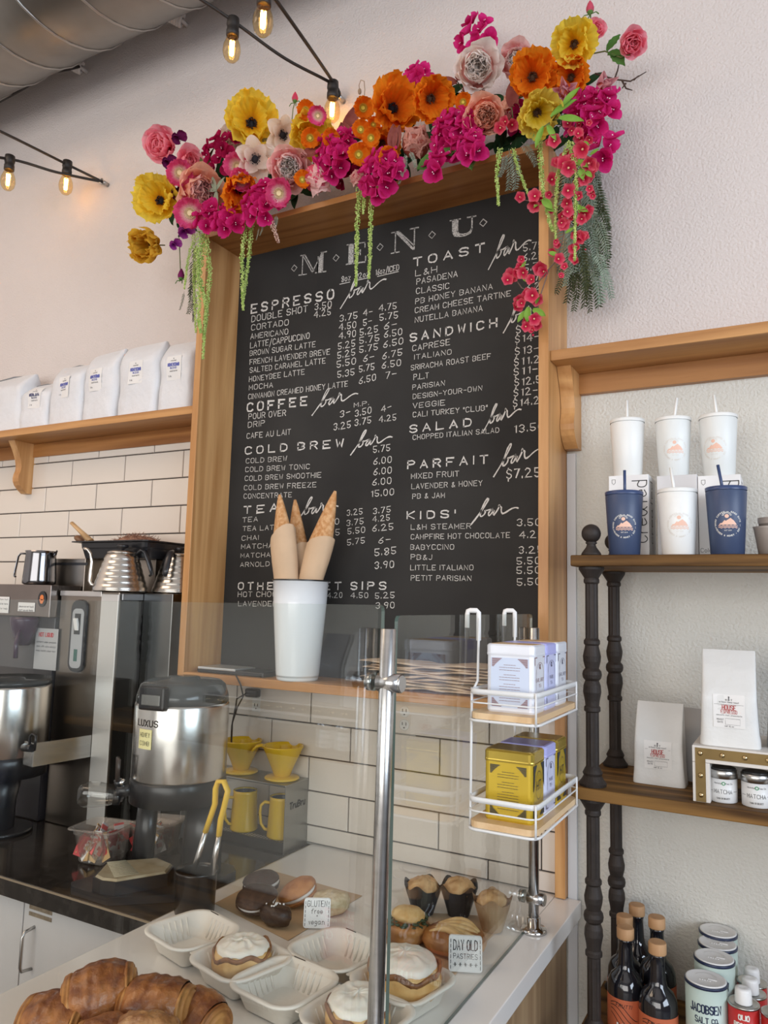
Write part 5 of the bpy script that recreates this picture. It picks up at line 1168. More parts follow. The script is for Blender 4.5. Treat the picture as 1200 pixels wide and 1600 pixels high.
# ================================================================= IRON SHELF UNIT
IRON=mat('dark_iron',(.030,.022,.018),.6,.3,var=.15,scale=30,bump=.3,bscale=90)
PINE=wood('stained_pine',(.040,.016,.004),(.30,.155,.045),'x',.6,16,spec=.2)
un=thing('iron_shelf_unit','dark fluted iron shelf unit with stained pine boards, right of the menu frame','shelving',(.17,-.19,0)); o=V(un.location)
ZB=[.7,1.2705,1.793]; ZB[0]=at_y(1056,1553,0).z
XLp,XRp=-.4215,.92
for k,z in enumerate(ZB+[.12]):
    g=G(o); th=.026; g.box((-.462,-.338,z-th),(XRp+.05,-.022,z),.003); g.obj('shelf_board',PINE,un)
def pole(x,y,nm='post'):
    g=G(o); levels=[.12]+ZB
    for a,b in zip(levels,levels[1:]):
        z0=a+.0005; z1=b-.0265; m=(z0+z1)/2
        prof=[(.030,z0),(.031,z0+.006),(.026,z0+.012),(.020,z0+.022),(.0225,z0+.028),(.0185,z0+.036),(.0150,z0+.042)]
        fl0=len(prof); prof+=[(.0150,z0+.043),(.0150,m-.085)]; fl1=len(prof)
        prof+=[(.0185,m-.082),(.0185,m-.074),(.0155,m-.070),(.0165,m-.060),(.0205,m-.040),(.0195,m-.025),(.0155,m-.014),(.0205,m-.008),(.022,m),(.0205,m+.008),(.0155,m+.014),(.0195,m+.030),(.0205,m+.042),(.0165,m+.060),(.0155,m+.066),(.0185,m+.070),(.0185,m+.077),(.015,m+.082)]
        f2=len(prof); prof+=[(.0150,m+.083),(.0150,z1-.040)]; f3=len(prof)
        prof+=[(.018,z1-.036),(.018,z1-.030),(.0165,z1-.026),(.024,z1-.014),(.029,z1-.006),(.029,z1-.0005)]
        g.lathe(prof,(x,y,0),24,flute=lambda i:fl0<=i<fl1 or f2<=i<f3,sm=False)
    g.obj(nm,IRON,un)
    g=G(o); z=ZB[-1]+.0005
    g.lathe([(.024,z),(.022,z+.006),(.012,z+.020),(.010,z+.026),(.014,z+.030),(.010,z+.034)],(x,y,0),20)
    g.sphere((x,y,z+.052),.0225,18,12); g.obj('finial',IRON,un)
for x,y in ((XLp,-.302),(XLp,-.055),(XRp,-.302),(XRp,-.055)): pole(x,y)
zt0=ZB[2]+.0005
# tumblers
def tumbler(label,c,body,lidm,ringc,logo,cap=True,s=1,straw=True,tilt=0,sx=0):
    t=thing('tumbler',label,'tumbler',tuple(c),0,'straw tumblers on the iron shelf'); h=.150*s; rb,rt=.0345*s,.0425*s
    g=G(); g.lathe([(rb-.002,0),(rb,.002),(rt,h-.012),(rt-.001,h-.010),(rt-.001,h-.0085)],(0,0,0),40); g.obj('cup_body',body,t)
    g=G(); g.lathe([(rt+.0003,h-.0085),(rt+.0008,h-.001),(rt-.001,h),(rt-.008,h-.0015),(0,h-.0015)],(0,0,0),40,cap0=False); g.obj('lid',lidm,t)
    if straw:
        g=G(); a=V((sx,0,h-.02)); b=a+V((math.sin(tilt)*.075,0,.072)); g.cyl(a,b,.0034,n=10); g.obj('straw',lidm,t)
    if logo:
        zc=h*.44; r=rb+(rt-rb)*zc/h; aa=math.atan2(CP.y-c[1],CP.x-c[0])+logo[2]; mp=cyl_map((0,0,0),r,aa,zc,dr=(rt-rb)/h)
        g=G(); hs=[(-.0185,.0),(-.0145,.004),(-.012,.0035),(-.0065,.010),(-.004,.008),(-.0015,.010),(.005,.0145),(.009,.011),(.012,.0085),(.018,.0)]
        # two hills as strips so they follow the curve
        for p,q in zip(hs,hs[1:]): 
            vs_=[mp(p[0],-.002),mp(q[0],-.002),mp(q[0],q[1]-.002),mp(p[0],p[1]-.002)]; g.poly(vs_)
        for yy in (-.0045,-.008):
            ribbon(g,[(-.019+.038*k/24,yy+.0012*math.sin(k*1.3)) for k in range(25)],.0014,mp)
        disc2(g,-.002,.0165,.0042,mp,14); g.obj('sunrise_print',logo[0],t)
        g=G()
        for k in range(9):
            a=PI*(.08+.84*k/8); ribbon(g,[(-.002+.0065*math.cos(a),.0165+.0065*math.sin(a)),(-.002+.0095*math.cos(a),.0165+.0095*math.sin(a))],.0011,mp)
        write(g,'EST 2014',mp,.0022,0,-.0155,lw=.16)
        def arc(text,r_,a0,a1,flip=False):
            n=len(text)
            for i,chh in enumerate(text):
                if chh==' ': continue
                a=a0+(a1-a0)*i/(n-1); gl,gw=glyph(chh); k=.0030/6
                for st in gl:
                    pts=[]
                    for px,py in st:
                        lx=(px-gw/2)*k; ly=(py-3)*k
                        if flip: ang=a+PI/2; rr=r_
                        else: ang=a-PI/2
                        pts.append((r_*math.cos(a)+lx*math.cos(ang)-ly*math.sin(ang),r_*math.sin(a)+lx*math.sin(ang)+ly*math.cos(ang)))
                    ribbon(g,pts,.0007,mp)
        arc('GOOD COFFEE · GOOD DAYS ·',.0262,PI*1.02,-PI*.02); arc('LAVENDER & HONEY · EST ·',.0262,PI*1.06,PI*1.95,True)
        g.obj('ring_print',logo[1],t)
    return t
NAV=mat('navy_coating',(.040,.062,.128),.42,bump=.04,bscale=300); WHC=mat('white_coating',(.80,.80,.77),.4); NVL=mat('navy_lid',(.035,.06,.15),.35)
PCH=mat('peach_print',(.80,.50,.38),.5); CRP=mat('cream_print',(.78,.76,.70),.5); PPR=mat('pale_print',(.70,.66,.60),.5)
def tpos(px,yb,Y): p=at_y(px,yb,Y); return p
yb=-.285
p=at_y(976,867,yb); tumbler('navy straw tumbler with a sunrise emblem, at the left end of the iron shelf',(p.x,yb,zt0),NAV,NVL,None,(PCH,CRP,0),tilt=.0,sx=.002)
p=at_y(1060,867,yb); tumbler('white straw tumbler with a sunrise emblem, between the two navy ones',(p.x,yb,zt0),WHC,WHC,None,(PCH,PPR,.12),tilt=-.12,sx=-.004)
p=at_y(1137,867,yb); tumbler('navy straw tumbler with a sunrise emblem, at the right on the iron shelf',(p.x,yb,zt0),NAV,NVL,None,(PCH,CRP,.06),tilt=-.15,sx=-.004)
# boxes the back row stands on
BXW=mat('white_carton',(.78,.77,.76),.5); BXG=mat('grey_carton',(.62,.61,.61),.5); BXI=mat('print_black',(.015,.015,.015),.5)
def carton(label,px0,px1,pytop,Y,dep,m,deco):
    a=at_y(px0,pytop,Y); b=at_y(px1,pytop,Y); H=a.z-zt0
    t=thing('tumbler_box',label,'box',((a.x+b.x)/2,Y+dep/2,zt0),0,'white boxes behind the tumblers'); W=(b.x-a.x)
    g=G(); g.box((-W/2,-dep/2,0),(W/2,dep/2,H),.001); g.obj('carton',m,t)
    if deco:
        g=G(); mp=plane_map((-W/2,-dep/2-.0005,0),(1,0,0),(0,0,1))
        ribbon(g,[(.008,H-.010),(.008,H-.018),(.012,H-.022),(.016,H-.018),(.016,H-.010),(.008,H-.010)],.0008,mp)
        mr=plane_map((W-.006,0,0),(1,0,0),(0,0,1))
        # big rotated lettering, reads downwards
        L_,w__=layout(deco,.034,.150,1.4); 
        for st in L_: ribbon(g,[(W-.004-y,H-.165+x) for x,y in st],.0022,mp)
        if deco=='created': pass
        write(g,'Cold cup',mp,.009,.028,.012,None,lw=.10)
        g.obj('box_print',BXI,t)
        g=G(); ms=plane_map((W/2+.0005,-dep/2,0),(0,1,0),(0,0,1))
        for st in L_: ribbon(g,[(.055-y*.9,H-.165+x) for x,y in st],.002,ms)
        g.obj('side_print',BXI,t)
    return H+zt0
ybx=-.215
H1=carton('white printed box behind the left navy tumbler',951,1013,744,ybx,.10,BXW,'created')
H2=carton('plain pale box behind the middle white tumbler',1026,1089,744,ybx,.10,BXG,None)
H3=carton('white printed box behind the right navy tumbler',1090,1157,744,ybx,.10,BXW,'created')
ybk=-.168
p=at_y(981,742,ybk); tumbler('plain white straw tumbler standing on the left box, no emblem in sight',(p.x,ybk,H1+.0005),WHC,WHC,None,None,tilt=.0,s=.98)
g=G((p.x-.002,ybk+.035,H1)); 
p=at_y(1053,742,ybk); tumbler('white straw tumbler with a pale emblem standing on the middle box',(p.x,ybk,H2+.0005),mat('cool_white_coating',(.74,.76,.74),.4),WHC,None,(PCH,PPR,.12),tilt=.14,s=.98)
p=at_y(1124,742,ybk); tumbler('white straw tumbler with a pale emblem standing on the right box',(p.x,ybk,H3+.0005),mat('cool_white_coating',(.74,.76,.74),.4),WHC,None,(PCH,PPR,-.25),tilt=-.10,s=1.0)
# nested taupe cups at the right edge
p=at_y(1203,866,-.25); t=thing('cup_stack','nested taupe cups lying at the right end of the iron shelf','cups',(p.x+.012,-.25,zt0)); 
for k in range(4):
    g=G(); x=.0+k*.008; g.lathe([(.022,0),(.031,.060),(.033,.064),(.031,.064),(.021,.003)],(x-.012,0,.0008*k),24) if k==0 else g.lathe([(.031,.056),(.0325,.070),(.0345,.071+.004*k),(.031,.071+.004*k)],(0,0,0),24)
    g.obj('cup',mat('taupe_ceramic',(.36,.31,.27),.45),t)
# ---- second board: coffee bags, riser, matcha
zt1=ZB[1]+.0005
WBG=mat('matte_white_bag',(.68,.68,.66),.48,bump=.5,bscale=18,bdist=.008)
def pouch(label,c,W,D,H,yaw,logo=True,topw=.92,seed=0,red=True,m=WBG):
    t=thing('coffee_pouch',label,'coffee bag',tuple(c),yaw,'white coffee pouches on the iron shelf')
    g=G(); n=40
    def f(u,v):
        a=2*PI*u; cu,su=math.cos(a),math.sin(a); sx=math.copysign(abs(cu)**.30,cu); sy=math.copysign(abs(su)**.30,su)
        dep=D/2*(1 if v<.55 else 1-.94*((v-.55)/.45)**1.25); w_=W/2*(1-(1-topw)*v)
        gus=1-.16*(1-abs(su))**2*(v>.1)*min(1,v*2)
        p=V((sx*w_*gus,sy*dep+ (D*.22*max(0,v-.5)*2),H*v))
        k=.004*math.sin(PI*min(1,v*1.0))
        return p+V((0,-k*2*noise.noise(p*16+V((seed,0,0))),0))
    g.grid(f,n,18,closed=True); g.f([g.v(f(k/n,0)) for k in range(n)]); g.f([g.v(f(k/n,1)) for k in range(n)]); g.obj('bag_body',m,t)
    g=G(); g.box((-W/2*topw-.0006,D*.22-.0025,H*.90),(W/2*topw+.0006,D*.22-.0010,H*.985)); 
    if logo:
        lw,lh=W*.52,H*.345; z0=H*.20; 
        def on(x,z,off):
            v=z/H; wid=W/2*(1-(1-topw)*v); cu=math.copysign((abs(x)/wid)**(1/.30),x); a=-math.acos(max(-1,min(1,cu))); p=f(a/(2*PI),v); return V((x,p.y-off,z))
        g=G(); g.grid(lambda u,v:on(-lw/2+lw*u,z0+lh*v,.0010),6,8); l=g.obj('label',PAPW,t)
        mp=lambda u,v:on(u,z0+v,.0016); g=G(); disc2(g,0,lh*.92,.0016,mp,8); disc2(g,0,lh*.88,.0012,mp,6)
        write(g,'H B T',mp,.0035,0,lh*.81,lw=.2); write(g,'artisan home roast',mp,.0028,0,lh*.75,lw*.62,lw=.16); ribbon(g,[(-lw*.46,lh*.70),(lw*.46,lh*.70)],.0004,mp)
        write(g,'smooth rich chocolate',mp,.0025,0,lh*.36,lw*.8,lw=.16); ribbon(g,[(-lw*.12,lh*.10),(lw*.34,lh*.10),(lw*.34,lh*.28),(-lw*.12,lh*.28),(-lw*.12,lh*.10)],.0004,mp)
        write(g,'ROAST',mp,.003,-lw*.28,lh*.22,lw=.16); write(g,'DATE',mp,.003,-lw*.28,lh*.14,lw=.16); write(g,'net 12 oz',mp,.0028,0,lh*.03,lw=.16)
        g.obj('fine_print',mat('ink',(.05,.05,.06),.6),l)
        g=G(); write(g,'HOUSE',mp,.0095,0,lh*.54,lw*.42,lw=.15); write(g,'ESPRESSO',mp,.0070,0,lh*.43,lw*.50,lw=.12); g.obj('red_print',mat('brick_red_ink',(.42,.05,.05),.6),l)
    return t
a=at_z(988,1222,ZB[1]); b=at_z(1071,1233,ZB[1]); yaw=math.atan2(b.y-a.y,b.x-a.x); W=(b-a).length
c=(a+b)/2+V((.0,.032,0)); c.z=zt1; pouch('white HOUSE ESPRESSO coffee pouch standing on the pine board, left one',c,W,.070,.182,yaw,seed=1,topw=.97)
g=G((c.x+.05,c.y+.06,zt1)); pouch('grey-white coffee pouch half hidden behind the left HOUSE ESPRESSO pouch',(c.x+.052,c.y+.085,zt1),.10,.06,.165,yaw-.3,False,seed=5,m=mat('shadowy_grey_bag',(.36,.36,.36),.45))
# riser box with brass strip
RWH=mat('whitewashed_wood',(.66,.62,.57),.6,bump=.2,bscale=50); BRS=mat('aged_brass',(.17,.115,.045),.45,.8,var=.1,scale=20)
ra=at_z(1083,1252,ZB[1]); rtop=at_y(1082,1164,ra.y).z
rz=thing('display_riser','white wooden display riser edged with studded brass strip, right on the pine board','riser',(ra.x+.30,ra.y+.12,zt1)); o=V(rz.location)
x0,x1=ra.x,ra.x+.60; y0,y1=ra.y,ra.y+.235; th=.020
y1=min(y1,-.03)
g=G(o); g.box((x0,y0,rtop-th-.014),(x1,y1,rtop),.001); g.obj('top_panel',RWH,rz)
for xa in (x0,x1-.034):
    g=G(o); g.box((xa,y0,zt1),(xa+.034,y1,rtop-th-.0145),.001); g.obj('side_panel',RWH,rz)
g=G(o); g.box((x0+.006,y0-.0012,zt1+.001),(x0+.026,y0-.0002,rtop-.004)); g.box((x0+.026,y0-.0012,rtop-.026),(x1-.006,y0-.0002,rtop-.004)); bs=g.obj('brass_strip',BRS,rz)
studs=[(x0+.016,zt1+.015),(x0+.016,zt1+.055),(x0+.016,rtop-.015)]+[(x0+.016+.043*k,rtop-.015) for k in range(1,14)]
for x,z in studs:
    g=G(o); g.lathe([(.0055,0),(.005,.002),(.0028,.0038),(0,.0044)],(x,y0-.0012,z),12,axis=(0,-1,0)); g.obj('brass_stud',mat('bright_brass',(.72,.55,.30),.22,1),bs)
# coffee pouch on the riser
a=at_z(1089,1177,rtop); b=at_z(1190,1177,rtop)
p1=at_y(1090,1176,y0+.012); p2=at_y(1190,1176,y0+.012); W=(p2-p1).length
pouch('white HOUSE ESPRESSO coffee pouch standing on the studded riser',((p1.x+p2.x)/2,y0+.060,rtop+.0005),W*.96,.090,.200,.04,seed=2,topw=.97)
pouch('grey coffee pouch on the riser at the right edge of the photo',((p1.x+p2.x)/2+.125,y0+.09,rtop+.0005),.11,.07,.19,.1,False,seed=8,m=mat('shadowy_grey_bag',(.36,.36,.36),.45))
# matcha tins
def matcha(label,px,Y):
    p=at_y(px,1245,Y); t=thing('matcha_tin',label,'tin',(p.x,Y,zt1),0,'matcha tins under the riser'); r,h=.0285,.066
    g=G(); g.lathe([(r-.001,0),(r,.001),(r,h-.017)],(0,0,0),36); g.obj('tin_body',mat('white_label_tin',(.70,.70,.69),.35),t)
    g=G(); g.lathe([(r+.0008,h-.017),(r+.0008,h-.001),(r-.0005,h)],(0,0,0),36); l=g.obj('lid',mat('tin_lid_steel',(.55,.54,.52),.3,1),t)
    g=G(); g.lathe([(r-.002,h),(r-.002,h+.003),(r-.006,h+.0045)],(0,0,0),36); g.obj('lid_rim',mat('dark_lid_top',(.06,.06,.06),.25,.6),l)
    aa=math.atan2(CP.y-Y,CP.x-p.x); mp=cyl_map((0,0,0),r,aa,.0)
    g=G(); write(g,'MATCHA',mp,.0078,0,.0195,.036,lw=.11); 
    for s_ in (-1,1): ribbon(g,[(s_*.0225,.0235),(s_*.0275,.0235)],.0007,mp); ribbon(g,[(s_*.0275,.0235),(s_*.032,.0235)],.0007,mp)
    write(g,'YAMA (1) SELECT',mp,.0032,0,.008,.026,lw=.16); write(g,'Matcha',mp,.003,-.010,.0385,lw=.14); write(g,'Tea Co',mp,.003,.012,.0385,lw=.14); g.obj('print',BXI,t)
    g=G(); ringstroke(g,.0012,.040,.003,.0016,mp,16); g.obj('green_mark',mat('green_ink',(.05,.28,.12),.5),t)
matcha('white MATCHA tin under the riser, the left one',1130,y0+.045)
matcha('white MATCHA tin under the riser, second from the left',1182,y0+.040)
matcha('white MATCHA tin under the riser, just outside the photo at right',1236,y0+.045)
# ---- third board: bottles, salt tins, oil tins
zt2=ZB[0]+.0005
BG=mat('dark_wine_glass',(.010,.010,.014),.06,spec=.7,coat=.5); CK=wood('cork_cap',(.42,.22,.10),(.60,.38,.20),'z',.6)
TER=mat('terracotta_label',(.52,.13,.055),.5)
def bottle(label,px,pytop,Y,ext=0):
    p=at_y(px,pytop,Y); H=p.z-zt2; r=.040; t=thing('wine_bottle',label,'bottle',(p.x,Y,zt2),0,'dark bottles with wooden caps on the lower board')
    h=H-.024
    g=G(); g.lathe([(r-.004,0),(r,.005),(r,h-.105),(r*.97,h-.092),(r*.80,h-.077),(r*.50,h-.066),(.0165,h-.052),(.0150,h-.02),(.0150,h-.006),(.0162,h-.005),(.0162,h)],(0,0,0),36); g.obj('bottle_glass',BG,t)
    g=G(); g.lathe([(.0185,h+.0002),(.019,h+.002),(.019,h+.021),(.0175,h+.024)],(0,0,0),24); g.obj('wooden_cap',CK,t)
    g=G(); g.lathe([(r+.0006,.012),(r+.0006,h-.115)],(0,0,0),40,cap0=False,cap1=False); l=g.obj('label',TER,t)
    aa=math.atan2(CP.y-Y,CP.x-p.x); z1=h-.115; mp=cyl_map((0,0,0),r+.0008,aa-.15,z1)
    g=G()
    for k in range(4):
        ribbon(g,[(-.030+.06*q/14,-.012-k*.010-.020*(q/14)+.010*math.sin(q*.35+k*.5)) for q in range(15)],.0013,mp)
    write(g,'FRUTTI',mp,.007,.0,-.016,lw=.12,slant=.3); g.obj('black_print',BXI,l)
    g=G(); write(g,'LIKE',mp,.016,.004,-.066,.034,lw=.24); write(g,'FAMILY',mp,.015,.004,-.086,.044,lw=.24); g.obj('cream_print',mat('cream_print',(.78,.76,.70),.5),l)
    return t
bottle('dark bottle nearest the camera with a pale wooden cap, right of its neighbour',1027,1471,-.268)
bottle('dark bottle in the front row at the left, with a cream FAMILY label',977,1448,-.235)
bottle('dark bottle in the second row at the left, cap just above the front one',976,1430,-.150)
bottle('dark bottle at the back with the highest wooden cap',995,1413,-.062)
bottle('dark bottle in the second row at the right, behind the nearest one',1026,1432,-.165)
SLT=mat('mint_green_tin',(.50,.60,.54),.4); SLL=mat('white_plastic_lid',(.76,.75,.73),.4); NVR=mat('navy_rim',(.02,.03,.07),.3)
def salt(label,px,py,Y,front=False):
    p=at_y(px,py,Y); H=p.z-zt2; r=.0415; t=thing('salt_tin',label,'tin',(p.x,Y,zt2),0,'round salt tins on the lower board'); 
    g=G(); g.lathe([(r-.001,0),(r,.002),(r,H-.006)],(0,0,0),40); g.obj('tin_body',SLT,t)
    g=G(); g.lathe([(r+.0012,H-.0055),(r+.0015,H-.001),(r+.0005,H)],(0,0,0),40); g.obj('rim',NVR,t)
    g=G(); g.lathe([(r-.001,H+.0002),(r-.001,H+.002),(r-.003,H+.003),(r-.005,H+.0022),(0,H+.0022)],(0,0,0),40); l=g.obj('lid',SLL,t)
    g=G(); ringstroke(g,0,0,.022,.0016,lambda u,v:V((u,v,H+.0034)),20,.4,2.8)
    for k in range(5): g.box((-.012+k*.005,-.012,H+.0022),(-.009+k*.005,-.009,H+.0036))
    g.box((.004,-.004,H+.0022),(.022,-.001,H+.0040)); g.obj('lid_relief',mat('lid_relief_grey',(.62,.61,.59),.4),l)
    aa=math.atan2(CP.y-Y,CP.x-p.x); mp=cyl_map((0,0,0),r,aa-.05,0)
    g=G(); write(g,'JACOBSEN',mp,.0155,0,H-.050,.062,lw=.17,sp=1.5); write(g,'SALT',mp,.0115,-.008,H-.070,.026,lw=.17,sp=1.5); write(g,'CO.',mp,.008,.018,H-.067,.013,lw=.2,sp=1.5); ribbon(g,[(.012,H-.071),(.024,H-.071)],.0012,mp)
    ringstroke(g,0,H-.098,.004,.0008,mp,8); write(g,'pure kosher sea salt',mp,.004,0,H-.125,.05,lw=.14); g.obj('navy_print',NVR,t)
salt('mint green JACOBSEN SALT CO. tin at the front of its row',1103,1530,-.262)
salt('mint green salt tin second from the front, half hidden',1116,1496,-.180)
salt('mint green salt tin third from the front in its row',1121,1474,-.098)
salt('mint green salt tin at the back of its row by the wall',1122,1455,-.030-.015)
REDT=mat('red_oil_tin',(.50,.022,.020),.35); OCAP=mat('white_oil_cap',(.80,.79,.77),.4); TST=mat('tin_top_steel',(.50,.49,.46),.3,1)
def oil(label,px,py,Y):
    p=at_y(px,py,Y); H=p.z-zt2; r=.030; t=thing('oil_tin',label,'tin',(p.x,Y,zt2),0,'red oil tins with white caps'); h=H-.028
    g=G(); g.lathe([(r-.001,0),(r,.002),(r,h-.004)],(0,0,0),32); g.obj('tin_body',REDT,t)
    g=G(); g.lathe([(r+.001,h-.0038),(r+.001,h),(r-.003,h+.0005),(r-.006,h-.0015),(.014,h-.001)],(0,0,0),32); g.obj('tin_top',TST,t)
    g=G(); g.lathe([(.0165,h-.0008),(.0170,h+.001),(.0160,h+.024),(.0145,h+.028),(.008,h+.0285),(0,h+.027)],(0,0,0),24); g.obj('cap',OCAP,t)
    aa=math.atan2(CP.y-Y,CP.x-p.x); mp=cyl_map((0,0,0),r,aa,0)
    g=G(); write(g,'OLIO',mp,.009,0,h-.022,.020,lw=.24,jit=.3,rnd=rn); write(g,'PICCANTE',mp,.008,0,h-.037,.038,lw=.24,jit=.3,rnd=rn); write(g,'hot oil',mp,.0045,0,h-.047,lw=.16)
    for p_ in ((0,h-.070),): disc2(g,*p_,.012,mp)
    g.obj('white_print',mat('cream_print',(.78,.76,.70),.5),t)
oil('red OLIO PICCANTE oil tin nearest the camera, white cap',1161,1543,-.268)
oil('red oil tin behind the front one, white cap',1172,1528,-.195)
oil('red oil tin at the back of its pair, white cap',1174,1512,-.125)
oil('red oil tin at the right edge of the photo, white cap',1214,1560,-.275)

# ---- added dark rack and bags out of view, stand-ins for reflections in the glass
DK=mat('espresso_wood',(.030,.018,.014),.5)
dd=thing('added_dark_rack','added dark rack further right along the wall, a stand-in mirrored in the glass','rack',(1.95,-.25,0)); o=V(dd.location)
g=G(o); g.box((1.03,-.03,0.001),(2.95,-.004,1.36)); g.obj('back_panel',DK,dd)
for x in (1.03,1.66,2.30,2.92):
    g=G(o); g.box((x,-.45,0.001),(x+.03,-.0305,1.36)); g.obj('upright',DK,dd)
for z in (.10,.48,.86,1.33):
    for x in (1.06,1.69,2.33):
        g=G(o); g.box((x+.0005,-.45,z),(x+.5995 if x<1.1 else x+.58,-.031,z+.03)); g.obj('shelf_board',DK,dd)
r9=random.Random(21); cols=[mat('navy_bag',(.02,.03,.09),.35),mat('plum_bag',(.09,.012,.04),.35),mat('charcoal_bag',(.03,.03,.035),.35),mat('tan_card_bag',(.34,.24,.14),.5)]
nm=['navy','plum','charcoal','tan']; lv=['bottom','lower','upper']
for i,x in enumerate((1.20,1.47,1.84,2.12,2.47,2.74)):
    for j,z in enumerate((.131,.511,.891)):
        k=(i*2+j)%4; t=thing('snack_bag',nm[k]+' stand-in snack bag, '+lv[j]+' shelf of the added rack, '+['first','second','third','fourth','fifth','sixth'][i]+' from the left','bag',(x,-.22,z+.0005),0,'stand-in snack bags in the added rack')
        g=G()
        def f(u,v):
            a=2*PI*u; cu,su=math.cos(a),math.sin(a); return V((math.copysign(abs(cu)**.4,cu)*.095,math.copysign(abs(su)**.5,su)*.05*(1-.9*v**2)+.02*v,.26*v))
        g.grid(f,20,8,closed=True); g.f([g.v(f(q/20,0)) for q in range(20)]); g.obj('bag_body',cols[k],t)
        g=G(); g.box((-.04,-.047,.09),(.04,-.0455,.17)); g.obj('label',cols[(k+3)%4],t)
for i,x in enumerate((-.18,.22,.62)):  # unseen crates, added to keep the reflection over the croissants dark
    t=thing('added_crate',['first','second','third'][i]+' added dark crate from the left on the lowest board of the iron shelf','crate',(x,-.19,.1205),0,'added dark crates low on the iron shelf'); g=G()
    g.box((-.17,-.12,0),(.17,.12,.012)); 
    for a,b in (((-.17,-.12),(.17,-.105)),((-.17,.105),(.17,.12)),((-.17,-.105),(-.155,.105)),((.155,-.105),(.17,.105))): g.box((a[0],a[1],.012),(b[0],b[1],.30))
    g.obj('crate_body',mat('dark_crate',(.045,.035,.03),.6),t)
# ================================================================= FLOWERS
def pm(name,c1,c2,rough=.75,scale=14):
    return mat(name,c1,rough,col2=c2,scale=scale,spec=.15,bump=.12,bscale=60)
def fm(name,inner,mid,outer,p0=.15,p1=.55,p2=.95,thin=.48):
    """silk petal: its own colour runs from base to rim, fine streaks along it, lets some light through"""
    m=bpy.data.materials.new(name); m.use_nodes=True; nt=m.node_tree; N=nt.nodes; L=nt.links; b=N['Principled BSDF']
    tc=N.new('ShaderNodeTexCoord'); ln=N.new('ShaderNodeVectorMath'); ln.operation='LENGTH'; L.new(tc.outputs['Object'],ln.inputs[0])
    mp=N.new('ShaderNodeMapping'); mp.inputs['Scale'].default_value=(1,.18,1); L.new(tc.outputs['Object'],mp.inputs[0])
    n=N.new('ShaderNodeTexNoise'); n.inputs['Scale'].default_value=16; n.inputs['Detail'].default_value=3; L.new(mp.outputs[0],n.inputs['Vector'])
    ma=N.new('ShaderNodeMath'); ma.operation='MULTIPLY_ADD'; ma.inputs[1].default_value=.30; L.new(n.outputs[0],ma.inputs[0]); L.new(ln.outputs['Value'],ma.inputs[2])
    sb=N.new('ShaderNodeMath'); sb.operation='SUBTRACT'; sb.inputs[1].default_value=.15; L.new(ma.outputs[0],sb.inputs[0])
    r=N.new('ShaderNodeValToRGB'); e=r.color_ramp.elements; e[0].position=p0; e[0].color=(*inner,1); e[1].position=p2; e[1].color=(*outer,1); q=e.new(p1); q.color=(*mid,1)
    L.new(sb.outputs[0],r.inputs[0]); L.new(r.outputs[0],b.inputs['Base Color']); b.inputs['Roughness'].default_value=.7; b.inputs['Specular IOR Level'].default_value=.12
    t=N.new('ShaderNodeBsdfTranslucent'); L.new(r.outputs[0],t.inputs[0]); mx=N.new('ShaderNodeMixShader'); mx.inputs[0].default_value=thin
    L.new(b.outputs[0],mx.inputs[1]); L.new(t.outputs[0],mx.inputs[2]); L.new(mx.outputs[0],N['Material Output'].inputs[0])
    bp=N.new('ShaderNodeBump'); bp.inputs['Strength'].default_value=.25; bp.inputs['Distance'].default_value=.03; L.new(n.outputs[0],bp.inputs['Height']); L.new(bp.outputs[0],b.inputs['Normal'])
    return m
YEL1=fm('yellow_petal',(.86,.34,.01),(.96,.66,.03),(.98,.78,.10)); YEL2=fm('ochre_petal',(.50,.20,.01),(.74,.42,.02),(.82,.52,.06)); YEL3=fm('lemon_petal',(.62,.36,.02),(.82,.58,.03),(.90,.72,.12))
ORA=fm('orange_petal',(.62,.08,.004),(.88,.20,.008),(.94,.32,.02)); ORS=fm('small_orange_petal',(.90,.46,.04),(.92,.24,.010),(.94,.30,.02)); PNK=fm('pink_petal',(.80,.10,.20),(.96,.24,.36),(.98,.42,.50)); PNS=fm('rose_pink_petal',(.92,.80,.58),(.92,.62,.58),(.86,.12,.32),.12,.42,.72)
PEO=fm('pale_pink_petal',(.80,.14,.22),(.92,.38,.42),(.96,.66,.63)); PEW=fm('blush_white_petal',(.95,.50,.46),(.97,.80,.74),(.98,.91,.86)); PEC=fm('peach_petal',(.84,.22,.13),(.96,.43,.29),(.98,.62,.47)); DUS=fm('dusty_rose_petal',(.50,.14,.10),(.72,.32,.26),(.80,.46,.38))
CRE=fm('cream_petal',(.60,.42,.34),(.86,.72,.62),(.93,.84,.76)); MAG=fm('magenta_bract',(.44,.004,.09),(.62,.010,.15),(.80,.045,.28)); CRI=fm('crimson_bract',(.22,.002,.03),(.38,.006,.07),(.50,.015,.11)); PUR=fm('purple_petal',(.16,.01,.16),(.34,.04,.34),(.48,.10,.44)); DPU=pm('dark_purple_petal',(.10,.006,.05),(.18,.015,.10))
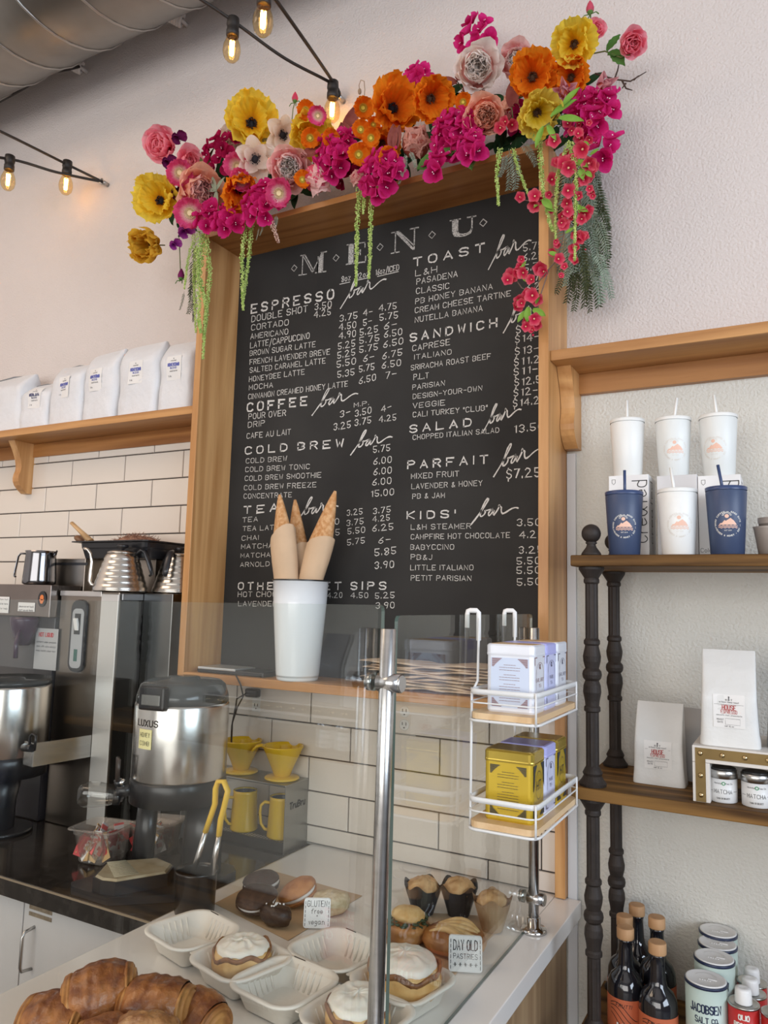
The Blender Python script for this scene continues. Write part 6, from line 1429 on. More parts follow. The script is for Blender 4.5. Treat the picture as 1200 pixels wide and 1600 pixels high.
MGN=fm('mauve_petal',(.32,.04,.12),(.56,.18,.26),(.76,.42,.44)); BLS=fm('coral_pink_petal',(.62,.015,.07),(.80,.06,.14),(.90,.20,.26)); BRG=pm('burgundy_leaf',(.16,.035,.03),(.30,.10,.08)); LFG=pm('green_leaf',(.05,.13,.025),(.12,.22,.06)); LFD=pm('dark_green_leaf',(.015,.05,.02),(.04,.10,.035)); LFL=pm('lime_leaf',(.15,.30,.04),(.28,.44,.09)); SAG=pm('sage_leaf',(.24,.28,.20),(.36,.38,.28)); GRF=pm('grey_green_frond',(.17,.23,.17),(.30,.36,.28)); DKF=pm('dark_frond',(.04,.05,.022),(.09,.11,.05)); OLV=pm('olive_stem',(.10,.13,.04),(.18,.20,.08)); BRN=mat('brown_twig',(.06,.035,.025),.8)
BLKC=mat('black_stamens',(.010,.008,.012),.8); BRNC=mat('brown_stamens',(.07,.03,.012),.8); YELC=mat('yellow_green_centre',(.58,.52,.06),.6); AMA=pm('amaranth_green',(.26,.40,.08),(.58,.68,.24),.85,90)
def petal_mesh(name,L,W,cup,ruf,m,seed=0,tip=0.0,nu=6,nv=7,curl=0,base=.25,fr=5):
    nu=max(nu,10); g=G(); r3=random.Random(seed); ph=r3.uniform(0,6)
    def f(u,v):
        t=v; s=(u-.5)*2
        wd=W/2*(base+(1-base)*math.sin(min(1,t*1.3)*PI/2))*(1-(tip*max(0,t-.45)/.55))
        rim=1-(.26+.3*tip)*s*s*t*t-.10*abs(s)**4*t; x=s*wd*(1-.06*t*t*t); y=L*t*rim*(1+ruf*.20*t*math.sin(s*fr*1.6+ph*1.7)+ruf*.12*t*math.sin(s*fr*3.7+ph))
        z=cup*L*(t**1.6)*(1)+cup*.5*W*(s*s)*t - curl*L*max(0,t-.6)**2*3
        z+=ruf*L*t*t*math.sin(s*fr+ph)*.5+ruf*L*.5*t*math.sin(s*fr*2.3+ph*2+t*5)
        return V((x,y,z))
    g.grid(f,nu,nv); return g.mesh(name,m)
def orient(d,roll=0):
    q=V((0,0,1)).rotation_difference(V(d).normalized()); return (q.to_matrix()@Matrix.Rotation(roll,3,'Z'))
PM={}
def PMs(key,*a,**k):
    if key not in PM: PM[key]=petal_mesh('petal',*a,**k)
    return PM[key]
def place_petals(t,me,n,tilt,R=0,phase=0,z=0,jit=.1,r3=None,sc=1):
    for k in range(n):
        a=phase+2*PI*k/n+(r3.uniform(-jit,jit) if r3 else 0); ti=tilt+(r3.uniform(-jit,jit) if r3 else 0)
        M_=Matrix.Rotation(a,3,'Z')@Matrix.Rotation(ti,3,'X')
        loc=Matrix.Rotation(a,3,'Z')@V((0,R,z)); mm=me[k%len(me)] if isinstance(me,list) else me
        s_=sc*(r3.uniform(.92,1.08) if r3 else 1)
        link('petal',mm,t,loc=tuple(loc),rot=M_,sc=s_)
def stamens(t,m,r,n,L,dome=None,spread=.6):
    g=G(); r3=random.Random(n)
    g.sphere((0,0,.004),r,12,8,sc=(1,1,.7)); g.obj('flower_centre',dome or m,t)
    g=G()
    for k in range(n):
        a=r3.uniform(0,6.28); s_=r3.uniform(.4,1)*spread; d=V((math.cos(a)*s_,math.sin(a)*s_,1)).normalized(); p=d*L*r3.uniform(.7,1); b=V((math.cos(a)*r*.6,math.sin(a)*r*.6,0))
        g.tube([b,b*.5+p],.0006*(L/.02),3); g.sphere(b*.5+p,.0016*(L/.02),5,4)
    tag(g.obj('stamens',m,t),kind='stuff')
def base(name,label,c,d,group,roll=0,cat='flower'):
    t=thing(name,label,cat,tuple(c),0,group); t.rotation_euler=orient(d,roll).to_euler(); return t
def stem_to(t,c,d,L=.06,m=None):
    g=G(); g.tube([(0,0,0),(0,0,-L*.5),(.004,0,-L)],.0022,5); g.obj('stem',m or OLV,t)
def poppy(label,c,d,R,m,key,group='large poppies in the garland',dark=BLKC,cup=.58,tilt=.12,roll=0,name='poppy'):
    t=base(name,label,c,d,group,roll); r3=random.Random(hash(key)%1000+int(R*1e4)); r3=random.Random(int(abs(c[0])*1e4))
    me=[PMs(key+str(i)+str(cup),1,1.55,cup,.20,m,seed=i*3+1,nu=20,nv=11,base=.3,fr=10) for i in range(3)]
    place_petals(t,me,4,tilt,0,.2,0,.12,r3,sc=R); place_petals(t,me,4,tilt+.28,0,.2+PI/4,.002,.12,r3,sc=R*.9)
    stamens(t,dark,R*.15,60,R*.30); stem_to(t,c,d); return t
def iceland(label,c,d,R,m,key,group='small orange poppies with yellow-green centres',cen=YELC):
    t=base('small_poppy',label,c,d,group); r3=random.Random(int(abs(c[0])*1e4))
    me=[PMs(key+str(i),1,1.3,.5,.17,m,seed=i+2,nu=14,nv=6,base=.35,fr=9) for i in range(2)]
    place_petals(t,me,6,.2,0,0,0,.08,r3,sc=R); g=G(); g.lathe([(R*.14,0),(R*.18,R*.14),(R*.14,R*.22),(R*.05,R*.20),(0,R*.2)],(0,0,0),10,sm=False)
    for k in range(22): a=2*PI*k/22; g.tube([(R*.10*math.cos(a),R*.10*math.sin(a),R*.06),(R*.30*math.cos(a),R*.30*math.sin(a),R*.24)],R*.022,3); g.sphere((R*.30*math.cos(a),R*.30*math.sin(a),R*.25),R*.04,4,3)
    g.obj('flower_centre',cen,t); stem_to(t,c,d,.05); return t
def peony(label,c,d,R,m,m2,key,group='big ruffled peonies',open_=1.0):
    t=base('peony',label,c,d,group); r3=random.Random(int(abs(c[0])*1e4))
    me=[PMs(key+'o'+str(i),1,1.05,.55,.10,m,seed=i,nu=8,nv=7,base=.5,fr=4) for i in range(3)]
    mi_=[PMs(key+'i'+str(i),1,.95,.62,.20,m2,seed=i+5,nu=10,nv=6,base=.5,fr=8,curl=.12) for i in range(3)]
    place_petals(t,me,6,.35*open_,R*.05,0,-R*.25,.12,r3,sc=R*1.02); place_petals(t,me,6,.75,R*.06,.5,-R*.2,.12,r3,sc=R*.92)
    place_petals(t,mi_,10,.85,R*.10,.2,-R*.10,.2,r3,sc=R*.80); place_petals(t,mi_,9,1.0,R*.12,.6,-R*.05,.2,r3,sc=R*.72); place_petals(t,mi_,9,1.15,R*.16,.6,R*.0,.3,r3,sc=R*.60); place_petals(t,mi_,8,1.3,R*.08,.1,R*.06,.35,r3,sc=R*.55); place_petals(t,mi_,6,1.45,R*.02,.3,R*.08,.4,r3,sc=R*.50)
    g=G(); g.sphere((0,0,R*.10),R*.54,18,12,sc=(1,1,.85),disp=lambda q:.12*noise.noise(q*4)); g.obj('flower_heart',m2,t)
    stem_to(t,c,d); return t
def cabbage(label,c,d,R,m,key,group='closed dusty peony buds'):
    """round half-closed peony: overlapping cupped petals round a ball"""
    t=base('peony_bud',label,c,d,group); r3=random.Random(int(abs(c[0])*1e4))
    g=G(); g.sphere((0,0,0),R*.72,20,14,sc=(.92,.92,1.05),disp=lambda q:.05*noise.noise(q*3)); g.obj('flower_heart',m,t)
    me=[PMs(key+'c'+str(i),1.25,1.1,.45,.05,m,seed=i,nu=6,nv=7,base=.5,curl=-.35) for i in range(3)]
    place_petals(t,me,5,1.05,R*.45,0,-R*.62,.1,r3,sc=R*.95); place_petals(t,me,5,1.28,R*.35,.6,-R*.55,.1,r3,sc=R*1.0); place_petals(t,me,5,1.45,R*.22,.2,-R*.35,.12,r3,sc=R*.9)
    stem_to(t,c,d); return t
def ranunc(label,c,d,R,m,key,group='layered pink roses at the ends of the garland'):
    t=base('ranunculus',label,c,d,group); r3=random.Random(int(abs(c[0])*1e4))
    me=[PMs(key+'r'+str(i),1,1.1,.5,.06,m,seed=i,nu=6,nv=6,base=.5) for i in range(3)]
    for n,ti,s_,zz in ((6,.3,1.0,-.2),(6,.65,.9,-.15),(5,.95,.75,-.05),(5,1.2,.58,0),(4,1.4,.42,.05)): place_petals(t,me,n,ti,R*.05,n*.7+ti,R*zz,.1,r3,sc=R*s_)
    g=G(); g.lathe([(0,-R*.35),(R*.3,-R*.28),(R*.42,-R*.12)],(0,0,0),8,cap1=False); g.obj('calyx',LFG,t); stem_to(t,c,d); return t
def anemone(label,c,d,R,key='an'):
    t=base('anemone',label,c,d,'cream anemones with black centres'); r3=random.Random(int(abs(c[0])*1e4))
    me=[PMs(key+str(i),1,.72,.38,.03,CRE,seed=i,nu=6,nv=7,base=.28,curl=.2) for i in range(2)]
    place_petals(t,me,6,.25,0,0,0,.12,r3,sc=R); place_petals(t,me,4,.5,0,.4,.002,.12,r3,sc=R*.85); stamens(t,BLKC,R*.2,50,R*.28,spread=1.2); stem_to(t,c,d); return t
def magnolia(label,c,d,R):
    t=base('magnolia',label,c,d,'mauve magnolias'); r3=random.Random(int(abs(c[0])*1e4))
    me=[PMs('mg'+str(i),1.1,.62,.35,.02,MGN,seed=i,nu=6,nv=7,base=.35,curl=-.2,tip=.5) for i in range(2)]
    place_petals(t,me,4,.5,0,0,0,.12,r3,sc=R); place_petals(t,me,4,1.15,R*.05,.7,0,.12,r3,sc=R*.9)
    g=G(); g.sphere((0,0,R*.35),R*.26,10,8,sc=(1,1,1.9)); g.obj('bud_heart',PEC,t); stem_to(t,c,d); return t
def floret_mesh(key,m):
    if key in PM: return PM[key]
    g=G(); g.mi=0
    for k in range(3):
        a=2*PI*k/3
        def f(u,v,a=a):
            s=(u-.5)*2; t=v; wd=.58*math.sin(PI*(.10+.86*t**.9))**.72; x=s*wd; y=t*(1-.05*s*s)
            z=.15+.6*t*(1-.3*t)+.22*s*s
            return Matrix.Rotation(a,3,'Z')@V((x,y*.95,z-.15))
        g.grid(f,6,6)
    g.mi=1
    for k in range(3):
        a=2*PI*k/3+.5; g.tube([(0,0,.1),(.10*math.cos(a),.10*math.sin(a),.42)],.025,4)
    g.mi=2; g.sphere((.07,.05,.44),.055,6,4); g.sphere((-.08,.04,.42),.045,6,4)
    PM[key]=g.mesh('floret',[m,m,mat('white_floret_tip',(.85,.62,.70),.5)]); return PM[key]
def cluster(label,c,R,n,m=MAG,key='bou',fs=.021,seed=0,sq=(1,.6,1),d0=(0,-1,.1)):
    """bougainvillea: a cluster of three-bract florets"""
    t=thing('bougainvillea',label,'flower',tuple(c),0,'magenta bougainvillea clusters'); r3=random.Random(seed+int(abs(c[0])*1e4)); me=floret_mesh(key,m)
    g=G(); g.tube([(0,.03,-R*.3),(0,0,0),(r3.uniform(-.3,.3)*R,0,R*.7)],.0022,5); g.tube([(0,0,0),(-R*.6,0,-.2*R)],.0015,5); g.obj('stem',BRN,t)
    for k in range(n):
        i=(k+.5)/n; ph=2.399*k; rr=math.sqrt(i); x=rr*math.cos(ph)*R*sq[0]; z=rr*math.sin(ph)*R*sq[2]; y=-math.sqrt(max(0,1-rr*rr*.9))*R*sq[1]*.7
        d=V((x/R*1.0,-.9,z/R*.9+.1))+V((r3.uniform(-.4,.4),0,r3.uniform(-.4,.4)))
        link('floret',me,t,loc=(x,y,z),rot=orient(d,r3.uniform(0,6)),sc=fs*r3.uniform(.85,1.15))
    return t
def leaf_mesh(key,L,W,m,fold=.2,bend=.3,teeth=0):
    if key in PM: return PM[key]
    g=G()
    def f(u,v):
        s=(u-.5)*2; wd=W/2*math.sin(PI*min(.999,v*.93+.05))**.8*(1+teeth*math.sin(v*26)); return V((s*wd,L*v,abs(s)*fold*W-bend*L*v*v))
    g.grid(f,4,8); PM[key]=g.mesh('leaf',m); return PM[key]
def sprig(name,label,c,leaves,group,key,m,L,W,cat='leaves',fold=.2,bend=.3,teeth=0):
    """leaves: list of (dx,dz,dir_angle,toward camera,scale)"""
    t=thing(name,label,cat,tuple(c),0,group); me=leaf_mesh(key,L,W,m,fold,bend,teeth); pts=[V((0,.03,0)),V((0,0,0))]
    for dx,dz,a,yy,s_ in leaves:
        d=V((math.cos(a),yy,math.sin(a))).normalized(); up=V((0,-1,.2)); x=d.cross(up).normalized(); z=x.cross(d)
        M_=Matrix((x,d,z)).transposed(); link('leaf',me,t,loc=(dx,-.004,dz),rot=M_,sc=s_)
        g=G(); g.tube([(0,.01,0),(dx,-.004,dz)],.0016,4); g.obj('stem',OLV,t)
    return t
def P(x,y,Y): return at_y(x,y,Y)
def rpx(px,x,y,Y): return (P(x+px,y,Y)-P(x,y,Y)).length*.88
CAMD=lambda c:(CP-V(c)).normalized()
def face(c,dx=0,dz=0): 
    d=CAMD(c); return d+CR*dx+CU*dz
def put(fn,label,x,y,Y,r,*a,fdx=0,fdz=0,**k):
    c=P(x,y,Y); return fn(label,c,face(c,fdx,fdz),rpx(r,x,y,Y)*1.22,*a,**k)
put(poppy,'bright yellow poppy with a black centre, high at the left of the garland',393,195,-.22,32,YEL1,'py',fdz=.25)
put(poppy,'yellow poppy half covered by small orange ones, left of the garland middle',480,208,-.19,29,YEL1,'py',fdx=.3,fdz=-.1,dark=BRNC)
put(poppy,'yellow poppy topmost on the right side of the garland',898,70,-.20,32,YEL1,'py',fdx=-.1,fdz=.1,dark=BRNC)
put(poppy,'lemon yellow poppy hanging just above the right frame corner',838,175,-.26,31,YEL3,'pl',fdx=.2,fdz=-.15,dark=BRNC)
put(poppy,'yellow poppy at the left end of the garland, upper of the two there',253,315,-.24,25,YEL1,'py',fdx=-.35,fdz=.2)
put(poppy,'ochre yellow poppy hanging lowest at the far left, beside the wall',242,383,-.22,23,YEL2,'pyo',fdx=-.55,fdz=.0,dark=BRNC,cup=.65,tilt=.4)
put(poppy,'orange poppy low at the left with a dark centre, above the frame corner',371,293,-.25,27,ORA,'po',fdx=.4,fdz=-.5,cup=.55,tilt=.3)
put(poppy,'broad orange poppy left of the centre peony bud',611,172,-.21,34,ORA,'po',fdx=.3,fdz=.35)
put(poppy,'orange poppy with a big dark centre beside the bougainvillea, garland middle',671,154,-.24,31,ORA,'po',fdx=.25,fdz=-.05,dark=BRNC)
put(poppy,'orange poppy right of the blush peonies, behind the lemon yellow one',832,122,-.20,35,ORA,'po',fdx=0,fdz=.2,dark=BRNC)
put(poppy,'orange poppy tucked beneath the topmost yellow poppy',893,122,-.16,29,ORA,'po',fdx=-.1,fdz=.1,dark=BRNC)
put(poppy,'dark orange poppy in shadow under the broad orange one',597,222,-.19,22,ORA,'po',fdz=-.3,dark=BRNC)
for lb,x,y,r in (('small orange poppy beside the pink one, above the half-covered yellow poppy',477,173,13),('small orange poppy lying on the half-covered yellow poppy',484,216,13),('small orange poppy on its own just left of the burgundy leaf',516,216,12),
   ('highest small orange poppy in the bunch left of the broad orange poppy',567,169,15),('small orange poppy second from top in the garland-middle bunch',563,203,13),('small orange poppy third down in the garland-middle bunch',579,216,13),
   ('small orange poppy lower left in the garland-middle bunch',560,242,15),('small orange poppy lowest right in the garland-middle bunch',606,248,15),('small orange poppy between the magenta cluster and the peach peony',723,160,13),
   ('deep orange small poppy beside the light pink peony',472,281,11),('small orange poppy peeping behind the garland-middle bunch',583,195,10)):
    put(iceland,lb,x,y,-.265 if y>200 else -.25,r,ORS,'is',fdx=.1,fdz=.1)
for lb,x,y,r in (('pink poppy with a cream centre near the left frame corner',297,333,18),('pink poppy with a cream centre right of the anemones, low over the frame edge',436,302,18),('pink cup-shaped poppy above the low orange poppy, upper',371,260,15),('pink cup-shaped poppy above the low orange poppy, lower',377,281,14),('small pink poppy beside the small orange one above the yellow poppy',497,181,12),('pink poppy cup at the left, under the upper pink rose',281,270,16)):
    put(iceland,lb,x,y,-.27,r,PNS,'ip',group='pink poppies with cream centres',cen=mat('cream_centre',(.78,.66,.36),.6),fdx=-.1,fdz=.0)
put(peony,'pink peony at the left end of the garland, behind the poppies',308,303,-.20,35,PEC,PEO,'pe1',fdx=.25,fdz=.1)
put(peony,'light pink ruffled peony under the anemones',452,263,-.23,32,PEO,PEW,'pe2',fdx=0,fdz=.05)
put(peony,'peach peony between the magenta cluster and the lemon yellow poppy',757,180,-.23,35,PEC,PEC,'pe3',fdx=.1,fdz=.0)
put(peony,'big blush white peony, the higher one in the garland',745,106,-.20,39,PEW,PEW,'pe4',fdx=.05,fdz=.1)
put(peony,'blush pink peony behind the orange poppy at upper right',806,100,-.13,33,PEO,PEW,'pe2',fdx=0,fdz=.3)
put(cabbage,'dusty rose peony bud right of the small poppies, garland middle',650,224,-.22,27,DUS,'cb',fdx=.1,fdz=.3)
put(cabbage,'pink half-closed peony right of the light pink one, on the frame edge',495,279,-.23,24,PEO,'cb2',fdx=.35,fdz=-.1)
put(cabbage,'small dusty petal bud above the hanging strands, garland middle',560,278,-.22,14,PEO,'cb2',fdx=-.3,fdz=.0)
put(cabbage,'coral petal bud behind the peach peony',795,170,-.15,20,PEC,'cb3',fdx=.3,fdz=.2)
put(ranunc,'pink rose standing out at the upper left end of the garland',258,229,-.20,22,PNK,'rn',fdx=-.5,fdz=.2)
put(ranunc,'pink rose below the upper left one, partly behind the peony',292,258,-.18,20,PNK,'rn',fdx=.4,fdz=.3)
put(ranunc,'pink rose on a bare stem at the far upper right',987,68,-.18,26,PNK,'rn',fdx=.1,fdz=.0)
put(ranunc,'small pink rose tucked behind the topmost yellow poppy',929,48,-.12,17,PNK,'rn',fdx=.3,fdz=.3)
put(ranunc,'muted pink rosette behind the high yellow poppy at left',368,214,-.13,19,CRE,'rn2',fdx=-.2,fdz=.2)
put(anemone,'cream anemone with a black centre, lower one at the left of the garland',398,249,-.25,28,fdx=.1,fdz=.05)
put(anemone,'cream anemone with a black centre, upper one right of the high yellow poppy',441,211,-.22,25,fdx=.2,fdz=.0)
put(magnolia,'mauve magnolia right of the lemon yellow poppy',884,148,-.22,24,fdx=-.2,fdz=.4)
put(magnolia,'mauve magnolia at the right end of the garland by the bare twig',936,138,-.20,26,fdx=.5,fdz=.2)
for lb,x,y,Y,R,n,m,k in (('deep crimson bougainvillea cluster at the left of the anemones',352,242,-.18,27,12,CRI,'bc'),('magenta bougainvillea cluster hanging over the frame edge, under the pink poppy',412,322,-.25,28,15,MAG,'bm'),
   ('magenta bougainvillea sprig at the left frame corner, beside the pink poppy',330,345,-.24,20,8,MAG,'bm'),('magenta bougainvillea sprig on the frame edge left of the first strand',360,347,-.24,19,8,MAG,'bm'),
   ('full magenta bougainvillea cluster left of the small poppy bunch',529,245,-.23,33,18,MAG,'bm'),('magenta bougainvillea cluster over the two middle hanging strands',600,275,-.25,33,17,MAG,'bm'),('magenta bougainvillea behind the middle orange poppies',655,132,-.13,24,9,MAG,'bm'),
   ('magenta bougainvillea cluster between the dusty bud and the peach peony',712,212,-.24,33,18,MAG,'bm'),('magenta bougainvillea sprig topmost above the blush white peony',748,62,-.12,30,9,MAG,'bm'),('magenta bougainvillea cluster under the peach peony, on the frame edge',735,236,-.25,20,8,MAG,'bm'),
   ('large magenta bougainvillea cluster at the right end under the magnolias',925,182,-.20,38,18,MAG,'bm'),('magenta bougainvillea floret group at the far right edge, hanging by the wall',946,237,-.20,20,5,MAG,'bm'),('magenta bougainvillea drooping over the frame edge below the dusty bud',683,262,-.255,15,5,MAG,'bm'),('crimson bougainvillea behind the left pink poppies',312,322,-.15,24,8,CRI,'bc'),
   ('crimson bougainvillea filling between the yellow poppy and the peony bud',550,262,-.15,26,9,CRI,'bc'),('magenta bougainvillea low behind the lemon poppy',808,190,-.15,20,7,CRI,'bc')):
    cluster(lb,P(x,y,Y),rpx(R,x,y,Y)*.98,int(n*.95),m,k,fs=.034)
# sweet peas / purple florets
for lb,x,y,r,m in (('purple sweet pea bloom under the left frame corner flowers',288,360,15,PUR),('purple sweet pea petal lower left by the hanging strands',272,381,11,PUR),('dark purple sweet pea beside the upper left pink rose',262,252,13,DPU),('purple sweet pea high at the upper left, above the rose stem',277,214,13,DPU),('dark purple bloom behind the left yellow poppy',278,300,16,DPU)):
    c=P(x,y,-.23); t=base('sweet_pea',lb,c,face(c,.1,-.2),'purple sweet peas'); me=PMs('sp'+m.name,1,1.1,.35,.16,m,seed=3,nu=6,nv=6,base=.4)
    for a,ti,s_ in ((0,.3,1),(2.6,.5,.8),(3.7,.5,.8),(.3,1.1,.7)): link('petal',me,t,rot=Matrix.Rotation(a,3,'Z')@Matrix.Rotation(ti,3,'X'),sc=rpx(r,x,y,-.23)*s_*1.1)
    stem_to(t,c,None,.03)
def rosebud(label,x,y,Y,r,m,down):
    c=P(x,y,Y); R=rpx(r,x,y,Y); t=thing('rosebud',label,'flower',tuple(c),0,'closed buds on long stems')
    g=G(); g.lathe([(0,-R),(R*.55,-R*.5),(R*.62,0),(R*.40,R*.7),(R*.1,R*1.25),(0,R*1.3)],(0,0,0),10); g.obj('bud',m,t)
    g=G(); g.lathe([(.001,-R*1.1),(R*.45,-R*.75),(R*.55,-R*.2)],(0,0,0),7,cap1=False); 
    for k in range(4): a=k*1.6; g.tube([(0,0,-R),(math.cos(a)*R*.9,math.sin(a)*R*.4,-R*.9),(math.cos(a)*R*1.3,math.sin(a)*R*.4,-R*1.4)],R*.10,4)
    g.obj('calyx',LFG,t)
    g=G(); g.tube([V((0,0,-R)),(P(*down[0],Y)-c),(P(*down[1],Y)-c)],.0018,5); g.obj('stem',OLV,t)
rosebud('tight pink bud on a thin stem above the half-covered yellow poppy',461,153,-.16,7,PNK,((458,170),(455,200)))
rosebud('pale pink rosebud topmost at the upper right of the garland',922,13,-.14,11,PEO,((916,35),(905,70)))
rosebud('small pink bud left of the high yellow poppy',375,172,-.17,11,PNK,((372,190),(380,215)))
rosebud('pale green and pink bud at the far left beside the upper yellow poppy',233,293,-.20,8,PEC,((250,300),(270,310)))
rosebud('dark red bud hanging on a stem at the lower left',283,430,-.20,7,DPU,((281,400),(280,372)))
# wire tendril
c=P(567,150,-.17); g=G(c); g.tube([P(568,165,-.17),P(570,140,-.17),P(569,127,-.17),P(564,125,-.17),P(561,133,-.17),P(562,145,-.17)],.0014,5); g.sphere(P(562,143,-.17),.006,8,6,sc=(1,1,1.8)); top('tendril','thin curled brown tendril with a seed, above the small orange poppies','tendril',g,mat('tan_tendril',(.30,.20,.12),.7))
# twigs
c=P(960,124,-.16); t=thing('twig','bare forked brown twig reaching right from the garland','twig',tuple(c))
for pts in ([(930,115),(960,124),(985,127),(1010,112)],[(960,124),(965,110),(967,100)],[(972,126),(978,138),(988,141)],[(978,130),(972,138)],[(990,125),(998,118)]):
    g=G(c); g.tube([P(x,y,-.16) for x,y in pts],[.0028]+[.0022]*(len(pts)-2)+[.0012],5); g.obj('branch',BRN,t)
c=P(935,82,-.16); g=G(c); g.tube([P(905,100,-.15),P(925,84,-.16),P(945,80,-.17),P(970,90,-.18),P(985,85,-.18)],.002,5); top('rose_stem','dark curved stem carrying the far upper right pink rose','stem',g,OLV)
# leaves
sprig('leaf_sprig','jagged olive leaves on the stem of the far upper right rose',P(950,82,-.17),[(0,0,.9,-.2,1),(0.01,-.01,-.9,-.2,1.1),(0,-.01,-.2,-.2,.9)],'leaf sprigs in the garland','lj',LFG,.05,.026,teeth=.25)
sprig('leaf_sprig','green ivy leaves on the frame edge under the dusty peony bud',P(692,250,-.25),[(-.01,0,3.4,-.4,1.2),(.01,.01,.2,-.4,1.0)],'leaf sprigs in the garland','lg',LFG,.055,.045,teeth=.12)
sprig('leaf_sprig','green ivy leaves on the frame edge under the right bougainvillea',P(725,243,-.25),[(-.012,0,2.2,-.4,1.1),(.012,.0,.0,-.4,.8),(.02,-.01,-1.4,-.3,.8)],'leaf sprigs in the garland','lg',LFG,.055,.045,teeth=.12)
sprig('leaf_sprig','bright lime leaves right of the lemon yellow poppy',P(862,185,-.27),[(0,0,.5,-.2,1.3),(-.02,-.02,-2.0,-.2,1.0),(.02,-.01,-.3,-.2,1.2),(.03,.02,.8,-.2,1.1),(-.01,-.02,-1.1,-.2,.9)],'leaf sprigs in the garland','ll',LFL,.055,.018)
sprig('burgundy_leaf','large ribbed burgundy leaf standing left of the small poppy bunch',P(548,212,-.19),[(0,-.02,1.4,-.1,1.0),(.0,-.05,1.8,-.2,.9)],'burgundy leaves','lb',BRG,.105,.062,bend=.1)
sprig('burgundy_leaf','burgundy leaf lying flat under the small orange poppies at left',P(510,232,-.24),[(.01,0,3.3,-.2,.9)],'burgundy leaves','lb',BRG,.105,.062,bend=.1)
sprig('burgundy_leaf','brown rolled leaf between the orange poppies and the dusty peony bud',P(616,225,-.24),[(0,-.03,1.5,-.2,.8),(.01,-.03,1.3,-.3,.7)],'burgundy leaves','lb2',BRG,.105,.045,bend=.1)
sprig('burgundy_leaf','brown leaves curling under the blush white peony',P(715,128,-.18),[(0,0,.1,-.3,.9),(0,-.01,3.0,-.3,.7),(.02,-.04,-.4,-.3,.8)],'burgundy leaves','lb',BRG,.105,.062,bend=.1)
sprig('burgundy_leaf','striped brown leaf below the coral bud, left of the lemon poppy',P(800,185,-.20),[(0,0,3.7,-.3,.9),(.0,.03,1.2,-.3,.8)],'burgundy leaves','lb',BRG,.105,.062,bend=.1)
sprig('sage_leaves','grey-green leaves in the middle of the left flowers',P(340,300,-.22),[(0,0,1.9,-.3,1),(0,0,.9,-.3,.9),(0,0,-1.4,-.3,1),(0,0,2.8,-.3,.8)],'sage green leaf sprigs','ls',SAG,.06,.020)
sprig('sage_leaves','grey-green leaves right of the anemones',P(425,225,-.20),[(0,0,1.2,-.3,1),(0,0,-.5,-.3,.9),(0,-.01,-1.9,-.3,1.2),(0,0,2.6,-.3,.8)],'sage green leaf sprigs','ls2',SAG,.055,.026)
sprig('sage_leaves','thin green leaf spikes rising at the left behind the peony',P(322,265,-.18),[(0,0,2.1,-.1,1.2),(.01,0,1.4,-.1,1.4),(-.01,-.01,2.7,-.2,.9),(.012,.01,1.0,-.1,.8)],'sage green leaf sprigs','ls3',OLV,.06,.012)
# dark filler foliage behind the blooms
FILL=[(270,330),(300,350),(335,330),(365,320),(395,300),(430,285),(470,300),(510,262),(545,235),(585,262),(625,262),(640,190),(680,230),(700,160),(735,205),(775,225),(800,160),(830,210),(860,140),(880,190),(905,205),(350,275),(420,250),(905,150)]
WH=['left','centre-left','centre','centre-right','right']
for i,(x,y) in enumerate(FILL):
    c=P(x,y,-.13); r3=random.Random(i)
    sprig('filler_foliage','dark green filler foliage behind the blooms of the garland',c,[(r3.uniform(-.02,.02),r3.uniform(-.02,.02),a+r3.uniform(-.3,.3),-.25,r3.uniform(.8,1.2)) for a in (.3,1.3,2.3,3.4,4.4,5.4)],'dark filler foliage in the garland','lf',LFD,.065,.034)
# hanging amaranth strands
def strand(label,pts,Y,r=7,tail=.35,cid=0):
    PP=[]
    for a,b in zip(pts,pts[1:]):
        for k in range(10): t=k/10; PP.append(P(a[0]+(b[0]-a[0])*t,a[1]+(b[1]-a[1])*t,Y))
    PP.append(P(*pts[-1],Y)); c=PP[0]; g=G(c); r3=random.Random(cid)
    g.tube(PP,.0018,4)
    L_=sum((b-a).length for a,b in zip(PP,PP[1:])); R0=rpx(r,*pts[0],Y)/1.0
    n=int(L_/.0026); 
    cube=[V((1,0,0)),V((0,1,0)),V((-1,0,0)),V((0,-1,0)),V((0,0,1)),V((0,0,-1))]; F8=[(0,1,4),(1,2,4),(2,3,4),(3,0,4),(1,0,5),(2,1,5),(3,2,5),(0,3,5)]
    for k in range(n):
        t=k/n*(len(PP)-1); i=int(t); p=PP[i]+(PP[min(i+1,len(PP)-1)]-PP[i])*(t-i)
        rr=R0*(1-(1-tail)*(k/n))*(1+.18*math.sin(k*.35))
        for q in range(4):
            a=r3.uniform(0,6.28); d=V((math.cos(a),math.sin(a),r3.uniform(-.5,.3)))*rr*r3.uniform(.45,.95); s_=R0*r3.uniform(.16,.30)
            rot=Euler((r3.uniform(0,3),r3.uniform(0,3),0)).to_matrix(); vs_=[g.v(p+d+rot@(v*s_)) for v in cube]
            for f_ in F8: g.f([vs_[j] for j in f_])
    o=g.obj('amaranth_strand',AMA,loc=tuple(c)); tag(o,label,'hanging flower','hanging green amaranth strands')
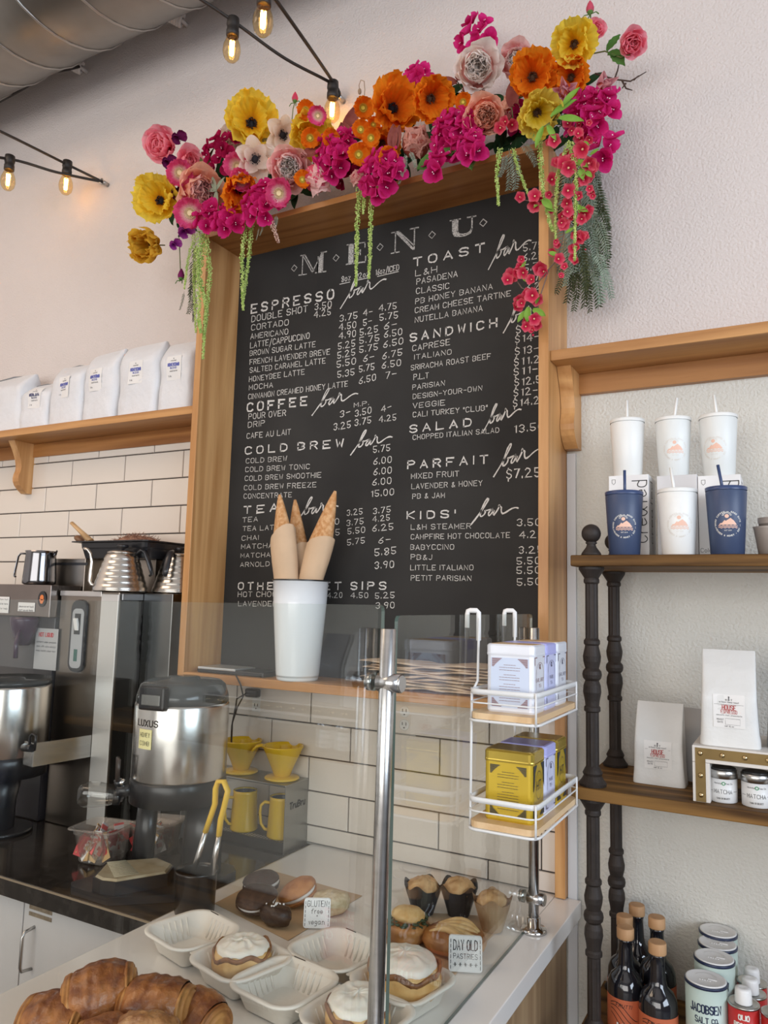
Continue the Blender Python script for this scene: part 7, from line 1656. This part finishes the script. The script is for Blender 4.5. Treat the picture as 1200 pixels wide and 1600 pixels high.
for i,(lb,pts,Y,r) in enumerate((
 ('longest green amaranth strand at the left frame corner',[(318,368),(312,430),(322,480),(317,562)],-.235,4.3),('thick green amaranth strand second from the left corner, over the frame',[(312,362),(310,430),(311,500),(314,520)],-.25,4.6),
 ('green amaranth strand over the left frame edge, its right side',[(322,362),(328,430),(322,500),(318,530)],-.225,4.4),('leftmost thin amaranth strand, swinging towards the wall',[(305,366),(293,410),(288,452)],-.24,3.4),('darker amaranth strand behind the left corner ones',[(306,385),(303,440),(306,520)],-.19,3.6),
 ('amaranth strand inside the frame at left, left twin',[(384,345),(378,400),(379,450),(380,485)],-.235,4.4),('amaranth strand inside the frame at left, right twin',[(393,345),(390,390),(384,440),(379,475)],-.22,4.2),
 ('long amaranth strand hanging before the E of the title',[(562,292),(558,350),(557,400),(556,448)],-.235,5),('long amaranth strand just right of the title E',[(581,290),(579,350),(578,400),(576,436)],-.235,5),('short amaranth strand between the two long middle ones',[(568,293),(569,315),(567,335)],-.24,4.5),
 ('amaranth strand inside the frame at right, leftmost there',[(781,232),(776,275),(779,322)],-.235,5.5),('thin amaranth strand curving to the blossoms inside the right corner',[(801,232),(812,270),(824,300),(832,318)],-.235,4.5),
 ('thick amaranth strand running down the right frame edge',[(826,208),(843,222),(846,262),(848,300),(858,345),(864,362)],-.245,6.5),('amaranth strand right of the frame edge, first of two long ones',[(888,222),(872,270),(868,320),(868,382)],-.25,5.5),('amaranth strand at the far right of the hanging ones',[(890,222),(900,265),(899,330),(898,408)],-.255,6))):
    strand(lb,pts,Y,r,cid=i)
# fronds of narrow leaflets
def frond_mesh(key,m,L=.20,n=15,w=.042,lw=.0068):
    if key in PM: return PM[key]
    g=G(); bend=lambda t:V((.012*math.sin(t*3),0,-L*t)) 
    g.tube([bend(k/8) for k in range(9)],[.0014]*8+[.0006],4)
    for k in range(n):
        t=.12+.86*k/n; b=bend(t); l=w*(1-.55*t)
        for s_ in (-1,1):
            e=b+V((s_*l*.72,.004*math.sin(k*2.1)-.002,-l*.62)); d=(e-b).normalized(); sd=V((d.z,0,-d.x))*lw/2; m_=b+(e-b)*.45
            g.f([g.v(b),g.v(m_+sd),g.v(e),g.v(m_-sd)])
    PM[key]=g.mesh('frond',m); return PM[key]
def frond(par,x,y,Y,a,s_,key,m):
    return link('frond',frond_mesh(key,m),par,loc=tuple(P(x,y,Y)-V(par.location)),rot=(random.uniform(-.15,.15),a,random.uniform(-.5,.5)),sc=s_)
random.seed(12)
c=P(905,250,-.17); t=thing('fern_spray','big grey-green feathery spray trailing down right of the frame','hanging foliage',tuple(c))
for i in range(64):
    x=random.uniform(878,932); y=random.uniform(215,400); frond(t,x,y,random.uniform(-.20,-.05),random.uniform(-.22,.10)+ (x-905)*-.004,random.uniform(.55,.85),'f1' if i%3 else 'f2',GRF if i%3 else DKF)
for x,y,a,s_ in ((893,390,.15,.75),(905,400,-.1,.8),(915,395,-.2,.8),(898,420,.05,.62),(922,300,-.35,.7),(925,340,-.3,.7),(910,425,-.15,.62),(886,395,.28,.6)): frond(t,x,y,-.13,a,s_,'f2',DKF)
c=P(800,228,-.24); t=thing('fern_spray','grey fern leaves hanging inside the right corner of the frame','hanging foliage',tuple(c))
for x,y,a,s_ in ((795,232,.05,.62),(800,235,-.1,.68),(815,222,-.45,.5),(790,240,.25,.4)): frond(t,x,y,-.225,a,s_,'f3',pm('silver_frond',(.11,.14,.11),(.22,.25,.20)))
c=P(300,400,-.20); t=thing('fern_spray','dark feathery fern hanging behind the left strands','hanging foliage',tuple(c))
for x,y,a,s_ in ((302,400,.06,.75),(300,440,.12,.6),(303,455,-.03,.55),(288,455,.45,.35),(298,420,.25,.6),(304,380,.0,.8),(300,470,-.1,.4)): frond(t,x,y,-.17,a,s_,'f2',DKF)
c=P(635,245,-.26); t=thing('fern_spray','small grey fern tip over the frame edge, garland middle','hanging foliage',tuple(c))
for x,y,a,s_ in ((632,240,-.1,.32),(630,262,.3,.25),(640,235,-.3,.3)): frond(t,x,y,-.262,a,s_,'f1',GRF)
c=P(425,335,-.25); t=thing('astilbe_sprig','brownish pink astilbe plume with grey needles, hanging at left over the frame','hanging foliage',tuple(c))
for x,y,a,s_ in ((432,335,.15,.28),(412,350,.5,.2),(405,355,.3,.22)): frond(t,x,y,-.25,a,s_,'f1',GRF)
g=G(c); r3=random.Random(3)
for k in range(150):
    tt=r3.random(); p=P(424+11*tt+r3.uniform(-5,5)*(1.1-tt*.7),345+35*tt,-.255+r3.uniform(-.008,.008)); g.sphere(p,.0022,5,4)
tag(g.obj('plume',mat('astilbe_pink',(.45,.26,.20),.8,col2=(.60,.42,.34),scale=80),t),kind='stuff')
# small coral blossoms on twiggy sprigs
def blossom_mesh():
    if 'bl' in PM: return PM['bl']
    g=G(); g.mi=0
    for k in range(5):
        a=2*PI*k/5
        def f(u,v,a=a):
            s=(u-.5)*2; wd=.60*math.sin(PI*min(1,.12+.80*v**.8))**.7; return Matrix.Rotation(a,3,'Z')@V((s*wd,v*.92*(1-.12*s*s),.45*v+.22*s*s*v+.06*math.sin(s*6+a*3)))
        g.grid(f,6,5)
    g.mi=1; g.sphere((0,0,.12),.14,6,4); PM['bl']=g.mesh('blossom',[BLS,mat('blossom_heart',(.80,.55,.30),.6)]); return PM['bl']
def bud_mesh():
    if 'bb' in PM: return PM['bb']
    g=G(); g.lathe([(0,-.5),(.4,-.2),(.5,.2),(.3,.6),(0,.8)],(0,0,0),7); PM['bb']=g.mesh('bud',BLS); return PM['bb']
def blossoms(label,stems,fl,leaves,buds=()):
    c=P(*stems[0][0],stems[0][0+0][2] if len(stems[0][0])>2 else -.24) if False else P(stems[0][0][0],stems[0][0][1],-.24)
    t=thing('blossom_sprig',label,'flower',tuple(c),0,'twiggy sprigs of coral pink blossoms'); r3=random.Random(len(fl)+int(stems[0][0][0]))
    for st in stems:
        g=G(c); g.tube([P(x,y,-.235) for x,y in st],.0016,5); g.obj('twig',mat('grey_twig',(.16,.11,.09),.8),t)
    for x,y,r in fl:
        p=P(x,y,-.245+r3.uniform(-.02,.015)); link('blossom',blossom_mesh(),t,loc=tuple(p-c),rot=orient(CAMD(p)+V((r3.uniform(-.5,.5),0,r3.uniform(-.5,.4))),r3.uniform(0,6)),sc=rpx(r,x,y,-.24)*1.3)
    for x,y,r in buds:
        p=P(x,y,-.24); link('bud',bud_mesh(),t,loc=tuple(p-c),rot=(r3.uniform(0,3),0,0),sc=rpx(r,x,y,-.24))
    me=leaf_mesh('lo',.045,.020,LFL,.2,.2)
    for x,y,a,s_ in leaves:
        p=P(x,y,-.25); d=V((math.cos(a),-.3,math.sin(a))).normalized(); up=V((0,-1,.2)); xx=d.cross(up).normalized(); z=xx.cross(d); link('leaf',me,t,loc=tuple(p-c),rot=Matrix((xx,d,z)).transposed(),sc=s_*.8)
blossoms('coral blossom sprig reaching left across the lower prices of the right column',[[(880,395),(858,420),(830,455),(815,450),(802,430)],[(858,420),(845,460),(835,500),(834,520)]],
 [(800,432,12),(808,425,9),(793,438,9),(813,417,8),(815,405,6),(818,426,9),(843,418,11),(850,424,9),(831,437,8),(823,459,10),(832,462,11),(838,468,10),(812,468,9),(808,480,9),(815,474,7),(826,500,10),(834,498,10),(838,508,9),(821,510,8),(832,516,6)],[(817,425,-1.2,1.0),(815,420,.9,.6),(826,480,-1.6,1.2),(833,484,-.6,1.2),(822,486,-2.2,1.0),(838,475,1.2,.7),(820,472,2.6,.8)],[(831,450,4),(833,523,4),(848,430,3)])
blossoms('coral blossom sprig crossing the frame edge inside the right corner',[[(884,300),(862,308),(840,315),(820,313)]],[(836,307,10),(836,320,10),(845,312,7),(812,308,8),(858,304,6),(861,330,4)],[(848,312,-.9,1.3),(843,318,-2.6,.5),(853,322,-.8,.9)],[(814,311,5)])
blossoms('coral blossoms high on the right bundle, just under the lemon poppy',[[(900,190),(895,230),(900,260)],[(900,200),(880,215)]],[(866,221,10),(887,193,8),(893,204,7),(905,193,6),(911,233,13),(906,215,9),(903,209,8),(920,192,5),(921,218,7),(858,222,6),(782,200,9),(800,195,9),(790,190,8)],[(922,243,.4,.7),(912,222,-.8,.6)])
blossoms('dense coral blossom group in the middle of the right bundle',[[(905,240),(885,260),(895,300)],[(905,240),(925,275)]],[(886,245,11),(880,256,11),(888,262,12),(893,250,9),(920,255,12),(922,266,12),(918,275,10),(926,260,9),(912,280,9),(904,284,8),(862,281,10),(869,254,8),(872,252,6),(925,300,7),(921,295,6),(926,306,5)],[(900,252,-.7,1.2),(908,262,-1.4,1.1),(897,262,-1.8,.9),(915,268,-.9,.8)])
blossoms('coral blossoms low on the right bundle, beside the two long strands',[[(890,290),(884,330),(880,370),(872,400)],[(905,300),(910,340)]],[(887,298,11),(886,318,9),(888,318,7),(886,331,9),(878,338,8),(880,352,10),(877,348,7),(914,335,11),(918,328,9),(909,342,8),(905,306,7),(907,372,11),(899,367,7),(912,370,8),(896,388,8),(902,385,6),(896,402,7),(899,408,6),(872,405,9),(864,393,7),(871,381,6),(868,378,5),(882,417,6),(876,431,5),(893,340,5)],[(903,325,-.6,.9),(905,320,-1.5,.7),(884,365,.4,.7),(872,400,2.6,.8)],[(915,390,3),(903,352,4),(865,398,3)])
